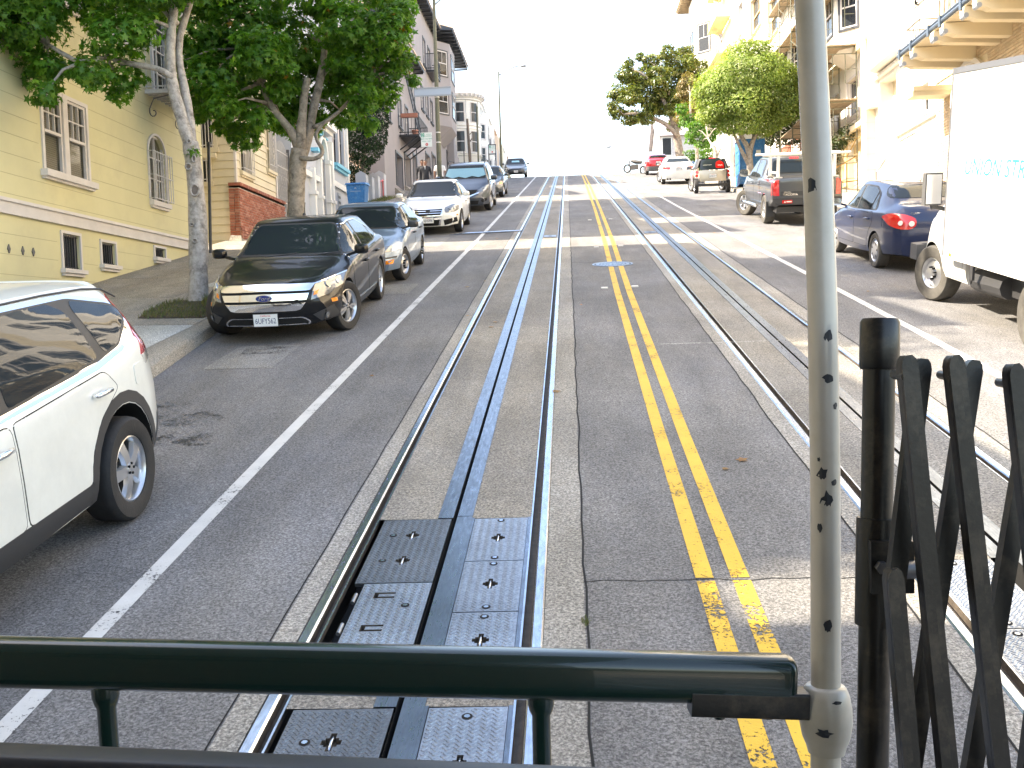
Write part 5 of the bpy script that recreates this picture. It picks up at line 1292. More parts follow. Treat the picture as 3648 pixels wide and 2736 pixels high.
def skin_patch(bvh, d, poly, off, thick=0.02, res=0.07, far=4.0):
    """cover a region of the body: 2D polygon projected along direction d ('L','R','F','B','T') onto the shell, then lifted by off"""
    D = {'L': Vector((1, 0, 0)), 'R': Vector((-1, 0, 0)), 'F': Vector((0, -1, 0)), 'B': Vector((0, 1, 0)), 'T': Vector((0, 0, -1))}[d]
    def P(a, b):
        if d in 'LR': return Vector((0, a, b))
        if d in 'FB': return Vector((a, 0, b))
        return Vector((a, b, 0))
    n = len(poly); pts = []
    for i in range(n):       # densify the outline
        p, q = Vector(poly[i]), Vector(poly[(i + 1) % n]); k = max(1, int((q - p).length / res))
        for j in range(k): pts.append(p + (q - p) * j / k)
    ne = len(pts); ed = [(i, (i + 1) % ne) for i in range(ne)]
    x0 = min(p.x for p in pts); x1 = max(p.x for p in pts); y0 = min(p.y for p in pts); y1 = max(p.y for p in pts)
    x = x0 + res / 2
    while x < x1:
        y = y0 + res / 2
        while y < y1: pts.append(Vector((x, y))); y += res
        x += res
    r = delaunay_2d_cdt(pts, ed, [], 1, 1e-5)
    V, F = r[0], r[2]
    o3 = []; nn = []
    for v in V:
        p = P(v.x, v.y) - D * far; h = bvh.ray_cast(p, D)
        if h[0] is None or (h[0] - p).length > far + 3:
            h = bvh.find_nearest(P(v.x, v.y) - D * .9)
        o3.append(h[0]); nrm_ = h[1] if h[1].dot(D) < 0 else -h[1]; nn.append(nrm_)
    b = B(); top = [p + m_ * off for p, m_ in zip(o3, nn)]
    b.v = [tuple(p) for p in top]; edges = {}
    for f in F:
        f = list(f); a, c, e = (top[f[0]], top[f[1]], top[f[2]])
        if (c - a).cross(e - a).dot(D) > 0: f = f[::-1]
        b.f.append(tuple(f)); b.m.append(0)
        for i in range(len(f)): edges[(f[i], f[(i + 1) % len(f)])] = 1
    for (i, j) in list(edges):
        if (j, i) not in edges:
            k = len(b.v); b.v += [tuple(top[i] - nn[i] * thick), tuple(top[j] - nn[j] * thick)]
            b.f.append((j, i, k, k + 1)); b.m.append(0)
    return b
def grow(poly, e):
    c = Vector((sum(p[0] for p in poly), sum(p[1] for p in poly))) / len(poly); n = len(poly); out = []
    A = sum(poly[i][0] * poly[(i + 1) % n][1] - poly[(i + 1) % n][0] * poly[i][1] for i in range(n)); sg = 1 if A > 0 else -1
    for i in range(n):
        p, q, r = Vector(poly[i - 1]), Vector(poly[i]), Vector(poly[(i + 1) % n])
        a = (q - p).normalized(); b_ = (r - q).normalized(); na = Vector((a.y, -a.x)) * sg; nb = Vector((b_.y, -b_.x)) * sg
        m_ = (na + nb); m_ = m_ / max(.5, m_.length_squared / 2) if m_.length > .1 else na
        out.append(tuple(q + m_ * e))
    return out
def rounded(poly, r=0.04, k=3):
    n = len(poly); out = []
    for i in range(n):
        p, q, s_ = Vector(poly[i - 1]), Vector(poly[i]), Vector(poly[(i + 1) % n])
        ra = min(r, (p - q).length * .45); rb = min(r, (s_ - q).length * .45)
        a = q + (p - q).normalized() * ra; c = q + (s_ - q).normalized() * rb
        for j in range(k + 1): t = j / k; out.append(tuple(a * (1 - t) ** 2 + q * 2 * t * (1 - t) + c * t * t))
    return out
RIMS = {}
def wheel_meshes(r, rr, w, style, tyre):
    key = (r, rr, w, style, tyre)
    if key in RIMS: return RIMS[key]
    b = B(); hw = w / 2
    b.lathe([(rr * .98, -hw * .75), (rr, -hw * .9), (rr * 1.08, -hw), (r * .93, -hw), (r * .985, -hw * .8), (r, -hw * .55), (r, hw * .55), (r * .985, hw * .8), (r * .93, hw), (rr * 1.1, hw * 1.0), (rr * 1.01, hw * .9), (rr * .98, hw * .75)], axis='x', n=40, cap=False)
    for k in range(3): b.lathe([(r * 1.003, -hw * .4 + k * hw * .4 - .004), (r * 1.003, -hw * .4 + k * hw * .4 + .004)], axis='x', n=40, m=0, cap=False)
    ty = b.mesh('wheel', tyre, 35)
    q = B(); d = hw * .80
    q.lathe([(rr * .98, -hw * .7), (rr * .80, -hw * .5), (rr * .86, d - .055), (rr * .90, d - .01), (rr * .955, d + .008), (rr, d + .004), (rr, d - .02)], axis='x', n=40, cap=False)
    q.lathe([(rr * .86, d - .09), (0.001, d - .09)], axis='x', n=24, m=1, cap=False)
    q.lathe([(rr * .24, d - .08), (rr * .23, d - .015), (rr * .17, d + .004), (.001, d + .008)], axis='x', n=20, cap=False)
    def spoke(a, w0, w1, th=.03, split=0):
        ca, sa = math.cos(a), math.sin(a); rad = lambda s, u, x: (x, s * ca - u * sa, s * sa + u * ca)
        s0, s1 = rr * .15, rr * .92
        vs = []
        for s, wd, x in ((s0, w0, d), (rr * .5, (w0 + w1) / 2 * .9, d + .002), (s1, w1, d - .018)):
            vs += [rad(s, -wd / 2, x - th), rad(s, -wd / 2 * .8, x), rad(s, wd / 2 * .8, x), rad(s, wd / 2, x - th)]
        fs = []
        for i in range(2):
            for j in range(3): fs.append((i * 4 + j, i * 4 + j + 1, (i + 1) * 4 + j + 1, (i + 1) * 4 + j))
        q.add([(p[0], p[1], p[2]) for p in vs], [f[::-1] for f in fs])
    if style == '5twin':
        for k in range(5):
            a = k * 6.2832 / 5 + .3
            spoke(a - .15, .035, .05); spoke(a + .15, .035, .05)
    elif style == '5': [spoke(k * 6.2832 / 5 + .3, .085, .11) for k in range(5)]
    elif style == '6': [spoke(k * 6.2832 / 6 + .3, .07, .10) for k in range(6)]
    elif style == '5fat': [spoke(k * 6.2832 / 5 + .3, .085, .105) for k in range(5)]
    elif style == '9': [spoke(k * 6.2832 / 9, .03, .035) for k in range(9)]
    elif style == 'cap':
        q.lathe([(rr * .9, d - .02), (rr * .75, d + .01), (rr * .3, d + .015), (.001, d + .012)], axis='x', n=32, cap=False)
        for k in range(7):
            a = k * .8976; q.add([(d + .014, rr * s * math.cos(a + e), rr * s * math.sin(a + e)) for s, e in ((.5, -.06), (.78, -.16), (.78, .16), (.5, .06))], [(0, 1, 2, 3)], 1)
    elif style == 'steel':
        q.lathe([(rr * .9, d - .05), (rr * .78, d - .03), (rr * .45, d - .005), (rr * .38, d - .03), (.001, d - .03)], axis='x', n=32, cap=False)
        q.lathe([(rr * .34, d - .03), (rr * .33, d + .05), (rr * .15, d + .06), (.001, d + .06)], axis='x', n=24, cap=False)
        for k in range(8):
            a = k * .7854; q.lathe([(.014, d - .01), (.014, d + .03)], (0, rr * .28 * math.cos(a) * 1.35, rr * .28 * math.sin(a) * 1.35), 'x', 6, 1)
            q.add([(d - .018 - (s - .5) * .06, rr * s * math.cos(a + e + .39), rr * s * math.sin(a + e + .39)) for s, e in ((.56, -.10), (.74, -.12), (.74, .12), (.56, .10))], [(0, 1, 2, 3)], 1)
    if style in ('5twin', '5', '6', '5fat', '9'):
        for k in range(5): a = k * 1.2566 + .9; q.lathe([(.009, d - .01), (.009, d + .012)], (0, rr * .155 * math.cos(a), rr * .155 * math.sin(a)), 'x', 6, 1)
    ri = q.mesh('rim', ['alloy', 'black_void'], 35)
    RIMS[key] = (ty, ri); return ty, ri
def make_plate(t, rows, c, ax, nn, up=Vector((0, 0, 1)), w=.305, h=.152, top='California', frame='plastic', dark=False):
    """licence plate; c centre, ax right-hand direction seen from outside, nn outward normal"""
    c = Vector(c); b = B(); b.obox(c, ax * (w / 2 + .008), nn * .004, up * (h / 2 + .008)); pf = b.make('licence_plate', frame, t, local=True)
    b = B(); b.obox(c + nn * .003, ax * w / 2, nn * .004, up * h / 2); b.make('plate_face', 'plate_white', pf, local=True)
    mtx = Matrix((( ax.x, up.x, nn.x, 0), (ax.y, up.y, nn.y, 0), (ax.z, up.z, nn.z, 0), (0, 0, 0, 1)))
    def put(body, size, m, dz, sx=1):
        mm = Matrix.Translation(c + nn * .0075 + up * dz) @ mtx; text_obj('plate_text', body, size, m, pf, mm, .0008, sx=sx, local=True)
    put(rows, .098, 'plate_navy', -.012, .72); 
    if top: put(top, .034, 'plate_red', .056)
    return pf
def build_car(S, name, label, cat, loc, heading, steer=0.0, group=None, tilt=None):
    t = thing(name, label, cat, loc, group)
    y = loc[1]; sl = math.atan((prof(y + 1.3) - prof(y - 1.3)) / 2.6)
    t.rotation_mode = 'QUATERNION'
    t.rotation_quaternion = (Matrix.Rotation(sl, 3, 'X') @ Matrix.Rotation(heading, 3, 'Z')).to_quaternion()
    P = S['paint']; hw = S['W'] / 2; wr = S['wr']; tw = S.get('tw', .205)
    me = car_body(S)
    cuts = []
    for (ya) in (S['ya_r'], S['ya_f']):
        for sg in (-1, 1): cuts.append((sg * (hw - .30), sg * (hw + .3), ya, wr * .985, wr * S.get('arch', 1.13)))
    bvh = BVHTree.FromPolygons([v.co for v in me.vertices], [tuple(p.vertices) for p in me.polygons])
    me = bool_cut(me, cuts, [P, 'black_void'])
    me.polygons.foreach_set('use_smooth', [True] * len(me.polygons)); me.set_sharp_from_angle(angle=R(38))
    body = link('body', me, t, True)
    RES = S.get('res', .07)
    def put(nm, d, poly, m, off=.004, parent=t, thick=.02, res=.07, sm=35):
        res = min(res, RES)
        return skin_patch(bvh, d, poly, off, thick, res).make(nm, m, parent, sm, local=True)
    # wheels
    ty, ri = wheel_meshes(wr, S['rr'], tw, S['rim'], S.get('tyre', 'tyre'))
    for ya, st in ((S['ya_r'], 0), (S['ya_f'], steer)):
        for sg in (-1, 1):
            w = link('wheel', ty, t, True); xo = sg * (hw - tw / 2 - S.get('inset', .02))
            w.matrix_basis = Matrix.Translation((xo, ya, wr)) @ Matrix.Rotation(st, 4, 'Z') @ Matrix.Rotation(0 if sg > 0 else math.pi, 4, 'Z') @ Matrix.Rotation(rnd.uniform(0, 1), 4, 'X')
            link('rim', ri, w, True)
    # glass on both sides
    mir = lambda poly: poly
    for sg, d in ((1, 'R'), (-1, 'L')):
        if S.get('dlo'): put('window_trim', d, rounded(S['dlo'], .05), S.get('trimm', 'plastic'), .003)
        if S.get('dlo_in'): put('window_seal', d, rounded(S['dlo_in'], .05), 'plastic', .0055)
        for g in S['glass']: put('side_window', d, rounded(g, .035), S.get('glassm', 'car_glass'), .008)
        for dpoly in S.get('doors', []):
            put('door_gap', d, rounded(grow(dpoly, .007), .05), 'black_void', .0008, thick=.004)
            dr = put('door', d, rounded(dpoly, .045), P, .0025, thick=.004)
        for (hy, hz) in S.get('handles', []):
            x = bvh.ray_cast(Vector((sg * 3, hy, hz)), Vector((-sg, 0, 0)))[0].x
            b = B(); b.tube([(x + sg * .006, hy - .10, hz), (x + sg * .035, hy - .085, hz + .004), (x + sg * .045, hy, hz + .008), (x + sg * .035, hy + .085, hz + .004), (x + sg * .006, hy + .10, hz)], [.012, .016, .018, .016, .012], 8); b.make('door_handle', S.get('handlem', P), t, 180, local=True)
        for (a, poly, m) in S.get('sidepanels', []): put(a, d, poly, m, .005)
        if S.get('mirror'):
            my, mz = S['mirror']; x = hw * .90
            b = B(); n = 10; mw, mh, md = S.get('mirsize', (.20, .14, .10))
            c = Vector((sg * (hw + .08), my, mz))
            pr = [(0, md), (.55, md * .92), (.9, md * .5), (1, 0)]
            rings = [[(c.x + sg * mw / 2 * k_ * math.copysign(abs(math.cos(a)) ** .6, math.cos(a)), c.y + yy, c.z + mh / 2 * k_ * math.copysign(abs(math.sin(a)) ** .6, math.sin(a))) for a in [6.2832 * i / 14 for i in range(14)]] for k_, yy in ((.02, md), (.6, md * .93), (.92, md * .55), (1, 0))]
            vs = [p for r_ in rings for p in r_]; b.add(vs, [(i * 14 + j, i * 14 + (j + 1) % 14, (i + 1) * 14 + (j + 1) % 14, (i + 1) * 14 + j) for i in range(3) for j in range(14)])
            b.bar((c.x - sg * .08, c.y + .03, c.z - mh * .3), (sg * hw * .86, c.y + .06, c.z - mh * .55), .05, .035)
            mo = b.make('mirror', S.get('mirm', P), t, 40, local=True)
            g = B(); g.add([(p[0], p[1] - .001, p[2]) for p in rings[-1]], [tuple(range(14))]); g.make('mirror_glass', 'chrome', mo, local=True)
    if S.get('windshield'): put('windshield', 'F', rounded(S['windshield'], .07), S.get('wsm', 'car_glass'), S.get('wso', .006))
    if S.get('ws_border'): put('windshield_seal', 'F', rounded(grow(S['windshield'], .02), .08), 'plastic', .003)
    if S.get('rearglass'): put('rear_window', 'B', rounded(S['rearglass'], .07), S.get('rgm', 'car_glass'), .006)
    for (nm, d, poly, m, off) in S.get('panels', []): put(nm, d, poly, m, off, res=.05)
    for (nm, d, poly, m, off) in S.get('mpanels', []):
        put(nm, d, poly, m, off, res=.05); put(nm, {'F': 'F', 'B': 'B', 'T': 'T', 'L': 'R', 'R': 'L'}[d], [(-p[0], p[1]) for p in poly] if d in 'FBT' else poly, m, off, res=.05)
    def hit(x, z, d):
        D = Vector((0, -1, 0)) if d == 'F' else Vector((0, 1, 0)); h = bvh.ray_cast(Vector((x, 0, z)) - D * 6, D); return h[0], h[1]
    def lamp(x, z, r, m='lamp_white', d='F', nm='lamp', off=.01, ring='chrome'):
        p, n_ = hit(x, z, d); 
        if p is None: return
        if n_.y * (1 if d == 'F' else -1) < 0: n_ = -n_
        a = n_.cross(Vector((0, 0, 1))).normalized(); u = a.cross(n_); b = B(); k = 18
        for rr_, h_, mi in ((r * 1.12, off, 1), (r, off + .006, 0)):
            c = p + n_ * h_; b.add([c + a * rr_ * math.cos(6.2832 * i / k) + u * rr_ * math.sin(6.2832 * i / k) for i in range(k)] + [p + n_ * (off - .006) + a * rr_ * math.cos(6.2832 * i / k) + u * rr_ * math.sin(6.2832 * i / k) for i in range(k)], [tuple(range(k))] + [(i, (i + 1) % k, k + (i + 1) % k, k + i) for i in range(k)], mi)
        b.make(nm, [m, ring], t, local=True)
    S['hit'] = hit; S['lampf'] = lamp; S['put'] = put
    if S.get('extra'): S['extra'](t, S, put, hit, lamp)
    return t
def plate_at(t, S, z, d, text, x=0.0, top='California', off=.012, tilt=0):
    p, n_ = S['hit'](x, z, d); sgn = 1 if d == 'F' else -1
    nn = Vector((0, sgn, 0)); ax = Vector((-sgn, 0, 0))
    make_plate(t, text, p + nn * off, ax, nn, top=top)
LEAN_F = [(.2, .06), (.35, .01), (.5, 0), (.65, .03), (.8, .12), (1.0, .3), (1.5, .9)]
LEAN_R = [(.2, .08), (.35, .02), (.55, 0), (.8, .03), (1.0, .08), (1.5, .2)]
def sedan(L, W, H, wb, fo, paint, **k):
    """three-box shape; y forward, origin on the ground midway between the axles"""
    yf = wb / 2 + fo; yr = yf - L; h = H
    S = dict(W=W, y0=yr, y1=yf, ya_f=wb / 2, ya_r=-wb / 2, paint=paint, wr=.315, rr=.205, rim='5', fbow=.30, rbow=.18, flean=LEAN_F, rlean=LEAN_R)
    hz = k.get('hood', .90); bz = k.get('beltz', .90); dz = k.get('deck', 1.04)
    A = k.get('A', .62)   # base of windscreen ahead of centre
    S['top'] = [(yr, dz - .22), (yr + .05, dz - .04), (yr + .16, dz), (yr + .55, dz + .035), (yr + k.get('rw', .62) + .02, dz + .05), (yr + k.get('rw', .62) + .55, h - .06), (-.55, h - .01), (-.1, h), (.12, h - .008), (A - .28, h - .13), (A + .30, hz + .07), (A + .42, hz + .04), (yf - .55, hz - .05), (yf - .15, hz - .16), (yf - .04, hz - .24), (yf, hz - .34)]
    S['belt'] = [(yr, dz - .12), (yr + .6, bz + .06), (-.6, bz + .02), (A, bz - .02), (yf, hz - .4)]
    S['plan'] = [(yr, W * .40), (yr + .12, W * .45), (yr + .6, W * .49), (0, W * .5), (yf - .9, W * .49), (yf - .3, W * .455), (yf, W * .38)]
    S['roof'] = [(yr, W * .36), (yr + .5, W * .38), (yr + 1.2, W * .335), (0, W * .345), (A - .1, W * .36), (A + .35, W * .41), (yf - .3, W * .38), (yf, W * .30)]
    S['glass'] = []
    S.update(k.get('over', {}))
    return S
DOWN = math.pi     # heading of cars that point downhill (towards the cable car)
def arcpoly(y, z, r0, r1, a0=-10, a1=190, n=14):
    A = [R(a0 + (a1 - a0) * i / n) for i in range(n + 1)]
    return [(y + r1 * math.cos(a), z + r1 * math.sin(a)) for a in A] + [(y + r0 * math.cos(a), z + r0 * math.sin(a)) for a in A[::-1]]
def std(S, hz, h, A, bz=.93, rear=None):
    W = S['W'] / 2; yr = S['y0']
    S['windshield'] = [(-W * .77, hz + .10), (W * .77, hz + .10), (W * .60, h - .085), (-W * .60, h - .085)]; S['ws_border'] = 1
# ---- white compact suv, near left
def crv():
    S = dict(W=1.82, y0=-2.33, y1=2.21, ya_f=1.31, ya_r=-1.31, paint='paint_pearl', wr=.350, rr=.222, tw=.225, rim='5fat', fbow=.3, rbow=.24, arch=1.27, edge=.09, inset=-.005,
        flean=LEAN_F, rlean=[(.2, .06), (.4, 0), (.75, .0), (1.0, .05), (1.3, .10), (1.65, .2)],
        top=[(-2.33, 1.02), (-2.28, 1.16), (-2.1, 1.38), (-1.9, 1.53), (-1.7, 1.595), (-1.1, 1.645), (-.4, 1.665), (.1, 1.65), (.4, 1.59), (1.05, 1.17), (1.2, 1.12), (1.7, 1.05), (2.05, .92), (2.17, .8), (2.21, .62)],
        belt=[(-2.33, .95), (-2.2, 1.10), (-1.9, 1.16), (-1.2, 1.10), (0, 1.03), (1.0, .98), (2.2, .5)],
        plan=[(-2.33, .70), (-2.2, .79), (-1.8, .875), (-1.0, .905), (.9, .90), (1.6, .87), (2.0, .80), (2.21, .66)],
        roof=[(-2.33, .66), (-2.0, .66), (-1.5, .63), (-.3, .64), (.4, .66), (1.0, .74), (1.8, .70), (2.21, .5)],
        zb=[(-2.33, .42), (-2.0, .30), (0, .24), (1.8, .28), (2.21, .36)])
    S['res'] = .032
    S['top'] = [(a_, b_ - (.03 if b_ > 1.3 else 0)) for a_, b_ in S['top']]
    S['dlo'] = [(.92, 1.08), (.52, 1.43), (.2, 1.53), (-.5, 1.565), (-1.25, 1.535), (-1.72, 1.43), (-1.86, 1.36), (-1.80, 1.27), (-1.52, 1.12), (-1.1, 1.07), (0, 1.02), (.6, 1.00)]
    S['trimm'] = 'chrome'
    S['dlo_in'] = [(.86, 1.085), (.50, 1.40), (.2, 1.50), (-.5, 1.535), (-1.25, 1.505), (-1.70, 1.405), (-1.80, 1.355), (-1.76, 1.28), (-1.50, 1.15), (-1.1, 1.10), (0, 1.05), (.6, 1.03)]
    S['glass'] = [[(.80, 1.10), (.48, 1.385), (.2, 1.485), (-.08, 1.50), (-.02, 1.065)], [(-.14, 1.07), (-.20, 1.505), (-.65, 1.518), (-1.0, 1.505), (-1.12, 1.44), (-1.18, 1.13)], [(-1.28, 1.145), (-1.22, 1.44), (-1.26, 1.49), (-1.68, 1.39), (-1.76, 1.345), (-1.72, 1.29), (-1.50, 1.165)]]
    S['doors'] = [[(.93, .42), (.98, .80), (.90, .98), (-.055, .995), (-.055, .42)], [(-.085, .42), (-.085, .995), (-1.14, 1.05), (-1.28, .92), (-1.0, .78), (-.84, .60), (-.80, .42)]]
    S['handles'] = [(-.02 + .12, .885), (-1.05, .935)]; S['handlem'] = 'chrome'
    S['handles'] = [(.10, .885), (-1.03, .935)]
    S['sidepanels'] = [('sill_cladding', [(.88, .27), (.88, .42), (-.84, .42), (-.84, .27)], 'plastic'), ('arch_cladding', arcpoly(-1.31, .35, .446, .525, -8, 184), 'plastic'), ('arch_cladding', arcpoly(1.31, .35, .446, .525, -4, 188), 'plastic'),
        ('bumper_cladding', [(-1.84, .30), (-1.84, .42), (-1.98, .56), (-2.18, .60), (-2.2, .42), (-2.0, .30)], 'plastic'),
        ('tail_lamp', [(-1.72, 1.04), (-2.12, 1.05), (-2.07, 1.22), (-1.99, 1.37), (-1.84, 1.47), (-1.76, 1.44), (-1.80, 1.25)], 'tail_red'), ('tail_lamp_lens', [(-1.78, .965), (-2.08, .985), (-2.08, 1.045), (-1.73, 1.035)], 'lamp_white'),
        ('fuel_flap', rounded([(-1.55, .86), (-1.55, 1.0), (-1.72, 1.0), (-1.72, .86)], .04), 'paint_pearl')]
    S['mirror'] = (.88, 1.12)
    S['windshield'] = [(-.70, 1.19), (.70, 1.19), (.58, 1.585), (-.58, 1.585)]; S['rearglass'] = [(-.55, 1.15), (.55, 1.15), (.5, 1.52), (-.5, 1.52)]
    def ex(t, S, put, hit, lamp):
        # roof side channel
        put('spoiler', 'T', [(-.60, -2.0), (.60, -2.0), (.56, -1.72), (-.56, -1.72)], 'paint_pearl', .02)
        for sg, d in ((1, 'R'), (-1, 'L')):
            b = B(); pts = [(sg * .625, y, pchip(S['top'], y) - .075) for y in (.3, 0, -.5, -1.0, -1.5, -1.75, -1.95)]; b.tube([(p[0], p[1], p[2] + .018) for p in pts], .007, 5); b.make('roof_channel', 'plastic', t, local=True)
            pass
        w = [c for c in t.children if c.name.startswith('wheel')]
        put('tailgate_panel', 'B', [(-.62, .62), (.62, .62), (.6, 1.08), (-.6, 1.08)], 'paint_pearl', .006)
        plate_at(t, S, .80, 'B', '7ABC123'[:0] + ' ', top=None) if False else None
    S['extra'] = ex
    return S
build_car(crv(), 'parked_suv', 'white compact suv cut off by the left edge, with grey cladding and chrome window line', 'suv', (-3.87, 5.22, prof(5.22)), DOWN - R(1.0), R(2), 'cars parked along the left kerb')

# ---- black sedan
def black():
    h, hz = 1.44, .90
    S = sedan(4.84, 1.83, h, 2.73, .98, 'paint_black', hood=hz, beltz=.93, deck=1.08, A=.62)
    S.update(wr=.335, rr=.225, rim='5twin', tw=.225, res=.035)
    std(S, hz, h, .62); yf = S['y1']; S['top'][-3:] = [(yf - .15, hz - .11), (yf - .035, hz - .155), (yf, hz - .24)]; S['plan'][-1] = (yf, 1.83 * .40)
    S['dlo'] = [(.90, .965), (.30, 1.345), (-.1, 1.375), (-.7, 1.36), (-1.18, 1.22), (-1.52, 1.07), (-1.46, 1.03), (-1.1, .985), (0, .945)]
    S['trimm'] = 'chrome'; S['dlo_in'] = grow(S['dlo'], -.014)
    S['glass'] = [[(.78, .98), (.27, 1.315), (-.05, 1.345), (-.10, .965)], [(-.18, .97), (-.14, 1.348), (-.68, 1.335), (-1.02, 1.235), (-1.08, 1.0)], [(-1.14, 1.01), (-1.08, 1.21), (-1.44, 1.06)]]
    S['doors'] = [[(.92, .34), (.98, .70), (.90, .90), (-.11, .92), (-.11, .34)], [(-.14, .34), (-.14, .92), (-1.12, .955), (-1.16, .80), (-.98, .62), (-.90, .34)]]
    S['handles'] = [(0.06, .80), (-.98, .835)]; S['handlem'] = 'paint_black'
    S['sidepanels'] = [('chrome_strip', [(.90, .335), (.90, .36), (-.86, .36), (-.86, .335)], 'chrome'), ('side_marker', [(1.86, .475), (1.86, .52), (1.99, .525), (1.99, .48)], 'amber')]
    S['mirror'] = (.78, 1.03); S['rearglass'] = [(-.62, 1.18), (.62, 1.18), (.5, 1.37), (-.5, 1.37)]
    g = 'chrome'
    S['panels'] = [('hood', 'T', [(-.70, .98), (.70, .98), (.72, 1.7), (.60, 2.10), (.3, 2.17), (-.3, 2.17), (-.60, 2.10), (-.72, 1.7)], 'paint_black', .004),
        ('grille', 'F', rounded([(-.56, .725), (.56, .725), (.47, .42), (.40, .40), (-.40, .40), (-.47, .42)], .03), 'black_void', .004),
        ('grille_bar', 'F', [(-.60, .735), (0, .75), (.60, .735), (.555, .665), (0, .675), (-.555, .665)], g, .02), ('grille_bar', 'F', [(-.545, .635), (0, .645), (.545, .635), (.515, .555), (0, .56), (-.515, .555)], g, .02),
        ('grille_bar', 'F', [(-.505, .525), (0, .53), (.505, .525), (.44, .445), (.38, .43), (-.38, .43), (-.44, .445)], g, .02),
        ('lower_grille_rim', 'F', rounded([(-.47, .345), (.47, .345), (.56, .27), (.46, .19), (-.46, .19), (-.56, .27)], .04), g, .003), ('lower_grille', 'F', rounded([(-.45, .335), (.45, .335), (.535, .27), (.44, .205), (-.44, .205), (-.535, .27)], .04), 'black_void', .006)]
    S['mpanels'] = [('headlamp', 'F', [(.60, .725), (.78, .755), (.855, .78), (.86, .66), (.74, .585), (.57, .55)], 'headlamp', .008), ('turn_lamp', 'F', [(.605, .645), (.645, .655), (.635, .61), (.595, .60)], 'amber', .016), ('chrome_strip', 'F', [(.60, .74), (.86, .795), (.86, .78), (.60, .725)], g, .014),
        ('fog_recess', 'F', [(.58, .36), (.80, .45), (.83, .30), (.70, .24)], 'plastic', .006)]
    def ex(t, S, put, hit, lamp):
        for sx in (-1, 1):
            lamp(sx * .72, .70, .045, 'headlamp', 'F', 'lens', .014); lamp(sx * .73, .34, .042, 'headlamp', 'F', 'fog_lamp', .012, 'plastic'); lamp(sx * .80, .70, .03, 'lamp_white', 'F', 'lens', .014)
        p, n_ = hit(0, .595, 'F'); b = B(); k = 28
        for rr_, hh, mi in (((.105, .045), .026, 1), ((.098, .039), .031, 0)):
            b.add([(rr_[0] * math.cos(6.2832 * i / k), p.y + hh, .598 + rr_[1] * math.sin(6.2832 * i / k)) for i in range(k)] + [(rr_[0] * math.cos(6.2832 * i / k), p.y, .598 + rr_[1] * math.sin(6.2832 * i / k)) for i in range(k)], [tuple(range(k)), *[(i, (i + 1) % k, k + (i + 1) % k, k + i) for i in range(k)]], mi)
        e = b.make('emblem', ['emblem_blue', 'chrome'], t, local=True)
        mm = Matrix.Translation((0, p.y + .0325, .597)) @ Matrix(((-1, 0, 0, 0), (0, 0, 1, 0), (0, 1, 0, 0), (0, 0, 0, 1)))
        text_obj('emblem_script', 'Ford', .07, 'chrome', e, mm, .0006, shear=.3, sx=1.05, local=True)
        plate_at(t, S, .325, 'F', '6UFY562', off=.03)
        b = B(); b.tube([(0.18, -1.0, 1.43), (.18, -1.12, 1.60)], .006, 5); b.lathe([(.03, 1.415), (.015, 1.45)], (.18, -1.0, 0)); b.make('antenna', 'plastic', t, local=True)
        for x in (-.35, .25): b = B(); b.tube([(x + .05, 1.02, hz + .085), (x - .38, .98, hz + .12)], .009, 5); b.make('wiper', 'plastic', t, local=True)
    S['extra'] = ex
    return S
build_car(black(), 'parked_sedan', 'black sedan with broad chrome grille bars and plate 6UFY562, nearest the first tree', 'car', (-3.90, 14.72, prof(14.72)), DOWN + R(1.6), R(-20), 'cars parked along the left kerb')

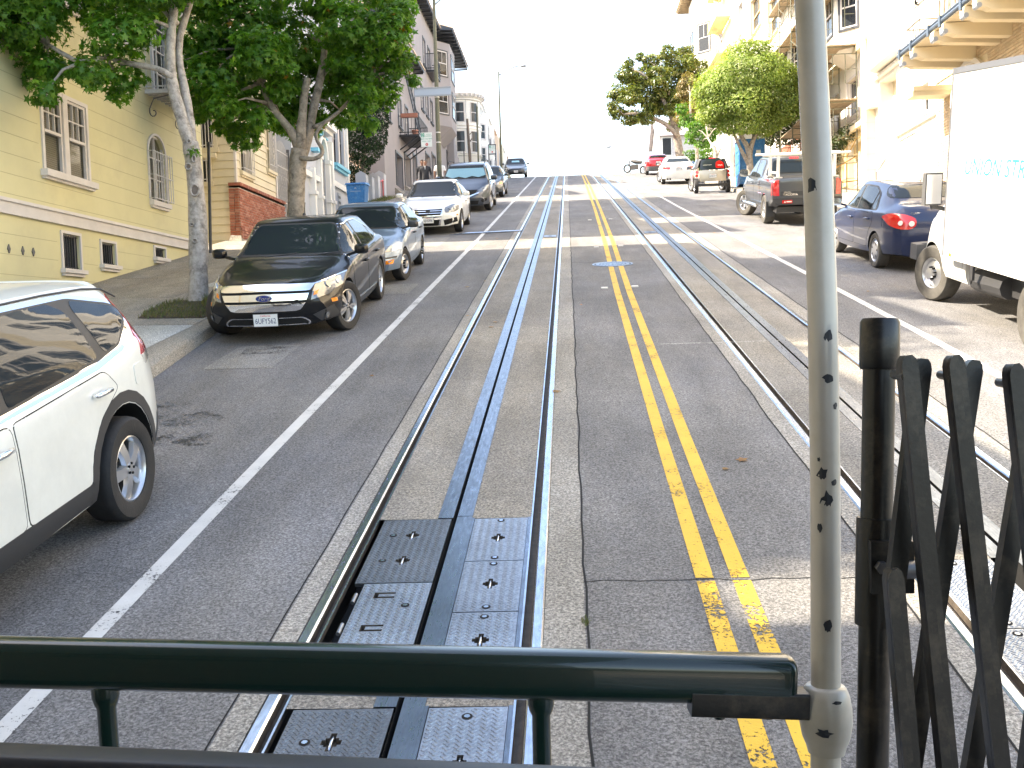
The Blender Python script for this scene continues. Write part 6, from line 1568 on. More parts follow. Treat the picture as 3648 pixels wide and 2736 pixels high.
# ---- steel blue older sedan
def blue93():
    h, hz = 1.37, .84
    S = sedan(4.38, 1.685, h, 2.465, .90, 'paint_steelblue', hood=hz, beltz=.89, deck=1.0, A=.56)
    S.update(wr=.295, rr=.185, rim='steel', tw=.185, fbow=.2)
    std(S, hz, h, .56)
    S['glass'] = [[(.75, .92), (.26, 1.25), (-.05, 1.28), (-.08, .92)], [(-.16, .92), (-.13, 1.28), (-.62, 1.265), (-.95, 1.14), (-1.02, .94)]]
    S['dlo'] = [(.84, .905), (.28, 1.275), (-.1, 1.30), (-.66, 1.285), (-1.02, 1.15), (-1.10, .925)]
    S['doors'] = [[(.85, .32), (.90, .66), (.82, .86), (-.105, .88), (-.105, .32)], [(-.13, .32), (-.13, .88), (-1.02, .90), (-1.04, .74), (-.88, .56), (-.80, .32)]]
    S['handles'] = [(0.05, .78), (-.88, .80)]; S['handlem'] = 'plastic'; S['mirm'] = 'plastic'; S['mirsize'] = (.21, .13, .11)
    S['mirror'] = (.70, .98); S['rearglass'] = [(-.55, 1.10), (.55, 1.10), (.45, 1.30), (-.45, 1.30)]
    S['sidepanels'] = [('body_moulding', [(1.0, .50), (1.0, .545), (-.85, .545), (-.85, .50)], 'paint_steelblue')]
    S['panels'] = [('hood', 'T', [(-.66, .92), (.66, .92), (.66, 1.6), (.56, 1.96), (-.56, 1.96), (-.66, 1.6)], 'paint_steelblue', .004), ('grille', 'F', [(-.36, .665), (.36, .665), (.34, .60), (-.34, .60)], 'plastic', .006), ('lower_grille', 'F', [(-.5, .32), (.5, .32), (.46, .23), (-.46, .23)], 'black_void', .005),
        ('bumper_strip', 'F', [(-.74, .50), (.74, .50), (.74, .475), (-.74, .475)], 'plastic', .006)]
    S['mpanels'] = [('headlamp', 'F', [(.38, .67), (.65, .68), (.65, .585), (.37, .585)], 'headlamp', .008), ('turn_lamp', 'F', [(.66, .68), (.775, .70), (.79, .60), (.66, .585)], 'lamp_white', .008), ('turn_lamp', 'F', [(.50, .44), (.70, .45), (.69, .385), (.51, .38)], 'amber', .008)]
    def ex(t, S, put, hit, lamp):
        b = B()
        for sx in (-1, 1): pass
        b = B(); b.box(-.09, .09, .62, .66, 1.16, 1.22); 
    S['extra'] = ex
    return S
build_car(blue93(), 'parked_sedan', 'steel blue older sedan behind the black one, with steel wheels and black mirrors', 'car', (-3.86, 19.62, prof(19.62)), DOWN + R(1), R(-14), 'cars parked along the left kerb')

# ---- white german sedan
def jetta():
    h, hz = 1.46, .92
    S = sedan(4.55, 1.78, h, 2.578, .90, 'paint_white', hood=hz, beltz=.95, deck=1.08, A=.60)
    S.update(wr=.32, rr=.215, rim='5twin', tw=.21, fbow=.34)
    std(S, hz, h, .60)
    S['dlo'] = [(.88, .985), (.30, 1.36), (-.1, 1.39), (-.7, 1.375), (-1.10, 1.26), (-1.32, 1.10), (-1.0, 1.0), (0, .965)]
    S['glass'] = [[(.78, 1.0), (.28, 1.335), (-.05, 1.365), (-.08, .98)], [(-.16, .985), (-.13, 1.365), (-.68, 1.35), (-1.02, 1.24), (-1.20, 1.10), (-1.0, 1.015)]]
    S['doors'] = [[(.90, .34), (.96, .70), (.88, .92), (-.105, .94), (-.105, .34)], [(-.135, .34), (-.135, .94), (-1.06, .975), (-1.10, .80), (-.92, .60), (-.84, .34)]]
    S['handles'] = [(0.05, .82), (-.90, .85)]; S['mirror'] = (.76, 1.05); S['rearglass'] = [(-.6, 1.18), (.6, 1.18), (.48, 1.38), (-.48, 1.38)]
    S['sidepanels'] = [('side_marker', [(1.72, .50), (1.72, .54), (1.80, .54), (1.80, .50)], 'amber')]
    S['panels'] = [('hood', 'T', [(-.70, .96), (.70, .96), (.68, 1.6), (.50, 1.98), (-.50, 1.98), (-.68, 1.6)], 'paint_white', .004),
        ('grille_surround', 'F', [(-.42, .72), (.42, .72), (.33, .26), (.26, .235), (-.26, .235), (-.33, .26)], 'chrome', .005), ('grille', 'F', [(-.39, .70), (.39, .70), (.345, .545), (-.345, .545)], 'black_void', .009), ('lower_grille', 'F', [(-.32, .42), (.32, .42), (.27, .26), (-.27, .26)], 'black_void', .009),
        ('grille_bar', 'F', [(-.375, .665), (.375, .665), (.37, .65), (-.37, .65)], 'chrome', .014), ('grille_bar', 'F', [(-.36, .605), (.36, .605), (.355, .59), (-.355, .59)], 'chrome', .014),
        ('sunroof', 'T', [(-.42, -.55), (.42, -.55), (.44, -.02), (-.44, -.02)], 'car_glass', .006)]
    S['mpanels'] = [('headlamp', 'F', rounded([(.44, .73), (.62, .80), (.79, .80), (.83, .66), (.70, .60), (.47, .60)], .05), 'headlamp', .008), ('side_intake', 'F', [(.42, .40), (.76, .46), (.78, .34), (.44, .26)], 'black_void', .006), ('chrome_strip', 'F', [(.42, .42), (.76, .475), (.76, .46), (.42, .405)], 'chrome', .01)]
    def ex(t, S, put, hit, lamp):
        for sx in (-1, 1): lamp(sx * .58, .70, .05, 'headlamp', 'F', 'lens', .014); lamp(sx * .70, .71, .045, 'lamp_white', 'F', 'lens', .014)
        p, n_ = hit(0, .63, 'F'); b = B(); k = 24
        for r0, r1, hh in ((.066, .056, .03),): 
            for i in range(k):
                a0, a1 = 6.2832 * i / k, 6.2832 * (i + 1) / k; b.add([(r * math.cos(a), p.y + hh, .635 + r * math.sin(a)) for a in (a0, a1) for r in (r0, r1)], [(0, 1, 3, 2)])
        y = p.y + .03
        for pts in ([(-.030, .050), (0, -.004), (.030, .050)], [(-.052, .02), (-.026, -.048), (0, -.012), (.026, -.048), (.052, .02)]):
            for q0, q1 in zip(pts, pts[1:]): b.bar((q0[0], y, .635 + q0[1]), (q1[0], y, .635 + q1[1]), .010, .006)
        b.lathe([(.066, 0), (.066, .025)], (0, p.y, .635), 'y', 24)
        b.make('emblem', 'chrome', t, local=True)
        plate_at(t, S, .415, 'F', '6JHS996', off=.03)
        for x in (-.35, .25): b = B(); b.tube([(x + .05, .98, hz + .085), (x - .38, .94, hz + .12)], .009, 5); b.make('wiper', 'plastic', t, local=True)
    S['extra'] = ex
    return S
build_car(jetta(), 'parked_sedan', 'white sedan with round maker badge, chrome chin grille and sunroof', 'car', (-3.92, 29.9, prof(29.9)), DOWN + R(1), R(-3), 'cars parked along the left kerb')

# ---- graphite minivan with folded sunshade
def van():
    S = dict(W=1.985, y0=-2.55, y1=2.53, ya_f=1.515, ya_r=-1.515, paint='paint_graphite', wr=.345, rr=.225, tw=.23, rim='6', fbow=.40, rbow=.2, edge=.09, flean=LEAN_F, rlean=LEAN_R,
        top=[(-2.55, 1.0), (-2.5, 1.3), (-2.3, 1.62), (-1.9, 1.73), (-.8, 1.765), (0, 1.765), (.45, 1.73), (.75, 1.63), (1.42, 1.17), (1.6, 1.09), (2.1, .96), (2.4, .82), (2.5, .70), (2.53, .55)],
        belt=[(-2.55, .95), (-2.3, 1.14), (0, 1.08), (1.3, 1.0), (2.5, .5)], plan=[(-2.55, .84), (-2.2, .95), (0, .992), (1.5, .985), (2.1, .92), (2.53, .74)],
        roof=[(-2.55, .7), (-2.0, .72), (0, .72), (.8, .74), (1.4, .84), (2.1, .76), (2.53, .55)])
    S['windshield'] = [(-.80, 1.20), (.80, 1.20), (.66, 1.655), (-.66, 1.655)]; S['wsm'] = 'clear_glass'; S['wso'] = .014; S['ws_border'] = 1
    S['dlo'] = [(1.28, 1.12), (.72, 1.58), (.2, 1.64), (-2.0, 1.60), (-2.25, 1.2), (0, 1.1)]
    S['glass'] = [[(1.15, 1.14), (.70, 1.54), (.3, 1.60), (.28, 1.12)], [(.20, 1.13), (.22, 1.61), (-.8, 1.61), (-.8, 1.14)], [(-.88, 1.15), (-.88, 1.60), (-1.95, 1.57), (-2.15, 1.22)]]
    S['doors'] = [[(1.18, .36), (1.2, .9), (1.1, 1.04), (.24, 1.07), (.24, .36)], [(.21, .36), (.21, 1.07), (-.9, 1.10), (-.9, .36)]]
    S['handles'] = [(.36, .92), (-.05, .94)]; S['mirror'] = (1.12, 1.2); S['mirsize'] = (.24, .2, .12)
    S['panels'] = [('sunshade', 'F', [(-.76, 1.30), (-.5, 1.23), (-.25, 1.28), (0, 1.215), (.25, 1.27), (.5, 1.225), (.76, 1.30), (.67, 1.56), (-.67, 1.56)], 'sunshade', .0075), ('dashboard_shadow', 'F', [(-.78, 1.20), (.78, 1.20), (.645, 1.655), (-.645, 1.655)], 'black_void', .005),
        ('hood', 'T', [(-.78, 1.50), (.78, 1.50), (.74, 2.0), (.5, 2.36), (-.5, 2.36), (-.74, 2.0)], 'paint_graphite', .004), ('grille', 'F', [(-.50, .80), (.50, .80), (.42, .66), (.2, .60), (-.2, .60), (-.42, .66)], 'black_void', .006), ('grille_bar', 'F', [(-.56, .72), (-.2, .60), (.2, .60), (.56, .72), (.56, .68), (.2, .555), (-.2, .555), (-.56, .68)], 'chrome', .012),
        ('lower_grille', 'F', [(-.55, .42), (.55, .42), (.5, .28), (-.5, .28)], 'black_void', .006), ('rear_roof', 'T', [(-.5, -1), (.5, -1), (.5, 0), (-.5, 0)], 'paint_graphite', .003)]
    S['mpanels'] = [('headlamp', 'F', [(.53, .80), (.70, .90), (.86, .98), (.90, .84), (.72, .74), (.55, .68)], 'headlamp', .008), ('fog_recess', 'F', [(.62, .44), (.82, .50), (.84, .40), (.66, .34)], 'black_void', .006)]
    def ex(t, S, put, hit, lamp):
        for k in range(7):
            x = -.66 + k * .22; b = B(); b.bar((x, 1.40, 1.275), (x * .88, .86, 1.575), .012, .012); b.v = [(p[0], p[1] + .02, p[2] + .01) for p in b.v]
        for sx in (-1, 1):
            lamp(sx * .70, .84, .05, 'headlamp', 'F', 'lens', .014)
            b = B(); b.tube([(sx * .70, .45, 1.73), (sx * .71, .40, 1.80), (sx * .71, -.4, 1.835), (sx * .70, -1.6, 1.80), (sx * .69, -1.7, 1.74)], .02, 6); b.make('roof_rail', 'plastic', t, 60, local=True)
        p, n_ = hit(0, .79, 'F'); b = B()
        for a, c_ in ((.075, .05), (.03, .05), (.06, .022)): b.tube([(a * math.cos(i * .524), p.y + .02, (.80 if c_ == .05 else .82) + c_ * math.sin(i * .524)) for i in range(13)], .007, 5)
        b.make('emblem', 'chrome', t, local=True)
        plate_at(t, S, .50, 'F', '6WKD281', x=0, off=.035)
    S['extra'] = ex
    return S
build_car(van(), 'parked_minivan', 'graphite minivan with pale blue folding sunshade behind its windscreen and roof rails', 'minivan', (-3.88, 39.5, prof(39.5)), DOWN + R(1), R(-12), 'cars parked along the left kerb')
def gen(paint, rim='5', L=4.6, W=1.75, h=1.43, wb=2.65, **k):
    hz = k.get('hz', .88); bz = .92
    S = sedan(L, W, h, wb, .9, paint, hood=hz, beltz=bz, deck=1.04, A=.60)
    S.update(wr=.31, rr=.205, rim=rim, tw=.205); std(S, hz, h, .6)
    S['dlo'] = [(.86, .955), (.30, 1.33), (-.1, 1.36), (-.7, 1.345), (-1.10, 1.2), (-1.25, 1.0), (0, .935)]
    S['glass'] = [[(.76, .97), (.28, 1.30), (-.05, 1.33), (-.08, .955)], [(-.16, .955), (-.13, 1.33), (-.68, 1.32), (-1.02, 1.2), (-1.14, .99)]]
    S['doors'] = [[(.90, .34), (.96, .70), (.88, .89), (-.105, .91), (-.105, .34)], [(-.135, .34), (-.135, .91), (-1.06, .94), (-1.10, .78), (-.92, .60), (-.84, .34)]]
    S['handles'] = [(0.05, .80), (-.90, .82)]; S['mirror'] = (.76, 1.02); W2 = W / 2
    S['rearglass'] = [(-W2 * .70, 1.14), (W2 * .70, 1.14), (W2 * .56, h - .08), (-W2 * .56, h - .08)]
    S['panels'] = [('hood', 'T', [(-.68, .96), (.68, .96), (.66, 1.6), (.50, 1.98), (-.50, 1.98), (-.66, 1.6)], paint, .004), ('grille', 'F', [(-.42, .68), (.42, .68), (.36, .56), (-.36, .56)], 'plastic', .006), ('lower_grille', 'F', [(-.5, .38), (.5, .38), (.46, .26), (-.46, .26)], 'black_void', .005)]
    S['mpanels'] = [('headlamp', 'F', [(.46, .69), (.78, .76), (.82, .64), (.46, .57)], 'headlamp', .008), ('tail_lamp', 'B', [(.46, .93), (.80, .95), (.80, .78), (.50, .80)], 'tail_red', .008)]
    return S
S = gen('paint_darkgreen', '5', 4.7, 1.74); S['panels'][1] = ('grille', 'F', [(-.42, .67), (.42, .67), (.40, .60), (-.40, .60)], 'amber', .007)
S['panels'].append(('grille', 'F', [(-.36, .66), (.36, .66), (.36, .61), (-.36, .61)], 'plastic', .012))
S['mpanels'][0] = ('headlamp', 'F', [(.46, .69), (.66, .70), (.66, .60), (.46, .59)], 'headlamp', .008); S['mpanels'].append(('turn_lamp', 'F', [(.67, .70), (.80, .71), (.80, .61), (.67, .60)], 'amber', .008))
build_car(S, 'parked_sedan', 'dark older sedan with amber corner lamps, half hidden behind the minivan', 'car', (-3.85, 48.8, prof(48.8)), DOWN, R(-8), 'cars parked along the left kerb')
S = gen('paint_grey', '5', 4.54, 1.76, 1.46, 2.6)
S['panels'].append(('grille_bar', 'F', [(-.44, .695), (.44, .695), (.42, .67), (-.42, .67)], 'chrome', .012))
S['panels'].append(('windscreen_card', 'F', [(-.3, 1.13), (.3, 1.13), (.28, 1.25), (-.28, 1.25)], 'sunshade', .009))
def ex_top(t, S, put, hit, lamp): plate_at(t, S, .44, 'F', '6TRP904', off=.03)
S['extra'] = ex_top
build_car(S, 'parked_sedan', 'dark grey sedan parked highest on the left, at the crest of the hill', 'car', (-3.95, 77.6, prof(77.6)), DOWN + R(3), R(-6), 'cars parked along the left kerb')

# ---- right side: cars point uphill
G2 = 'vehicles parked along the right kerb'
def corolla():
    h, hz = 1.465, .90
    S = sedan(4.53, 1.70, h, 2.60, .92, 'paint_navy', hood=hz, beltz=.94, deck=1.10, A=.62)
    S.update(wr=.305, rr=.205, rim='cap', tw=.195, tyre='tyre_dusty'); std(S, hz, h, .62)
    S['top'][1] = (S['y0'] + .05, 1.02)
    S['dlo'] = [(.86, .975), (.30, 1.355), (-.1, 1.39), (-.65, 1.375), (-1.02, 1.26), (-1.22, 1.04), (-1.2, .985), (0, .95)]
    S['glass'] = [[(.74, .992), (.28, 1.325), (-.05, 1.36), (-.08, .978)], [(-.15, .97), (-.12, 1.365), (-.64, 1.35), (-.86, 1.29), (-.90, .985)], [(-.95, .99), (-.93, 1.255), (-1.0, 1.22), (-1.15, 1.03), (-1.14, 1.0)]]
    S['doors'] = [[(.90, .34), (.96, .70), (.88, .91), (-.105, .93), (-.105, .34)], [(-.135, .34), (-.135, .93), (-1.12, .955), (-1.14, .78), (-.95, .60), (-.86, .34)]]
    S['handles'] = [(0.05, .80), (-.92, .83)]; S['mirror'] = (.76, 1.03)
    S['sidepanels'] = [('body_moulding', [(.95, .44), (.95, .485), (-.84, .485), (-.84, .44)], 'paint_navy'), ('fuel_flap', rounded([(-1.50, .74), (-1.50, .90), (-1.66, .90), (-1.66, .74)], .03), 'paint_navy')]
    S['rearglass'] = [(-.66, 1.20), (.66, 1.20), (.54, 1.40), (-.54, 1.40)]
    S['panels'] = [('boot_lid', 'B', [(-.60, .64), (.60, .64), (.60, 1.05), (-.60, 1.05)], 'paint_navy', .005)]
    S['mpanels'] = [('tail_lamp', 'B', rounded([(.45, .90), (.60, .97), (.78, .98), (.835, .92), (.80, .78), (.70, .73), (.55, .73), (.46, .78)], .05), 'tail_red', .012)]
    def ex(t, S, put, hit, lamp):
        for sx in (-1, 1): lamp(sx * .53, .82, .045, 'lamp_white', 'B', 'lens', .018, 'tail_red'); lamp(sx * .68, .83, .042, 'lamp_white', 'B', 'lens', .018, 'tail_red')
        for sx in (-1, 1): put('tail_lamp', 'R' if sx > 0 else 'L', [(-2.05, .80), (-2.05, .97), (-1.86, .96), (-1.80, .90), (-1.9, .80)], 'tail_red', .008)
        b = B(); b.tube([(0.0, -1.05, 1.44), (0, -1.1, 1.52)], .006, 5); b.make('antenna', 'plastic', t, local=True)
        p, n_ = hit(-.42, .985, 'B')
        mm = Matrix.Translation((-.43, p.y - .008, .985)) @ Matrix(((1, 0, 0, 0), (0, 0, -1, 0), (0, 1, 0, 0), (0, 0, 0, 1)))
        text_obj('badge', 'COROLLA', .045, 'chrome', t, mm, .001, local=True)
        plate_at(t, S, .80, 'B', '5PLS374', off=.015)
    S['extra'] = ex
    return S
build_car(corolla(), 'parked_sedan', 'navy blue sedan with round red tail lamps, between the pickup and the white truck', 'car', (6.13, 19.25, prof(19.25)), R(1), R(10), G2)
# ---- dark pickup with ladder rack
def tacoma():
    S = dict(W=1.86, y0=-2.78, y1=2.52, ya_f=1.63, ya_r=-1.63, paint='paint_grey', wr=.385, rr=.225, tw=.25, rim='6', fbow=.25, rbow=.05, edge=.08, arch=1.16, tyre='tyre_dusty',
        flean=LEAN_F, rlean=[(.3, .02), (.55, 0), (1.3, .02)],
        top=[(-2.78, 1.20), (-2.74, 1.24), (-1.26, 1.24), (-1.20, 1.26), (-1.13, 1.60), (-1.08, 1.72), (-.7, 1.765), (.0, 1.765), (.3, 1.73), (.98, 1.33), (1.1, 1.27), (1.7, 1.22), (2.2, 1.14), (2.42, 1.02), (2.52, .7)],
        belt=[(-2.78, 1.18), (-1.2, 1.20), (0, 1.17), (1.0, 1.14), (2.5, .6)],
        plan=[(-2.78, .89), (-2.6, .90), (-1.0, .90), (1.0, .90), (2.1, .88), (2.52, .74)],
        roof=[(-2.78, .84), (-1.3, .84), (-1.1, .66), (-.5, .66), (.3, .68), (1.0, .80), (2.0, .78), (2.52, .6)], zb=[(-2.78, .55), (-2.0, .45), (0, .42), (2.5, .45)])
    S['glass'] = [[(.88, 1.22), (.30, 1.62), (.02, 1.66), (-.02, 1.20)], [(-.10, 1.20), (-.07, 1.66), (-.72, 1.655), (-.92, 1.58), (-.96, 1.22)]]
    S['dlo'] = [(.98, 1.20), (.32, 1.665), (-.1, 1.695), (-.8, 1.685), (-1.0, 1.6), (-1.02, 1.19)]; S['mirsize'] = (.26, .22, .12); S['mirm'] = 'chrome'
    S['doors'] = [[(.95, .55), (.98, 1.0), (.92, 1.15), (-.045, 1.17), (-.045, .55)], [(-.075, .55), (-.075, 1.17), (-1.0, 1.17), (-1.0, .8), (-.95, .55)]]
    S['handles'] = [(.10, 1.02), (-.86, 1.03)]; S['mirror'] = (.92, 1.28)
    S['sidepanels'] = [('arch_flare', arcpoly(-1.63, .385, .44, .57, 0, 180), 'paint_grey'), ('arch_flare', arcpoly(1.63, .385, .44, .56, 0, 180), 'paint_grey'), ('fender_badge', [(1.05, .95), (1.05, 1.05), (1.1, 1.05), (1.1, .95)], 'chrome'), ('tail_lamp', [(-2.70, .80), (-2.70, 1.18), (-2.60, 1.18), (-2.60, .80)], 'tail_red'), ('bumper_corner', [(-2.72, .58), (-2.72, .78), (-2.35, .74), (-2.3, .58)], 'paint_grey')]
    S['windshield'] = [(-.72, 1.34), (.72, 1.34), (.60, 1.67), (-.60, 1.67)]
    S['rearglass'] = [(-.62, 1.30), (.62, 1.30), (.56, 1.66), (-.56, 1.66)]
    S['panels'] = [('tailgate', 'B', [(-.70, .74), (.70, .74), (.70, 1.21), (-.70, 1.21)], 'paint_grey', .008), ('tailgate_band', 'B', [(-.69, .90), (.69, .90), (.69, .78), (-.69, .78)], 'plastic', .010), ('third_brake_lamp', 'B', [(-.13, 1.685), (.13, 1.685), (.13, 1.725), (-.13, 1.725)], 'tail_red', .012), ('rear_bumper', 'B', [(-.86, .56), (.86, .56), (.88, .73), (-.88, .73)], 'plastic', .05), ('bed_floor', 'T', [(-.76, -2.66), (.76, -2.66), (.76, -1.28), (-.76, -1.28)], 'black_void', .004)]
    S['mpanels'] = [('tail_lamp', 'B', [(.72, .79), (.90, .79), (.90, 1.19), (.73, 1.19)], 'tail_red', .015)]
    def ex(t, S, put, hit, lamp):
        for x in (-.72, .72):
            for y in (-2.55, -1.5):
                b = B(); b.box(x - .035, x + .035, y - .035, y + .035, 1.24, 1.80); b.box(x - .09, x + .09, y - .11, y + .11, 1.235, 1.27); b.make('rack_post', 'lamp_white', t, local=True)
            b = B(); b.box(x - .03, x + .03, -2.55, -1.5, 1.34, 1.40); b.make('rack_side', 'lamp_white', t, local=True)
        for y in (-2.55, -1.5): b = B(); b.tube([(-1.12, y, 1.83), (1.12, y, 1.83)], .035, 10); b.make('rack_bar', 'lamp_white', t, 60, local=True)
        for sx in (-1, 1):
            b = B(); b.tube([(sx * .98, .95, .45), (sx * .98, -.95, .45)], .055, 8); b.make('side_step', 'chrome', t, 60, local=True)
            b = B(); b.box(sx * .70, sx * .93, -2.12, -2.10, .22, .62); b.make('mud_flap', 'plastic', t, local=True)
            b = B(); b.tube([(sx * .6, .2, 1.77), (sx * .6, -.9, 1.80)], .018, 6); b.make('roof_rail', 'plastic', t, local=True)
        b = B(); b.lathe([(.04, 0), (.04, .12)], (0, -2.95, .58), 'y'); b.box(-.07, .07, -2.9, -2.8, .50, .70); b.make('tow_hitch', 'plastic', t, local=True)
        b = B(); b.box(-.66, -.40, -2.845, -2.835, .60, .68); b.make('bumper_sticker', 'tail_red', t, local=True)
        b = B(); b.prism([(-.62, .615), (-.59, .665), (-.56, .615)], lambda u, v, d: (u, d, v), -2.848, -2.846); b.box(-.55, -.42, -2.848, -2.846, .625, .655); b.make('sticker_print', 'lamp_white', t, local=True)
        p, n_ = hit(-.45, .84, 'B'); M4 = Matrix(((1, 0, 0, 0), (0, 0, -1, 0), (0, 1, 0, 0), (0, 0, 0, 1)))
        text_obj('badge', 'TACOMA', .075, 'chrome', t, Matrix.Translation((-.44, p.y - .016, .815)) @ M4, .001, sx=1.2, local=True); text_obj('badge', 'TOYOTA', .045, 'chrome', t, Matrix.Translation((-.52, p.y - .016, .875)) @ M4, .001, local=True)
        make_plate(t, '1Y7 62B', Vector((.12, -2.86, .64)), Vector((1, 0, 0)), Vector((0, -1, 0)), top=None)
        b = B(); b.box(-.75, .75, -2.6, -1.2, .35, .5); b.box(-.1, .1, -2.5, 2.0, .3, .42); b.lathe([(.06, -.7), (.06, .7)], (0, -1.63, .38), 'x', 8); b.make('chassis', 'plastic', t, local=True)
    S['extra'] = ex
    return S
build_car(tacoma(), 'parked_pickup', 'dark grey double cab pickup with a pale ladder rack, partly behind the white pole', 'pickup', (6.20, 29.35, prof(29.35)), R(0), R(28), G2)
# ---- tiny two seater
def smart():
    S = dict(W=1.56, y0=-1.32, y1=1.38, ya_f=.935, ya_r=-.935, paint='paint_beige', wr=.29, rr=.20, tw=.17, rim='9', fbow=.25, rbow=.14, edge=.09, flean=LEAN_F, rlean=[(.2, .05), (.5, 0), (.8, .03), (1.0, .08), (1.5, .22)],
        top=[(-1.32, 1.0), (-1.28, 1.18), (-1.12, 1.42), (-.9, 1.52), (-.4, 1.545), (0, 1.53), (.3, 1.46), (.85, 1.05), (1.1, .92), (1.3, .78), (1.38, .55)], belt=[(-1.32, .9), (-1.1, .98), (.5, .92), (1.38, .5)],
        plan=[(-1.32, .70), (-1.0, .77), (.6, .78), (1.1, .74), (1.38, .60)], roof=[(-1.32, .56), (-.8, .56), (0, .57), (.5, .60), (1.0, .62), (1.38, .5)], zb=[(-1.32, .30), (0, .2), (1.38, .25)])
    S['glass'] = [[(.62, 1.0), (.22, 1.38), (-.30, 1.42), (-.34, 1.0)]]; S['dlo'] = [(.72, .98), (.24, 1.42), (-.9, 1.45), (-1.05, 1.1), (-.9, 1.0)]
    S['doors'] = [[(.62, .32), (.66, .8), (.6, .96), (-.40, .97), (-.40, .5), (-.5, .32)]]; S['handles'] = [(-.25, .86)]; S['mirror'] = (.6, 1.04); S['mirm'] = 'plastic'
    S['rearglass'] = [(-.55, 1.00), (.55, 1.00), (.47, 1.42), (-.47, 1.42)]; S['windshield'] = [(-.6, 1.05), (.6, 1.05), (.5, 1.44), (-.5, 1.44)]
    S['panels'] = [('boot_lid', 'B', rounded([(-.56, .52), (.56, .52), (.58, .97), (-.58, .97)], .05), 'paint_beige', .008), ('window_decal', 'B', rounded([(.12, 1.06), (.50, 1.03), (.46, 1.28), (.30, 1.37), (.14, 1.30)], .06), 'tail_red', .010), ('third_brake_lamp', 'B', [(-.14, 1.455), (.14, 1.455), (.14, 1.48), (-.14, 1.48)], 'tail_red', .01), ('rear_bumper', 'B', [(-.7, .30), (.7, .30), (.72, .42), (-.72, .42)], 'plastic', .01)]
    def ex(t, S, put, hit, lamp):
        for sx in (-1, 1): lamp(sx * .66, .90, .062, 'tail_red', 'B', 'tail_lamp', .012, 'plastic'); lamp(sx * .67, .75, .062, 'tail_red', 'B', 'tail_lamp', .012, 'plastic')
        plate_at(t, S, .74, 'B', '6LNC417', off=.014)
        p, n_ = hit(-.25, 1.22, 'B'); M4 = Matrix(((1, 0, 0, 0), (0, 0, -1, 0), (0, 1, 0, 0), (0, 0, 0, 1)))
        tl = Matrix.Rotation(R(-22), 4, 'X')
        text_obj('decal_print', 'customer service', .075, 'lamp_white', t, Matrix.Translation((-.22, p.y - .03, 1.20)) @ tl @ M4, .001, sx=.72, local=True); p2, _ = hit(.3, 1.2, 'B')
        text_obj('decal_print', 'smart', .11, 'lamp_white', t, Matrix.Translation((.31, p2.y - .05, 1.18)) @ tl @ M4, .001, sx=.8, local=True)
        for sg, d in ((1, 'R'), (-1, 'L')): put('side_decal', d, [(-.2, .45), (.4, .5), (.45, .75), (-.1, .7)], 'emblem_blue', .006); put('side_decal', d, [(-.35, .62), (-.1, .66), (-.05, .8), (-.3, .78)], 'tail_red', .008)
    S['extra'] = ex
    return S
build_car(smart(), 'parked_microcar', 'tiny beige two seat car with red window decal, in front of the pickup', 'car', (6.27, 45.0, prof(45.0)), R(-2), R(22), G2)
S = gen('paint_white', '9', 4.6, 1.78, 1.40, 2.76); 
S['mpanels'][1] = ('tail_lamp', 'B', rounded([(.42, .90), (.80, .94), (.82, .80), (.48, .79)], .05), 'tail_red', .01)
def ex_b(t, S, put, hit, lamp):
    plate_at(t, S, .82, 'B', '7BQM158', off=.014); lamp(0, .98, .035, 'lamp_white', 'B', 'emblem'); lamp(-.45, .30, .05, 'black_void', 'B', 'exhaust', .03); lamp(-.58, .30, .05, 'black_void', 'B', 'exhaust', .03)
S['extra'] = ex_b
build_car(S, 'parked_coupe', 'white sedan with red tail lamps between the tiny car and the red sedan', 'car', (5.95, 55.8, prof(55.8)), R(-2), R(20), G2)
S = gen('paint_red', 'cap', 4.4, 1.68, 1.37, 2.5); S['panels'].append(('rear_bumper', 'B', [(-.78, .28), (.78, .28), (.8, .60), (-.8, .60)], 'plastic_grey', .012)); S['sidepanels'] = [('lower_band', [(.8, .26), (.8, .5), (-.8, .5), (-.8, .26)], 'plastic_grey')]
S['mpanels'][1] = ('tail_lamp', 'B', [(.44, .94), (.79, .94), (.79, .74), (.44, .76)], 'tail_red', .01)
def ex_r(t, S, put, hit, lamp): plate_at(t, S, .84, 'B', '3FVX660', off=.014)
S['extra'] = ex_r
build_car(S, 'parked_sedan', 'red boxy sedan with grey bumper, farthest parked car on the right', 'car', (6.25, 70.9, prof(70.9)), R(-2), R(15), G2)
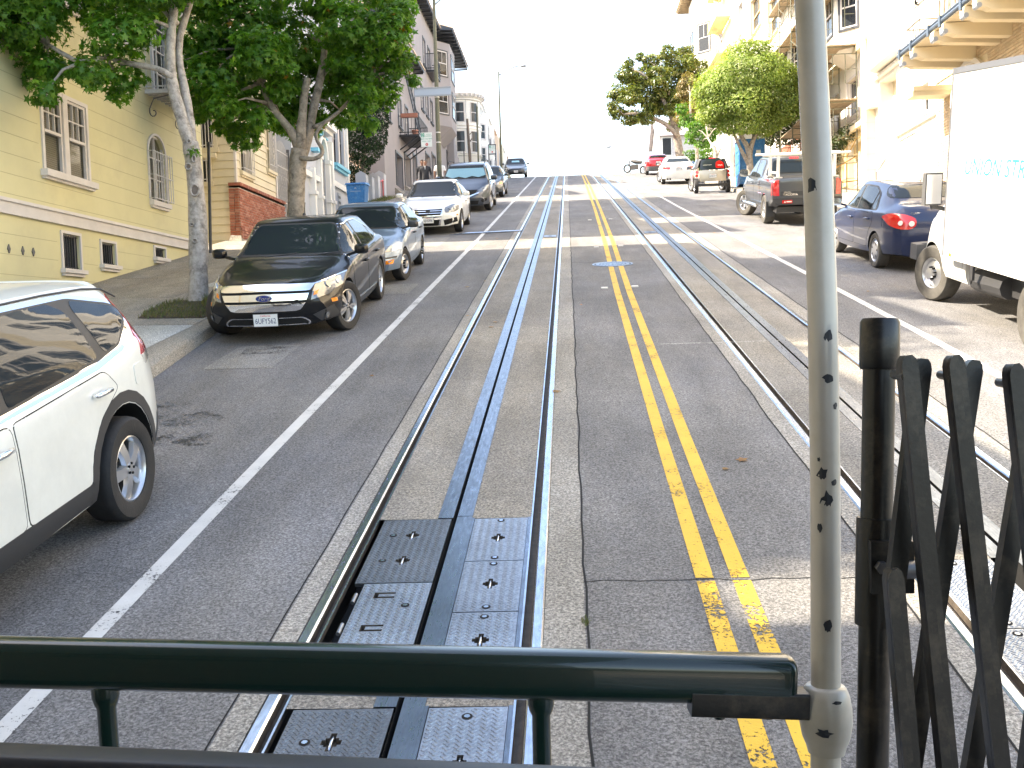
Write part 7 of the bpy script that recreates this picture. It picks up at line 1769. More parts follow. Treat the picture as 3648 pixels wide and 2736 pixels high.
# ---- white box truck
def truck():
    cx, cy = 6.00, 12.58
    S = dict(W=2.02, y0=.55, y1=2.62, ya_f=1.77, ya_r=-1.77, paint='paint_white', wr=.385, rr=.215, tw=.24, rim='steel', tyre='tyre_dusty', fbow=.25, rbow=.0, edge=.10, arch=1.14, inset=.0, fr=.8, flean=LEAN_F, rlean=[(0, 0), (2, 0)],
        top=[(.55, 2.05), (.9, 2.05), (1.1, 1.98), (1.7, 1.36), (1.85, 1.28), (2.3, 1.17), (2.52, 1.05), (2.62, .7)], belt=[(.55, 1.25), (1.6, 1.22), (2.62, .6)], plan=[(.55, 1.0), (1.8, .99), (2.3, .95), (2.62, .82)],
        roof=[(.55, .8), (1.1, .8), (1.7, .9), (2.3, .85), (2.62, .66)], zb=[(.55, .36), (1.3, .36), (2.2, .42), (2.62, .42)])
    S['glass'] = [[(1.5, 1.28), (1.12, 1.80), (.72, 1.85), (.72, 1.28)]]; S['windshield'] = [(-.85, 1.40), (.85, 1.40), (.72, 1.92), (-.72, 1.92)]
    S['doors'] = [[(1.28, .42), (1.45, 1.2), (.66, 1.22), (.66, .42)]]; S['handles'] = [(.78, 1.05)]
    S['mpanels'] = [('headlamp', 'F', [(.6, .98), (.88, .98), (.88, .8), (.6, .8)], 'headlamp', .01)]
    S['panels'] = [('grille', 'F', [(-.55, .98), (.55, .98), (.55, .68), (-.55, .68)], 'plastic', .01)]
    def ex(t, S, put, hit, lamp):
        b = B(); b.box(-1.12, 1.12, -3.4, .98, .72, 3.05); b.make('box_body', 'clean_white', t, local=True)
        b = B()
        for sx in (-1, 1): b.box(sx * 1.12, sx * 1.132, -3.4, .98, 2.99, 3.06, 0); b.box(sx * 1.12, sx * 1.14, .93, .985, .72, 3.06, 0)
        b.box(-1.13, 1.13, .95, .99, 2.99, 3.06); b.make('edge_trim', 'alloy', t, local=True)
        for sx in (-1, 1): b = B(); b.box(sx * 1.12, sx * 1.128, -3.4, .93, .70, .79); b.make('lower_rail', 'clean_white', t, local=True)
        b = B(); b.box(-.45, .45, -3.3, 1.5, .46, .60); b.box(-.9, .9, -1.0, -.2, .40, .70); b.box(-.75, -.5, -.1, .4, .36, .66); b.tube([(-.9, -.6, .50), (-.9, .3, .48)], .14, 10); b.lathe([(.09, -.8), (.09, .8)], (0, -1.77, .39), 'x', 10); b.make('chassis', 'plastic', t, local=True)
        b = B(); b.box(-1.13, -1.10, -.02, .06, .52, .70); b.tube([(-1.12, 0, .56), (-1.12, .03, .48), (-1.12, .06, .56)], .01, 5); b.make('side_latch', 'plastic', t, local=True)
        for sx in (-1, 1):
            b = B(); c = Vector((sx * 1.20, 1.30, 1.56)); 
            b.obox(c, (.11, 0, 0), (0, .06, 0), (0, 0, .21)); b.bar((sx * 1.16, 1.32, 1.33), (sx * .98, 1.4, 1.28), .05); b.bar((sx * 1.18, 1.32, 1.38), (sx * 1.16, 1.32, 1.30), .06)
            mo = b.make('mirror', 'plastic_grey', t, local=True)
            b = B(); b.obox((sx * 1.20, 1.235, 1.56), (.095, 0, 0), (0, .004, 0), (0, 0, .19)); b.make('mirror_glass', 'alloy', mo, local=True)
        b = B(); pl = [(-1.0, 2.35), (-1.0, 2.62), (-.8, 2.74), (.8, 2.74), (1.0, 2.62), (1.0, 2.35), (.9, 2.35), (.9, 2.5), (-.9, 2.5), (-.9, 2.35)]
        b.prism(pl, lambda u, v, d: (u, v, d), .50, .72); b.make('front_bumper', 'plastic_grey', t, local=True)
        for c in t.children:
            if c.name.startswith('wheel') and c.matrix_basis.translation.y < 0: mb = c.matrix_basis.copy(); mb.translation.x = math.copysign(1.06, mb.translation.x); c.matrix_basis = mb
        for sx in (-1, 1):
            for q0 in range(3): b = B(); b.box(sx * 1.1205, sx * 1.1235, -3.0 + q0 * 1.25, -2.985 + q0 * 1.25, .80, 2.98); b.make('panel_seam', 'trim_white', t, local=True)
        b = B(); b.box(-1.14, -1.12, .70, .76, .735, .775); b.make('marker_lamp', 'amber', t, local=True)
        MT = Matrix(((0, 0, -1, 0), (-1, 0, 0, 0), (0, 1, 0, 0), (0, 0, 0, 1)))
        text_obj('box_lettering', 'UNION STREET', .285, 'teal_print', t, Matrix.Translation((-1.1225, -.62, 1.86)) @ MT, .001, shear=.25, sx=1.12, local=True)
        text_obj('box_lettering', 'plumbing and repair', .10, 'sign_back', t, Matrix.Translation((-1.1225, -.6, 1.56)) @ MT, .001, local=True) if False else None
        b = B(); b.prism([(-1.62, 2.20), (-1.50, 2.44), (-1.38, 2.20)], lambda u, v, d: (d, u, v), -1.1225, -1.1205); b.make('box_logo', 'teal_print', t, local=True)
    S['extra'] = ex
    return build_car(S, 'parked_truck', 'white box truck lettered UNION STREET, cut off by the right edge', 'truck', (cx, cy, prof(cy)), R(0), R(16), G2)
truck()
# ------------------------------------------------------------------ trees and plants
def leaf_template(kind):
    if kind == 'star':
        out = []
        for k in range(5):
            a = R(-144 + 72 * k) + math.pi / 2 ; L = 1.0 if k == 2 else .88
            out.append((L * math.cos(a), L * math.sin(a))); a2 = a + R(36); out.append((.36 * math.cos(a2), .36 * math.sin(a2)))
        v = [(0, 0, .10)] + [(x, y, -.10 if i % 2 == 0 else .03) for i, (x, y) in enumerate(out)]
        f = [(0, 1 + i, 1 + (i + 1) % 10) for i in range(10)]
        v = [(x, y - .0, z) for x, y, z in v]
    elif kind == 'oval':
        v = [(0, -1, 0), (.36, -.3, .10), (.30, .4, .08), (0, 1, -.12), (-.30, .4, .08), (-.36, -.3, .10)]; f = [(0, 1, 2), (0, 2, 3), (0, 3, 4), (0, 4, 5)]
    elif kind == 'blade':
        v = [(-.14, -1, 0), (.14, -1, 0), (0, 1, .2)]; f = [(0, 1, 2)]
    return np.array(v, float), np.array(f, int)
def rots(n, up, droop, rs):
    """random leaf frames: leaf normal near 'up' vectors, tip hanging by droop"""
    nrm_ = up + rs.normal(0, .45, (n, 3)); nrm_ /= np.linalg.norm(nrm_, axis=1)[:, None]
    tip = rs.normal(0, 1, (n, 3)); tip[:, 2] -= droop; tip -= nrm_ * (tip * nrm_).sum(1)[:, None]; tip /= np.linalg.norm(tip, axis=1)[:, None]
    side = np.cross(tip, nrm_)
    return side, tip, nrm_
def leaf_mesh(name, kind, pos, up, size, droop, m, rs, jit=.3):
    T, F = leaf_template(kind); n = len(pos); side, tip, nn = rots(n, up, droop, rs)
    s = size * (1 + rs.uniform(-jit, jit, n))[:, None, None]
    V = pos[:, None, :] + s * (side[:, None, :] * T[None, :, 0, None] + tip[:, None, :] * T[None, :, 1, None] + nn[:, None, :] * T[None, :, 2, None])
    V = V.reshape(-1, 3); k = len(T); FF = (F[None] + (np.arange(n) * k)[:, None, None]).reshape(-1, 3)
    me = bpy.data.meshes.new(name); me.vertices.add(len(V)); me.vertices.foreach_set('co', V.ravel())
    me.loops.add(len(FF) * 3); me.loops.foreach_set('vertex_index', FF.ravel().astype(np.int32)); me.polygons.add(len(FF))
    me.polygons.foreach_set('loop_start', np.arange(0, len(FF) * 3, 3, dtype=np.int32)); me.polygons.foreach_set('loop_total', np.full(len(FF), 3, dtype=np.int32))
    me.materials.append(M[m]); me.update(); me.validate()
    return me
def blob_points(blobs, dens, rs, inner=.55, flat=.85, lump=.22):
    P = []; U = []
    for (x, y, z, r) in blobs:
        n = int(dens * r * r)
        d = rs.normal(0, 1, (n, 3)); d /= np.linalg.norm(d, axis=1)[:, None]
        ph = rs.uniform(0, 6.28, 3); w = 1 + lump * np.sin(d[:, 0] * 5 + ph[0]) * np.sin(d[:, 1] * 5 + ph[1]) + lump * np.sin(d[:, 2] * 6 + ph[2])
        rr_ = r * w * (inner + (1 - inner) * rs.uniform(0, 1, n) ** .5)
        p = np.array([x, y, z]) + d * rr_[:, None] * np.array([1, 1, flat]); P.append(p)
        u = d * .8 + np.array([0, 0, .7]); U.append(u)
    return np.concatenate(P), np.concatenate(U)
def tree(name, label, base, trunks, blobs, dens, kind, size, m, bark, group=None, seed=1, droop=1.0, singles=0, extra=None, inner=.55, lump=.22, cat='tree'):
    t = thing(name, label, cat, base, group); rs = np.random.RandomState(seed)
    for i, (pts, r0, r1) in enumerate(trunks):
        n = len(pts); b = B(); rr_ = [r0 + (r1 - r0) * k / (n - 1) for k in range(n)]
        # smooth the polyline and add knots
        P = []; RR = []
        for k in range(n - 1):
            for j in range(3):
                tt = j / 3; p0 = Vector(pts[max(k - 1, 0)]); p1 = Vector(pts[k]); p2 = Vector(pts[k + 1]); p3 = Vector(pts[min(k + 2, n - 1)])
                q = .5 * ((2 * p1) + (p2 - p0) * tt + (2 * p0 - 5 * p1 + 4 * p2 - p3) * tt * tt + (-p0 + 3 * p1 - 3 * p2 + p3) * tt ** 3)
                P.append(q); RR.append((rr_[k] + (rr_[k + 1] - rr_[k]) * tt) * (1 + .07 * math.sin(k * 2.3 + j * 1.9 + seed)))
        P.append(Vector(pts[-1])); RR.append(rr_[-1])
        if i == 0: RR[0] *= 1.35; RR[1] *= 1.1
        b.tube(P, RR, 12); b.make('trunk' if i == 0 else 'limb', bark, t, 180)
    P, U = blob_points(blobs, dens, rs, inner, lump=lump)
    # random twigs into the foliage
    if trunks and kind != 'blade':
        b = B(); ends = [Vector(p) for pts, _, r1 in trunks for p in pts[len(pts) // 2:]]
        for (x, y, z, r) in blobs:
            c = Vector((x, y, z)); e = min(ends, key=lambda q: (q - c).length)
            if (e - c).length < 3.0 + r * 2: mid = (e + c) / 2 + Vector((0, 0, .12)); b.tube([e, mid, c], [.03 + .02 * r, .022, .008], 6)
        if b.v: stuff(b.make('twig', bark, t, 180))
    if singles:
        near = np.argsort(P[:, 1] - .5 * U[:, 1] * 0 + rs.uniform(0, .4, len(P)))[:singles]; mask = np.ones(len(P), bool); mask[near] = False
        T, F = leaf_template(kind); me = bpy.data.meshes.new('leaf'); me.from_pydata([tuple(v) for v in T * size], [], [tuple(f) for f in F]); me.materials.append(M[m])
        sd, tp, nn = rots(len(near), U[near], droop, rs)
        for k, i in enumerate(near):
            o = link('leaf', me, t); o.matrix_basis = Matrix(((sd[k][0], tp[k][0], nn[k][0], P[i][0]), (sd[k][1], tp[k][1], nn[k][1], P[i][1]), (sd[k][2], tp[k][2], nn[k][2], P[i][2]), (0, 0, 0, 1))) @ Matrix.Scale(rs.uniform(.85, 1.3), 4)
        P, U = P[mask], U[mask]
    f = link('foliage', leaf_mesh('foliage', kind, P, U, size, droop, m, rs), t); stuff(f)
    if extra:
        for (m2, frac, kind2, size2, fn) in extra:
            P2, U2 = blob_points(blobs, dens * frac, rs, .9); 
            if fn: k = fn(P2); P2, U2 = P2[k], U2[k]
            stuff(link('foliage', leaf_mesh('foliage', kind2, P2, U2, size2, droop if kind2 != 'blade' else -1.5, m2, rs), t))
    return t
GT = 'street trees on the left pavement'
tree('street_tree', 'pale barked street tree in front of the yellow house, nearest on the left', (-5.83, 15.3, 2.9),
    [([(-5.80, 15.25, 2.72), (-5.76, 15.25, 3.4), (-5.75, 15.3, 4.2), (-5.77, 15.3, 4.9), (-5.81, 15.3, 5.38)], .155, .12),
     ([(-5.81, 15.3, 5.30), (-5.93, 15.3, 5.75), (-6.05, 15.3, 6.28), (-6.06, 15.3, 6.7), (-6.02, 15.3, 7.13), (-5.9, 15.3, 7.8), (-5.8, 15.3, 8.8)], .105, .05),
     ([(-5.79, 15.35, 5.30), (-5.87, 15.45, 5.89), (-5.95, 15.5, 6.32), (-6.0, 15.5, 6.7), (-5.97, 15.5, 7.06), (-5.77, 15.5, 7.6)], .075, .05),
     ([(-6.01, 15.25, 6.36), (-6.24, 15.2, 6.5), (-6.71, 15.2, 6.60), (-7.02, 15.2, 6.70), (-7.41, 15.2, 6.65), (-7.64, 15.2, 6.75), (-7.95, 15.2, 6.95)], .05, .03),
     ([(-5.95, 15.35, 7.2), (-6.4, 15.3, 7.7), (-7.1, 15.1, 8.2), (-8.0, 15, 8.6)], .05, .03)],
    [(-8.25, 15.0, 7.25, .62), (-8.5, 15.6, 7.9, .65), (-7.75, 14.8, 7.45, .42), (-8.25, 15.6, 6.72, .40), (-7.68, 14.5, 6.02, .22), (-8.0, 15.3, 6.62, .30), (-7.25, 15.6, 7.55, .42), (-6.75, 14.9, 6.95, .42), (-7.45, 15.5, 6.62, .34), (-7.02, 14.6, 6.30, .27), (-6.75, 15.3, 6.45, .28), (-6.98, 15.5, 6.22, .2), (-6.35, 14.9, 7.0, .30), (-6.5, 15.8, 7.7, .45), (-8.8, 15.3, 7.3, .6),
     (-9.0, 15.8, 8.3, .8), (-7.54, 14.8, 8.2, .6), (-6.9, 16.0, 8.4, .7), (-5.9, 15.5, 8.2, .6), (-5.2, 15.2, 9.0, .8), (-6.3, 14.4, 9.3, .9), (-7.9, 15, 9.4, 1.0), (-5.74, 15.2, 5.2, .10), (-6.15, 14.9, 7.6, .38), (-5.65, 15.0, 7.75, .42), (-6.55, 14.8, 7.7, .40), (-7.1, 15.0, 7.75, .45), (-7.8, 15.2, 8.1, .5), (-5.2, 15.2, 7.9, .4)],
    2300, 'star', .080, 'leaf_gum', 'bark_pale', GT, 3, 1.6, 150)
tree('street_tree', 'broad leafy street tree with a forked trunk behind the black sedan', (-5.6, 20.4, 3.85),
    [([(-5.66, 20.4, 3.7), (-5.6, 20.4, 4.6), (-5.57, 20.4, 5.3), (-5.52, 20.4, 5.8), (-5.47, 20.4, 6.15)], .20, .17),
     ([(-5.47, 20.4, 6.1), (-5.56, 20.3, 6.43), (-5.72, 20.3, 6.66), (-5.9, 20.3, 6.88), (-6.02, 20.3, 7.08), (-6.19, 20.3, 7.5), (-6.5, 20.3, 8.2)], .10, .05),
     ([(-5.45, 20.35, 6.1), (-5.39, 20.3, 6.54), (-5.34, 20.3, 6.89), (-5.31, 20.35, 7.23), (-5.24, 20.4, 7.57)], .11, .07),
     ([(-5.43, 20.5, 6.05), (-5.31, 20.6, 6.53), (-5.23, 20.6, 6.87), (-5.14, 20.6, 7.19), (-5.03, 20.6, 7.6), (-4.9, 20.6, 8.3), (-4.8, 20.6, 9.6)], .11, .06),
     ([(-5.42, 20.25, 5.95), (-5.23, 20.2, 5.91), (-5.08, 20.2, 5.92), (-4.96, 20.2, 6.0), (-4.96, 20.2, 6.12), (-5.04, 20.2, 6.26), (-5.06, 20.2, 6.40), (-5.0, 20.2, 6.5), (-4.9, 20.2, 6.6), (-4.74, 20.2, 6.72), (-4.55, 20.2, 6.85)], .05, .025),
     ([(-5.2, 20.5, 6.6), (-4.9, 20.5, 6.72), (-4.4, 20.5, 7.1), (-3.9, 20.5, 7.6)], .045, .03)],
    [(-7.45, 20.5, 8.5, .62), (-7.3, 21.0, 8.1, .66), (-7.15, 20.0, 7.5, .55), (-7.75, 21.0, 7.35, .40), (-6.8, 19.7, 6.95, .42), (-6.65, 20.5, 6.52, .36), (-7.15, 20.8, 6.75, .28), (-6.2, 20.0, 6.7, .32), (-6.71, 21.2, 7.5, .55), (-5.95, 19.7, 7.9, .60), (-6.48, 20.5, 8.6, .68), (-5.75, 21.0, 8.6, .65), (-5.75, 20.2, 7.35, .32), (-5.9, 21.2, 7.9, .5), (-4.3, 19.8, 8.4, .58), (-4.15, 20.5, 7.9, .62), (-4.45, 21.0, 7.45, .42), (-4.05, 20.0, 7.05, .36), (-4.15, 21.2, 6.75, .22), (-3.5, 19.9, 8.25, .52), (-3.42, 20.5, 7.85, .38), (-3.75, 20.9, 7.35, .34), (-3.3, 20.2, 8.7, .38), (-4.8, 19.8, 9.0, .55), (-7.3, 20.5, 9.5, .8), (-6.3, 21.0, 9.8, .85), (-4.9, 20.2, 9.9, .8), (-3.8, 21.2, 9.8, .75), (-7.75, 20.0, 7.9, .16), (-7.55, 20.5, 6.9, .16), (-4.75, 21.2, 7.9, .32), (-3.05, 20.4, 7.45, .14), (-5.1, 21.6, 8.3, .5), (-6.1, 21.5, 7.0, .35), (-6.05, 22, 7.5, .5), (-5.65, 22, 7.1, .42), (-5.1, 22, 7.75, .5), (-4.85, 22, 7.15, .38), (-5.4, 22, 8.35, .5), (-4.5, 18, 10.6, 1.1), (-3.6, 17, 11.6, 1.1), (-5.0, 16.6, 11, 1.1), (-3.0, 19, 10.9, 1.0), (-4.2, 15.6, 12.6, 1.2), (-2.7, 17.6, 12.4, 1.0)],
    2500, 'star', .088, 'leaf_gum', 'bark', GT, 5, 1.6, 150, extra=[('leaf_orange', .006, 'star', .08, None)])
# cypress
tree('cypress', 'dark dense cypress between the victorian house and the peach house', (-8.7, 42.5, prof(42.5)), [([(-8.8, 42.5, 7.6), (-8.75, 42.5, 8.6), (-8.6, 42.5, 10)], .16, .1)],
    [(-8.95, 42.5, 8.9, .42), (-8.85, 42.5, 9.5, .55), (-8.55, 42.5, 10.1, .75), (-8.45, 42.5, 10.8, .92), (-8.42, 42.5, 11.5, .95), (-8.4, 42.5, 12.3, .92), (-8.4, 42.5, 13.2, .9), (-8.4, 42.5, 14.2, .8), (-8.4, 42.5, 15.2, .6)], 2600, 'oval', .06, 'leaf_cypress', 'bark', None, 8, .2, inner=.82, lump=.06)
# right pavement
tree('round_tree', 'clipped round lime green street tree behind the dark pickup', (7.5, 42, prof(42)),
    [([(7.55, 42, 7.4), (7.53, 42, 8.4), (7.50, 42, 9.1), (7.42, 42, 9.5), (7.2, 42, 9.9), (7.0, 42, 10.6)], .17, .07), ([(7.50, 42, 9.1), (7.6, 42, 9.6), (7.85, 42, 10.1), (8.2, 42, 10.8)], .12, .06), ([(7.5, 42, 8.7), (7.28, 41.9, 9.1), (7.08, 41.8, 9.45), (6.9, 41.8, 9.9), (6.6, 41.8, 10.5)], .09, .05), ([(7.6, 42, 9.5), (7.75, 42.2, 10.2), (7.6, 42.3, 11)], .08, .05)],
    [(7.5, 42, 12.1, 1.75), (6.6, 41.9, 11.6, 1.25), (8.4, 42.1, 11.5, 1.3), (7.3, 41.5, 11.0, 1.25), (6.1, 42, 11.0, .75), (8.9, 42, 11.0, .85), (7.6, 42.2, 12.9, 1.15), (8.1, 42, 10.6, .9), (6.7, 41.8, 10.5, .6), (6.0, 42, 11.9, .7), (8.9, 42, 12.2, .7)],
    3600, 'oval', .062, 'leaf_lime', 'bark', None, 12, .3, inner=.7, lump=.10, extra=[('leaf_lime', .35, 'blade', .09, lambda P: P[:, 2] > 11.2)])
tree('magnolia_tree', 'large dark magnolia leaning over the road beyond the white sedan', (7.9, 71, prof(71)),
    [([(7.8, 71, 12.4), (7.92, 71, 13.4), (7.8, 71, 14.66), (7.6, 71, 15.83), (7.33, 71, 17.4), (6.97, 71, 18.9), (6.6, 71, 20)], .34, .14), ([(7.72, 70.7, 15.3), (6.9, 70.5, 16.1), (5.9, 70.5, 16.6), (4.9, 70.5, 16.9), (4.0, 70.5, 16.9)], .18, .06), ([(7.5, 70.8, 16.1), (6.7, 70.5, 17.9), (5.7, 70.5, 19.3), (4.8, 70.5, 19.9)], .17, .06), ([(7.2, 71, 17.8), (8, 71, 19), (8.4, 71, 20.6)], .15, .06)],
    [(3.62, 71.0, 17.16, 0.60), (4.65, 72.0, 16.93, 0.66), (5.48, 70.0, 16.49, 0.58), (3.73, 72.5, 18.75, 0.70), (4.52, 69.5, 17.85, 0.8), (5.79, 71.0, 18.03, 0.84), (7.05, 72.0, 18.2, 0.81), (4.21, 70.0, 19.49, 0.7), (5.55, 72.5, 19.8, 0.84), (6.46, 69.5, 19.17, 0.82), (7.58, 71.0, 20.0, 0.8), (6.13, 72.0, 20.8, 0.7), (7.11, 70.0, 20.78, 0.59), (8.55, 72.5, 21.4, 0.61), (8.56, 69.5, 20.02, 0.55), (8.54, 71.0, 19.6, 0.8), (8.05, 72.0, 18.94, 0.81), (7.31, 70.0, 16.99, 0.55), (7.65, 72.5, 16.3, 0.48), (3.17, 69.5, 17.24, 0.35), (4.48, 71.0, 20.5, 0.36), (5.34, 72.0, 21.1, 0.33), (5.9, 70.5, 17.2, .5), (7.7, 70.2, 17.8, .6), (6.6, 71.2, 17.3, .6), (9.3, 71, 19.6, .9), (9.2, 71, 18.3, .8), (8.8, 70, 17.2, .8), (8.3, 70, 16.5, .55), (5.0, 71, 19.0, .7), (6.6, 70.5, 18.3, .6)],
    1500, 'oval', .13, 'leaf_magnolia', 'bark', None, 14, .2, inner=.6)
tree('small_tree', 'brownish thin tree between the magnolia and the round tree', (7.95, 63, prof(63)), [([(8.0, 63, 11), (8.04, 63, 12.7), (7.97, 63, 13.4), (7.72, 63, 14.2), (7.7, 63, 16.5)], .12, .05), ([(8.0, 63, 12.9), (8.39, 63, 13.6), (8.6, 63, 14.4)], .07, .04)],
    [(7.5, 64.0, 16.73, 0.58), (7.8, 64.5, 15.96, 0.6), (7.24, 63.5, 15.08, 0.5), (7.69, 64.0, 17.42, 0.55), (8.05, 64.5, 14.9, 0.5), (8.3, 64, 17.0, .6), (8.2, 63.5, 16.0, .6)], 2200, 'oval', .09, 'leaf_brown', 'bark', None, 15, .6)
tree('small_tree', 'small bright green tree with a slim forked trunk behind the tiny car', (7.85, 54, prof(54)), [([(7.9, 54, 9.8), (7.89, 54, 11.3), (7.7, 54.3, 11.8), (7.6, 54.8, 12.2)], .09, .04), ([(7.9, 54, 11.0), (8.2, 54, 11.6), (8.3, 54.3, 12.0)], .05, .03)],
    [(6.62, 58.0, 14.45, 0.35), (6.98, 58.5, 13.91, 0.5), (7.32, 57.5, 13.22, 0.57), (7.87, 58.0, 13.93, 0.49), (8.24, 58.5, 13.06, 0.46), (7.62, 57.5, 12.43, 0.4), (8.65, 58.0, 13.42, 0.41), (7.12, 58.5, 12.79, 0.33)], 1300, 'oval', .11, 'leaf_bright', 'bark', None, 16, .8)
tree('shrub', 'bright green shrub at the foot of the white wall past the magnolia', (8.6, 66, prof(66)), [], [(8.02, 66.0, 13.2, 0.45), (8.62, 66.5, 13.08, 0.55), (8.86, 65.5, 13.5, 0.46), (9.28, 66.0, 13.1, 0.45), (8.5, 66, 12.5, .5)], 1600, 'oval', .08, 'leaf_bright', 'bark', None, 17, .5, cat='shrub')
tree('small_tree', 'dark leafy small tree beside the scaffolding posts', (9.6, 46.3, prof(46)), [([(9.6, 46.3, 8.3), (9.65, 46.3, 9.6), (9.6, 46.3, 10.6)], .07, .04)], [(9.4, 46, 10.9, .75), (9.9, 46, 11.4, .7), (9.0, 45.6, 10.5, .55), (10.1, 46, 10.5, .5), (9.3, 46.4, 11.6, .5)], 1300, 'oval', .08, 'leaf_ivy', 'bark', None, 18, .5)
tree('climbing_plant', 'dark creeper hanging over the yellow garage behind the scaffolding', (10.6, 39.5, 8), [], [(10.55, 38.4, 9.3, .35), (10.5, 39.2, 9.15, .4), (10.45, 40.1, 9.0, .45), (10.4, 40.9, 8.7, .5), (10.4, 41.0, 8.0, .45)], 1500, 'oval', .07, 'leaf_ivy', 'bark', None, 19, 1, cat='plant')
for i, (y, x, z) in enumerate(((84.5, -5.6, 0), (87, -5.9, .2), (81, -5.7, 0))):
    tree('shrub', ('low dark shrub beside the highest parked car', 'low dark shrub just past the highest parked car', 'low shrub on the kerb before the highest parked car')[i], (x, y, prof(y)), [], [(x, y, prof(y) + .5, .5), (x + .5, y, prof(y) + .4, .4), (x - .5, y, prof(y) + .6, .5)], 500, 'oval', .07, 'leaf_magnolia', 'bark', 'low shrubs at the crest', 20 + i, .5, cat='shrub')
# grass in the tree pit and weeds
def grass(name, label, fn, n, h, seed, cat='grass'):
    rs = np.random.RandomState(seed); pts = np.array([fn(rs) for _ in range(n)]); up = np.tile(np.array([0, -.5, .35]), (n, 1)) + rs.normal(0, .3, (n, 3))
    o = link(name, leaf_mesh(name, 'blade', pts + np.array([0, 0, h * .6]), up, h, -3.0, 'grass', rs)); stuff(o); tag(o, label, cat); return o
b = B(); pts = [(-6.25, 14.5), (-6.1, 13.75), (-5.15, 13.75), (-5.12, 14.9), (-5.35, 15.55), (-5.9, 15.6), (-6.25, 15.1)]
b.add([(x, y, prof(y) + side_z(x, 1) + .012 + .03 * (0 < i < 5 and 0)) for i, (x, y) in enumerate(pts)] + [(-5.7, 14.9, prof(14.9) + side_z(-5.7, 1) + .05)], [(i, (i + 1) % 7, 7) for i in range(7)]); struct(b.make('tree_pit', 'soil'))
def in_pit(rs):
    while True:
        x, y = rs.uniform(-6.7, -5.12), rs.uniform(13.65, 16.1)
        ins = False; n = len(pts)
        for i in range(n):
            (xa, ya), (xb, yb) = pts[i], pts[(i + 1) % n]
            if (ya > y) != (yb > y) and x < (xb - xa) * (y - ya) / (yb - ya) + xa: ins = not ins
        if ins and (x + 5.8) ** 2 + (y - 15.25) ** 2 > .04: return (x, y, prof(y) + side_z(x, 1) + .02)
grass('grass', 'grass and weeds in the pit round the first street tree', in_pit, 1500, .042, 31)
grass('weeds', 'strip of weeds at the garden pillars past the blue bin', lambda rs: (rs.uniform(-8.4, -7.9), rs.uniform(40, 47), 0), 10, .1, 33)
o = bpy.data.objects[[k.name for k in bpy.data.objects if k.name.startswith('weeds')][-1]]; bpy.data.objects.remove(o)
def wd(rs): x, y = rs.uniform(-8.45, -7.9), rs.uniform(38.5, 46); return (x, y, prof(y) + side_z(x, 1))
grass('weeds', 'strip of weeds at the garden pillars past the blue bin', wd, 900, .10, 33, 'weeds')
grass('weeds', 'tiny green weed in the crack beside the left track', lambda rs: (rs.normal(.035, .012), rs.normal(4.93, .035), prof(4.93)), 70, .016, 34, 'weeds')
grass('weeds', 'small plant at the foot of the first street tree', lambda rs: (rs.normal(-5.45, .07), rs.normal(14.9, .07), prof(14.9) + .2), 90, .09, 35, 'weeds')

# knots and scars on the pale trunk
tr = bpy.data.objects['street_tree']
for (dx, z, w, h) in ((.05, 4.62, .065, .085), (-.03, 4.98, .045, .045), (.06, 5.10, .03, .05), (.02, 5.2, .035, .04), (-.02, 4.10, .03, .02), (.02, 3.85, .035, .03), (.0, 5.36, .03, .03)):
    b = B(); n = 14; c = Vector((-5.765 + dx, 15.26, z)); f = math.sqrt(max(.001, .135 ** 2 - dx ** 2)); c.y -= f
    q = [c + Vector((w * math.cos(6.2832 * k / n), -.004 + .05 * (abs(math.cos(6.2832 * k / n)) * w * 2), h * math.sin(6.2832 * k / n))) for k in range(n)]
    b.tube(q + [q[0]], .009 + w * .12, 6, m=0); b.add([p + Vector((0, .0, 0)) for p in q] + [c + Vector((0, .012, 0))], [(k, (k + 1) % n, n) for k in range(n)], 1); b.make('bark_knot', ['bark_pale', 'old_wood'], tr, 60)

# tall tree in the back yard behind the yellow house: seen only by the dappled shade it throws on the right lane
rs_ = random.Random(77)
bl = [(-14.2 + rs_.uniform(-.8, .8), 4.4 + i * .75, (17.9 if i > 9 else 15.4) + rs_.uniform(-1.5, 1.7) + i * .07, rs_.uniform(.45, .85)) for i in range(22)] + [(-13.6 + rs_.uniform(-.5, .5), 4.9 + k * .22, 13.5 + rs_.uniform(-1.8, 1.2), .42) for k in range(6)]
tree('backyard_tree', 'tall tree in the yard behind the yellow house, hidden but casting dappled shade', (-14.2, 14, 2), [([(-14.2, 12, 2), (-14.2, 12, 8), (-14.3, 11.5, 14), (-14.3, 11, 17)], .35, .15), ([(-14.2, 12, 10), (-14.2, 15, 14), (-14.2, 18, 17)], .2, .1), ([(-14.2, 12, 9), (-14.1, 9, 12), (-14, 6, 14)], .2, .1)],
    bl, 420, 'oval', .16, 'leaf_magnolia', 'bark', None, 41, .5, lump=.35)
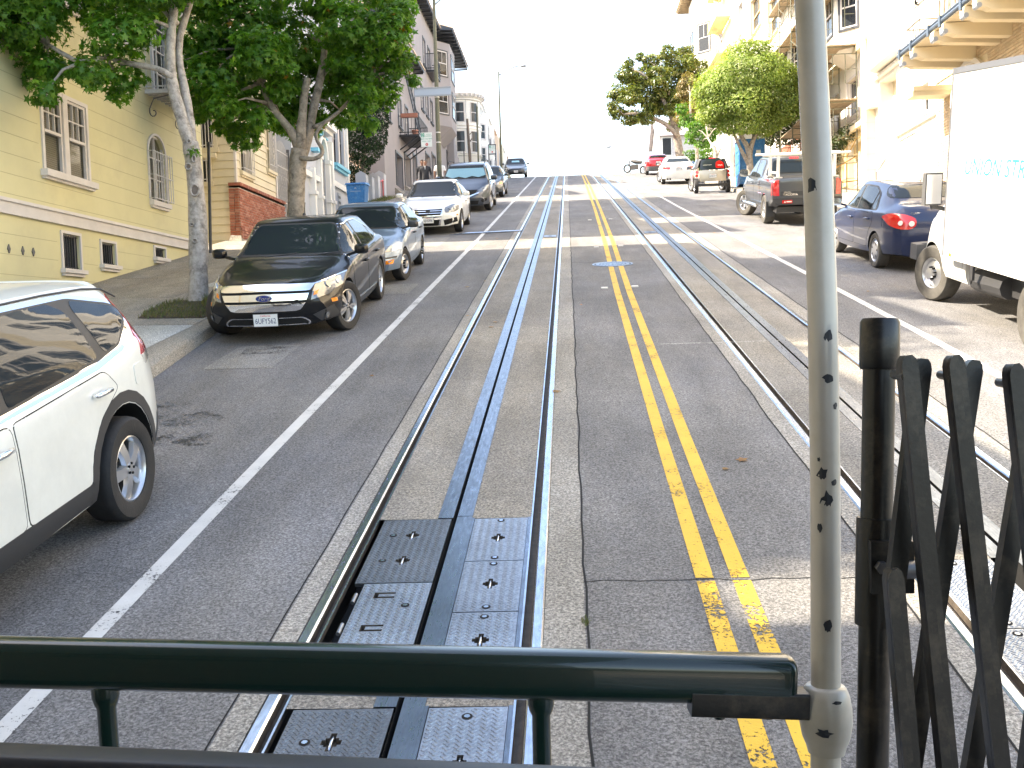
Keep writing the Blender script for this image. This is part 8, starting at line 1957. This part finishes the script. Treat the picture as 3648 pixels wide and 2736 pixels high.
# ------------------------------------------------------------------ street furniture, people, cable car
def pole_sign(parent, x, y, z, w, h, rows, num=None):
    b = B(); b.box(x - w / 2, x + w / 2, y - .012, y + .004, z - h / 2, z + h / 2); s_ = b.make('parking_sign', 'sign_white', parent)
    MT = Matrix(((1, 0, 0, 0), (0, 0, -1, 0), (0, 1, 0, 0), (0, 0, 0, 1)))
    b = B(); b.box(x - w * .46, x - w * .18, y - .015, y - .012, z + h * .18, z + h * .46); b.make('sign_square', 'sign_green', s_)
    text_obj('sign_text', '2', h * .3, 'sign_white', s_, Matrix.Translation((x - w * .32, y - .017, z + h * .31)) @ MT, .001, local=True)
    for (tx, dx, dz, sz) in rows: text_obj('sign_text', tx, sz * h, 'sign_green', s_, Matrix.Translation((x + dx * w, y - .014, z + dz * h)) @ MT, .001, local=True)
    b = B(); n = 16; b.prism([(w * .13 * math.cos(6.2832 * i / n), w * .13 * math.sin(6.2832 * i / n)) for i in range(n)], lambda u, v, d: (x + w * .02 + u, d, z - h * .33 + v), y - .016, y - .012); b.make('sign_roundel', 'sign_red', s_)
    text_obj('sign_text', 'A', h * .14, 'sign_white', s_, Matrix.Translation((x + w * .02, y - .018, z - h * .33)) @ MT, .001, local=True)
    return s_
ROWS = [('HOUR', .18, .36, .12), ('PARKING', .18, .24, .12), ('8AM TO 9PM', .0, .05, .14), ('MON - SAT', .0, -.12, .12)]
lp = thing('street_lamp', 'tall olive lamp pole with parking signs beside the white sedan and minivan', 'street lamp', (-5.22, 41, prof(41)), 'street lamps')
b = B(); b.tube([(-5.22, 41, prof(41)), (-5.22, 41, prof(41) + 1.2), (-5.22, 41, 12), (-5.21, 41, 16.2)], [.13, .10, .085, .055], 14); b.make('pole', 'olive_pole', lp, 60)
b = B(); b.tube([(-5.21, 41, 15.5), (-4.9, 41, 15.75), (-4.3, 41, 16.2), (-3.4, 41, 16.5)], .035, 8); b.make('lamp_arm', 'lamp_grey', lp, 60)
b = B(); b.lathe([(.05, 0), (.16, .15), (.15, .5), (.04, .7)], (-3.5, 41, 16.5), 'x', 12); b.make('lamp_head', 'lamp_grey', lp, 60)
b = B()
for z in (11.82, 12.2, 10.0, 10.4): b.tube([(-5.22, 41, z - .02), (-5.22, 41, z + .02)], .10, 12)
b.make('clamp', 'lamp_white', lp)
pole_sign(lp, -5.70, 40.93, 10.12, .45, .58, ROWS)
b = B(); b.box(-6.12, -4.62, 40.86, 40.88, 11.86, 12.18); b.make('sign_blade', 'sign_back', lp)
b = B(); b.box(-6.12, -4.62, 40.84, 40.862, 12.14, 12.20); b.box(-6.12, -4.62, 40.84, 40.862, 11.84, 11.90); b.make('sign_rim', 'lamp_grey', lp)
l2 = thing('street_lamp', 'slim lamp pole with a long curved arm at the top of the hill, left side', 'street lamp', (-5, 76.7, prof(76.7)), 'street lamps')
b = B(); b.tube([(-5, 76.7, prof(76.7)), (-5, 76.7, 18), (-5, 76.7, 21.75)], [.10, .075, .055], 10); b.make('pole', 'olive_pole', l2, 60)
b = B(); b.tube([(-5, 76.7, 21.5), (-4.5, 76.7, 21.72), (-4.0, 76.7, 22.0), (-3.6, 76.7, 22.12), (-3.2, 76.7, 22.12)], .05, 6); b.make('lamp_arm', 'lamp_grey', l2, 60)
b = B(); b.lathe([(.03, 0), (.10, .1), (.12, .35), (.03, .5)], (-3.35, 76.7, 22.1), 'x', 10); b.make('lamp_head', 'lamp_grey', l2, 60)
l3 = thing('street_lamp', 'small far lamp pole beyond the crest, left of the red car', 'street lamp', (6.5, 105, prof(105)), 'street lamps')
b = B(); b.tube([(6.5, 105, prof(105)), (6.5, 105, 20.3)], [.1, .07], 8); b.make('pole', 'lamp_grey', l3, 60)
b = B(); b.tube([(6.5, 105, 20.2), (6.0, 105, 20.45), (5.2, 105, 20.72), (4.5, 105, 20.76)], .04, 6); b.lathe([(.03, 0), (.12, .1), (.12, .4), (.03, .6)], (4.1, 105, 20.74), 'x', 8); b.make('lamp_arm', 'lamp_grey', l3, 60)
s2 = thing('sign_frame', 'two legged parking sign before the top lamp pole', 'sign', (-4.88, 66, prof(66)))
b = B(); b.box(-5.14, -5.08, 65.97, 66.03, prof(66), 14.35); b.box(-4.68, -4.62, 65.97, 66.03, prof(66), 14.35); b.box(-5.14, -4.62, 65.97, 66.03, 14.33, 14.39); b.box(-5.14, -4.62, 65.97, 66.03, 13.73, 13.79); b.make('sign_leg', 'dark_trim', s2)
pole_sign(s2, -4.88, 65.96, 14.06, .42, .52, ROWS)
b = B(); b.tube([(-6.9, 72, prof(72)), (-6.95, 72, 15), (-7.0, 72, 16.2), (-7.04, 72, 17.35)], [.12, .11, .10, .08], 8); b.tube([(-6.97, 72, 15.6), (-6.75, 72, 15.95)], .04, 5); b.tube([(-6.97, 72, 16.2), (-6.72, 72, 16.4)], .03, 5)
tag(b.make('wooden_post', 'old_wood'), 'broken weathered wooden pole in front of the round white bay', 'pole')
b = B(); b.tube([(-6.42, 73, prof(73)), (-6.42, 73, 18.3)], .06, 8); b.lathe([(.09, 0), (.02, .2)], (-6.42, 73, 18.3)); tag(b.make('pole', 'olive_pole'), 'thin olive pole right of the broken wooden pole', 'pole')
b = B(); b.tube([(-7.3, 71.5, prof(71.5)), (-7.3, 71.5, 15.1)], .04, 6); tag(b.make('pole', 'dark_trim'), 'short dark post left of the broken wooden pole', 'pole')
# recycling bin
rb = thing('recycling_bin', 'blue wheeled recycling bin in front of the cypress', 'bin', (-7.70, 36.5, prof(36.5) + .2))
z0 = prof(36.5) + .2
b = B(); b.add([(-7.97, 36.2, z0 + .1), (-7.40, 36.2, z0 + .1), (-7.42, 36.75, z0), (-7.95, 36.75, z0), (-8.03, 36.12, z0 + .95), (-7.34, 36.12, z0 + .95), (-7.34, 36.85, z0 + .98), (-8.03, 36.85, z0 + .98)], [(3, 2, 1, 0), (4, 5, 6, 7), (0, 1, 5, 4), (1, 2, 6, 5), (2, 3, 7, 6), (3, 0, 4, 7)]); b.make('bin_body', 'bin_blue', rb)
b = B(); b.add([(-8.07, 36.06, z0 + .95), (-7.30, 36.06, z0 + .95), (-7.30, 36.92, z0 + .98), (-8.07, 36.92, z0 + .98), (-8.03, 36.10, z0 + 1.01), (-7.34, 36.10, z0 + 1.01), (-7.34, 36.88, z0 + 1.10), (-8.03, 36.88, z0 + 1.10)], [(3, 2, 1, 0), (4, 5, 6, 7), (0, 1, 5, 4), (1, 2, 6, 5), (2, 3, 7, 6), (3, 0, 4, 7)]); b.box(-7.95, -7.42, 36.9, 36.96, z0 + .96, z0 + 1.0); b.make('bin_lid', 'bin_blue', rb)
for x in (-8.0, -7.37): b = B(); b.lathe([(.13, -.03), (.13, .03)], (x, 36.2, z0 + .08), 'x', 18); b.make('bin_wheel', 'tyre', rb)
b = B(); b.box(-7.88, -7.5, 36.142, 36.148, z0 + .70, z0 + .76); b.prism([(-7.73, z0 + .80), (-7.69, z0 + .88), (-7.65, z0 + .80)], lambda u, v, d: (u, d, v), 36.13, 36.134); b.make('bin_print', 'sign_back', rb)
# portable toilet
pt = thing('portable_toilet', 'blue portable toilet with white domed roof behind the tiny car', 'portable toilet', (8.1, 45.3, prof(45.3)))
zz = prof(45.3) + .15
b = B(); b.box(7.56, 8.66, 44.75, 45.9, zz + .05, zz + 2.0); b.make('cabin', 'bin_blue', pt)
b = B(); pr = [(7.5, 0), (8.72, 0), (8.72, .08), (8.5, .22), (8.11, .30), (7.72, .22), (7.5, .08)]; b.prism(pr, lambda u, v, d: (u, d, zz + 2.0 + v), 44.70, 45.95); b.make('roof', 'clean_white', pt)
b = B(); 
for x in (7.56, 8.62): b.box(x, x + .05, 44.73, 44.78, zz + .05, zz + 2.0)
for z in (.5, 1.0, 1.5): b.box(7.545, 7.56, 44.9, 45.75, zz + z, zz + z + .35)
b.make('cabin_rib', 'bin_blue', pt)
b = B(); b.box(7.9, 8.5, 44.74, 44.75, zz + .3, zz + 1.5); b.box(8.25, 8.45, 44.735, 44.74, zz + 1.2, zz + 1.5); b.make('cabin_label', ['bin_blue', 'sign_white'], pt)
b = B(); b.box(8.28, 8.48, 44.728, 44.734, zz + 1.25, zz + 1.5); b.make('notice', 'sign_white', pt)
wl = thing('plain_wall', 'white rendered garden wall with dark fence behind the small trees', 'wall', (9.6, 65, prof(60)))
b = B(); b.box(9.4, 9.7, 56.5, 67.5, 9, 13.6); b.make('wall', 'white_wall', wl)
for k in range(8): b = B(); b.box(9.15, 9.2, 48.6 + k * .95, 49.4 + k * .95, 9, 11.9); b.make('fence_panel', 'old_wood', wl)
# motorcycle left of the red car
mc = thing('motorcycle', 'small parked motorcycle left of the red sedan', 'motorcycle', (4.95, 73.6, prof(73.6)))
for y in (-.65, .65): b = B(); zc = prof(73.6 + y) + .32; b.lathe([(.32, -.05), (.32, .05), (.22, .05), (.22, -.05), (.32, -.05)], (4.95, 73.6 + y, zc), 'x', 20, cap=False); b.make('wheel', 'tyre', mc, 40)
mc.rotation_euler = (0, 0, R(60)); z = prof(73.6); b = B(); b.tube([(4.95, 73.1, z + .75), (4.95, 73.6, z + .85), (4.95, 73.9, z + .95)], [.12, .15, .1], 8); b.box(4.85, 5.05, 73.4, 73.9, z + .3, z + .65); b.tube([(4.95, 74.25, z + .45), (4.95, 74.0, z + 1.05)], .03, 6); b.make('frame', 'plastic', mc, 60)
b = B(); b.tube([(4.6, 73.95, z + 1.08), (4.95, 74.0, z + 1.03), (5.3, 73.95, z + 1.08)], .02, 6); b.make('handlebar', 'chrome', mc)
# ---- people
M['skin'] = mat('skin', (0.24, 0.13, 0.09), 0.6); M['suit'] = mat('suit', (0.02, 0.022, 0.03), 0.8); M['shirt_white'] = mat('shirt_white', (0.75, 0.75, 0.76), 0.8); M['hair_grey'] = mat('hair_grey', (0.12, 0.11, 0.11), 0.8); M['hair_dark'] = mat('hair_dark', (0.015, 0.012, 0.01), 0.7); M['trousers'] = mat('trousers', (0.02, 0.02, 0.025), 0.8)
def person(label, x, y, face, top, hair, sc=1.0, bare=False, stride=.12):
    z = prof(y) + side_z(x, 1)
    t = thing('person', label, 'person', (x, y, z)); t.rotation_euler = (0, 0, face)
    J = {'pel': (0, 0, .95), 'wst': (0, 0, 1.08), 'chs': (0, .01, 1.30), 'nk': (0, 0, 1.46), 'hd0': (0, .01, 1.54), 'hd1': (0, .015, 1.62), 'hd2': (0, .01, 1.70)}
    Rr = {'pel': (.155, .11), 'wst': (.145, .10), 'chs': (.175, .12), 'nk': (.06, .06), 'hd0': (.062, .072), 'hd1': (.074, .092), 'hd2': (.062, .072)}
    E_ = [('pel', 'wst'), ('wst', 'chs'), ('chs', 'nk'), ('nk', 'hd0'), ('hd0', 'hd1'), ('hd1', 'hd2')]
    for s_ in (-1, 1):
        k = str(s_); st = stride * s_
        J['hp' + k] = (s_ * .09, 0, .88); J['kn' + k] = (s_ * .10, st * .6 + .02, .50); J['an' + k] = (s_ * .10, st - .02, .09); J['to' + k] = (s_ * .11, st + .14, .035)
        Rr['hp' + k] = (.095, .10); Rr['kn' + k] = (.062, .065); Rr['an' + k] = (.045, .05); Rr['to' + k] = (.04, .03)
        E_ += [('pel', 'hp' + k), ('hp' + k, 'kn' + k), ('kn' + k, 'an' + k), ('an' + k, 'to' + k)]
        J['sh' + k] = (s_ * .19, 0, 1.39); J['el' + k] = (s_ * .25, -.02 - st * .3, 1.12); J['wr' + k] = (s_ * .24, .06 - st * .7, .88); J['pm' + k] = (s_ * .235, .09 - st * .7, .80)
        Rr['sh' + k] = (.068, .07); Rr['el' + k] = (.046, .048); Rr['wr' + k] = (.03, .028); Rr['pm' + k] = (.034, .022)
        E_ += [('chs', 'sh' + k), ('sh' + k, 'el' + k), ('el' + k, 'wr' + k), ('wr' + k, 'pm' + k)]
        for f in range(4): n_ = 'f%d%s' % (f, k); J[n_] = (s_ * .225, .065 - st * .7 + .018 * f + .01, .72 + .01 * abs(f - 1)); Rr[n_] = (.009, .009); E_.append(('pm' + k, n_))
        n_ = 'th' + k; J[n_] = (s_ * .21, .13 - st * .7, .78); Rr[n_] = (.01, .01); E_.append(('pm' + k, n_))
    names = list(J); me = bpy.data.meshes.new('body'); me.from_pydata([J[n_] for n_ in names], [(names.index(a), names.index(c)) for a, c in E_], [])
    o = bpy.data.objects.new('tmp', me); COL.objects.link(o); md = o.modifiers.new('s', 'SKIN'); md.use_smooth_shade = True
    for i, n_ in enumerate(names): me.skin_vertices[0].data[i].radius = Rr[n_]; me.skin_vertices[0].data[i].use_root = (n_ == 'pel')
    o.modifiers.new('d', 'SUBSURF').levels = 2
    dg = bpy.context.evaluated_depsgraph_get(); m2 = bpy.data.meshes.new_from_object(o.evaluated_get(dg)); bpy.data.objects.remove(o)
    for mm in ('skin', top, 'trousers', 'plastic'): m2.materials.append(M[mm])
    for p in m2.polygons:
        c = p.center; ax = abs(c.x)
        p.material_index = 0 if c.z > 1.47 or (ax > .17 and c.z < .87 and c.z > .6) or (bare and ax > .2 and c.z < 1.2) else 3 if c.z < .09 else 2 if c.z < .93 and ax < .21 else 1
    body = link('body', m2, t, True)
    b = B(); b.lathe([(.01, 1.745), (.06, 1.735), (.085, 1.70), (.094, 1.65), (.092, 1.60)], (0, -.012, 0), 'z', 16, cap=False); b.v = [(x_, y_ * 1.12 - (.012 if z_ < 1.66 else 0) - (.05 if z_ < 1.66 and y_ > .02 else 0), z_) for x_, y_, z_ in b.v]; b.make('hair', hair, t, 180, local=True)
    for nm, bx, mm in (('nose', ((-.012, .012), (.095, .118), (1.60, 1.635)), 'skin'), ('eye', ((-.038, -.018), (.088, .094), (1.637, 1.645)), 'hair_dark'), ('eye', ((.018, .038), (.088, .094), (1.637, 1.645)), 'hair_dark'), ('mouth', ((-.022, .022), (.084, .090), (1.575, 1.581)), 'plate_red'), ('ear', ((-.088, -.074), (-.01, .02), (1.60, 1.65)), 'skin'), ('ear', ((.074, .088), (-.01, .02), (1.60, 1.65)), 'skin')):
        b = B(); b.box(*bx[0], *bx[1], *bx[2]); b.make(nm, mm, t, local=True)
    t.scale = (sc, sc, sc)
    return t
p1 = person('grey haired man in a dark jacket walking downhill towards the cars', -6.22, 44.0, math.pi, 'suit', 'hair_grey', 1.0)
b = B(); b.prism([(-.035, 1.46), (.035, 1.46), (0, 1.28)], lambda u, v, d: (u, d, v), .118, .128); b.make('shirt_front', 'shirt_white', p1, local=True)
person('dark haired man in dark clothes close behind the grey haired man', -6.46, 44.7, math.pi + .1, 'suit', 'hair_dark', 1.0)
person('person in a white t shirt and black trousers seen from behind by the lamp pole', -5.86, 46.2, 0.15, 'shirt_white', 'hair_dark', .99, True)
# ---- the cable car this view is taken from: only its front rail, pole and gate
M['green_enamel'] = mat('green_enamel', (0.004, 0.021, 0.017), 0.25, coat=0.5, bmp=0.03, bscale=30, dirt=(0.012, 0.02, 0.016), dscale=6)
M['pole_white'] = mat('pole_white', (0.57, 0.53, 0.46), 0.35, var=0.07, vscale=9, dirt=(0.50, 0.46, 0.38), dscale=5, coat=0.3)
M['gate_black'] = mat('gate_black', (0.009, 0.009, 0.009), 0.34, var=0.4, vscale=40, bmp=0.05, bscale=140, dirt=(0.06, 0.048, 0.036), dscale=14)
cc = thing('cable_car_front', 'dark green front rail and off white pole of the cable car in the foreground', 'cable car', (0, 1.4, prof(1.4)))
a = Vector((-.95, 1.372, 1.9165)); c = Vector((.3095, 1.444, 1.8510)); d = (c - a).normalized(); sdv = d.cross(Vector((0, 0, 1))).normalized(); upv = sdv.cross(d)
def rbar(b, p, q, w, h, r, n=5, endcap=0.0):
    dd = (q - p).normalized(); s_ = dd.cross(Vector((0, 0, 1))).normalized(); u = s_.cross(dd); ring = []
    for (sx, sz, a0) in ((1, 1, 0), (-1, 1, 90), (-1, -1, 180), (1, -1, 270)):
        for k in range(n + 1): an = R(a0 + 90 * k / n); ring.append((sx * (w / 2 - r) + r * math.cos(an), sz * (h / 2 - r) + r * math.sin(an)))
    st = [(p, 1.0)] + ([(q - dd * endcap, 1.0), (q - dd * endcap * .45, .96), (q - dd * endcap * .12, .86), (q, .72)] if endcap else [(q, 1.0)])
    o = len(b.v); m_ = len(ring)
    for pos, k in st:
        for x, z in ring: b.v.append(tuple(pos + s_ * x * k + u * z * k))
    for i in range(len(st) - 1):
        for j in range(m_): b.f.append((o + i * m_ + j, o + i * m_ + (j + 1) % m_, o + (i + 1) * m_ + (j + 1) % m_, o + (i + 1) * m_ + j)); b.m.append(0)
    b.f.append(tuple(o + j for j in range(m_))[::-1]); b.m.append(0); b.f.append(tuple(o + (len(st) - 1) * m_ + j for j in range(m_))); b.m.append(0)
    return b
b = B(); rbar(b, a, c, .054, .071, .020, endcap=.014); b.make('top_rail', 'green_enamel', cc, 50)
b = B(); rbar(b, Vector((.157, 1.428, 1.828)), Vector((.325, 1.438, 1.818)), .040, .038, .004); b.make('rail_bracket', 'gate_black', cc, 30)
for x in (.20, .27): q = B(); q.lathe([(.008, -.004), (.008, .002), (.003, .004)], (x, 1.432, 1.803)); q.make('bolt', 'green_enamel', cc)
for (p, q_) in ((Vector((-.692, 1.386, 1.885)), Vector((-.680, 1.372, 1.60))), (Vector((-.0585, 1.423, 1.853)), Vector((-.0605, 1.413, 1.58)))):
    b = B(); b.tube([p, p + (q_ - p) * .10, p + (q_ - p) * .135, p + (q_ - p) * .16, q_], [.0195, .0195, .017, .0135, .0145], 18); b.make('rail_post', 'green_enamel', cc, 60)
a2 = Vector((-.9, .925, 1.966)); c2 = Vector((.20, .99, 1.886)); b = B(); rbar(b, a2, c2, .05, .05, .012); b.make('lower_rail', 'black_iron', cc, 50)
pb, pt_ = Vector((.3532, 1.4355, 1.55)), Vector((.3666, 1.5178, 3.30)); 
b = B(); b.tube([(.3490, 1.4300, 1.55), (.3503, 1.4354, 1.654), (.3557, 1.4464, 1.8415), (.3629, 1.464, 2.1431), (.3653, 1.4781, 2.3878), (.3638, 1.4889, 2.5771), (.3585, 1.5033, 2.8367), (.3549, 1.5148, 3.25)], .0212, 28); b.make('front_pole', 'pole_white', cc, 60)
b = B(); ax_ = (pt_ - pb).normalized(); c0 = Vector((.3545, 1.4440, 1.7975))
prf = [(-.056, .0215), (-.054, .026), (-.044, .0285), (-.030, .034), (-.01, .0375), (.012, .037), (.030, .034), (.040, .030), (.044, .0262), (.044, .0215)]
b.tube([c0 + ax_ * h for h, r in prf], [r for h, r in prf], 28); b.make('pole_collar', 'pole_white', cc, 50)
PZ = [1.55, 1.654, 1.8415, 2.1431, 2.3878, 2.5771, 2.8367, 3.25]
for i, (x, z, w, h) in enumerate(((2887, 2.5654, .008, .012), (2940, 2.3494, .007, .011), (2938, 2.2872, .008, .006), (2962, 2.248, .004, .006), (2905, 2.1713, .003, .004), (2912, 2.1511, .008, .010), (2925, 2.1129, .010, .014), (2905, 2.073, .004, .008), (2925, 1.9324, .007, .010), (2950, 2.1387, .005, .005), (2942, 2.1387, .0015, .002), (2935, 1.826, .010, .004), (2915, 1.786, .012, .006))):
    ctr = Vector((np.interp(z, PZ, [.3490, .3503, .3557, .3629, .3653, .3638, .3585, .3549]), np.interp(z, PZ, [1.43, 1.4354, 1.4464, 1.464, 1.4781, 1.4889, 1.5033, 1.5148]), z)); rr0 = .0216 if z > 1.85 else (.0345 if z > 1.81 else .0385)
    phi0 = {0: -.7, 1: .15, 2: .05, 3: .55, 4: -.65, 5: -.45, 6: -.12, 7: -.6, 8: -.1, 9: .35, 10: .2, 11: .2, 12: -.3}[i]
    q = B(); n = 11; rs = random.Random(i + 3); pts = []
    for k in range(n):
        an = 6.2832 * k / n; m_ = .6 + .6 * rs.random(); pts.append((phi0 - math.pi / 2 + w * m_ * math.cos(an) / rr0, h * m_ * math.sin(an)))
    q.add([ctr + Vector((rr0 * math.cos(pp), rr0 * math.sin(pp), dz)) for pp, dz in pts] + [ctr + Vector((rr0 * 1.01 * math.cos(phi0 - math.pi / 2), rr0 * 1.01 * math.sin(phi0 - math.pi / 2), 0))], [(k, (k + 1) % n, n) for k in range(n)]); q.make('paint_chip', 'dark_trim', cc)
b = B(); b.prism([(-1.98, 0), (.50, 0), (.50, .05), (.1, .16), (-1.5, .16), (-1.98, .05)], lambda u, v, d: (u, d, 3.22 + (d - 1) * SLOPE + v), -6.0, 1.62); b.make('roof', 'pole_white', cc)
b = B(); b.add([(-1.98, -.55, .5), (.5, -.55, .5), (.5, -.55, 3.1), (-1.98, -.55, 3.1)], [(0, 1, 2, 3)]); b.add([(-1.98, -.5, .55), (.45, -.5, .55), (.45, .8, .75), (-1.98, .8, .75)], [(0, 1, 2, 3)]); b.make('bulkhead', 'old_wood', cc)
b = B(); b.box(-1.98, .45, .80, .84, .45, 1.55); b.make('dash_panel', 'green_enamel', cc)
gp = Vector((.3913, 1.35, 1.6968)); gt_ = Vector((.4206, 1.3903, 2.3713))
def gl(z): return gp + (gt_ - gp) * ((z - gp.z) / (gt_.z - gp.z))
b = B(); b.tube([gl(1.55), gl(2.31)], .0212, 24); b.make('gate_post', 'gate_black', cc, 60)
b = B(); b.tube([gl(2.302), gl(2.306), gl(2.366), gl(2.371)], [.0245, .0262, .0262, .0235], 28); b.make('post_cap', 'gate_black', cc, 50)
gate = thing('folding_gate', 'black folding scissor gate of flat metal bars at the right edge', 'gate', (.5, 1.25, prof(1.25)))
b = B(); b.tube([gl(1.955), gl(2.10)], .0265, 20); b.obox(gl(2.04) + Vector((.012, -.026, 0)), (.028, 0, 0), (0, .008, 0), (0, 0, .035)); b.make('gate_clamp', 'gate_black', gate, 50)
b = B(); b.tube([gl(2.042) + Vector((-.004, -.034, 0)), gl(2.042) + Vector((-.004, -.046, 0))], .0085, 6); b.tube([gl(2.04) + Vector((.012, -.05, 0)), gl(2.04) + Vector((.075, -.02, -.004))], .012, 10); b.make('gate_bolt', 'iron', gate, 40)
def gbar(p, q, w, front):
    b = B(); p, q = Vector(p), Vector(q); dd = (q - p).normalized(); s_ = Vector((1, 0.0, 0)); s_ = (s_ - dd * s_.dot(dd)).normalized(); n_ = s_.cross(dd)
    # channel section: rounded top, web and two flanges
    def seg(o0, ww, th, top=0): 
        ring = [(-ww / 2, -th / 2), (ww / 2, -th / 2), (ww / 2, th / 2), (-ww / 2, th / 2)]; st = [(p - dd * w * .55, .45), (p - dd * w * .35, .8), (p, 1), (q, 1)]; o = len(b.v)
        for pos, k in st:
            for x, y in ring: b.v.append(tuple(pos + s_ * (o0[0] + x) * k + n_ * (o0[1] + y)))
        for i in range(3):
            for j in range(4): b.f.append((o + i * 4 + j, o + i * 4 + (j + 1) % 4, o + (i + 1) * 4 + (j + 1) % 4, o + (i + 1) * 4 + j)); b.m.append(0)
        b.f.append((o + 3, o + 2, o + 1, o)); b.m.append(0)
    seg((-w * .25, -.004 if front else .004), w * .5, .010); seg((w * .22, .004), w * .52, .006); seg((-w * .48, .006), w * .06, .018)
    return b.make('gate_bar', 'gate_black', gate, 40)
for p, q in (((.4119, 1.2462, 2.3130), (.4538, 1.2191, 1.75)), ((.4695, 1.2496, 2.3116), (.5189, 1.223, 1.75)), ((.5427, 1.2534, 2.2990), (.5902, 1.2272, 1.75)), ((.3897, 1.2352, 2.0512), (.4066, 1.216, 1.75))): gbar(p, q, .0235, True)
for p, q in (((.4462, 1.2977, 2.3061), (.4045, 1.279, 2.0228)), ((.5114, 1.3015, 2.3024), (.4163, 1.2657, 1.7759)), ((.595, 1.3057, 2.2873), (.4938, 1.2703, 1.7736)), ((.62, 1.3, 2.1), (.57, 1.28, 1.7736))): gbar(p, q, .0235, False)
for c_ in ((.405, 1.262, 2.300), (.464, 1.266, 2.298), (.538, 1.270, 2.286)):
    b = B(); b.tube([Vector(c_) + Vector((.0, -.024, 0)), Vector(c_) + Vector((.004, .032, 0))], .006, 10); b.make('pivot_pin', 'gate_black', gate, 50)
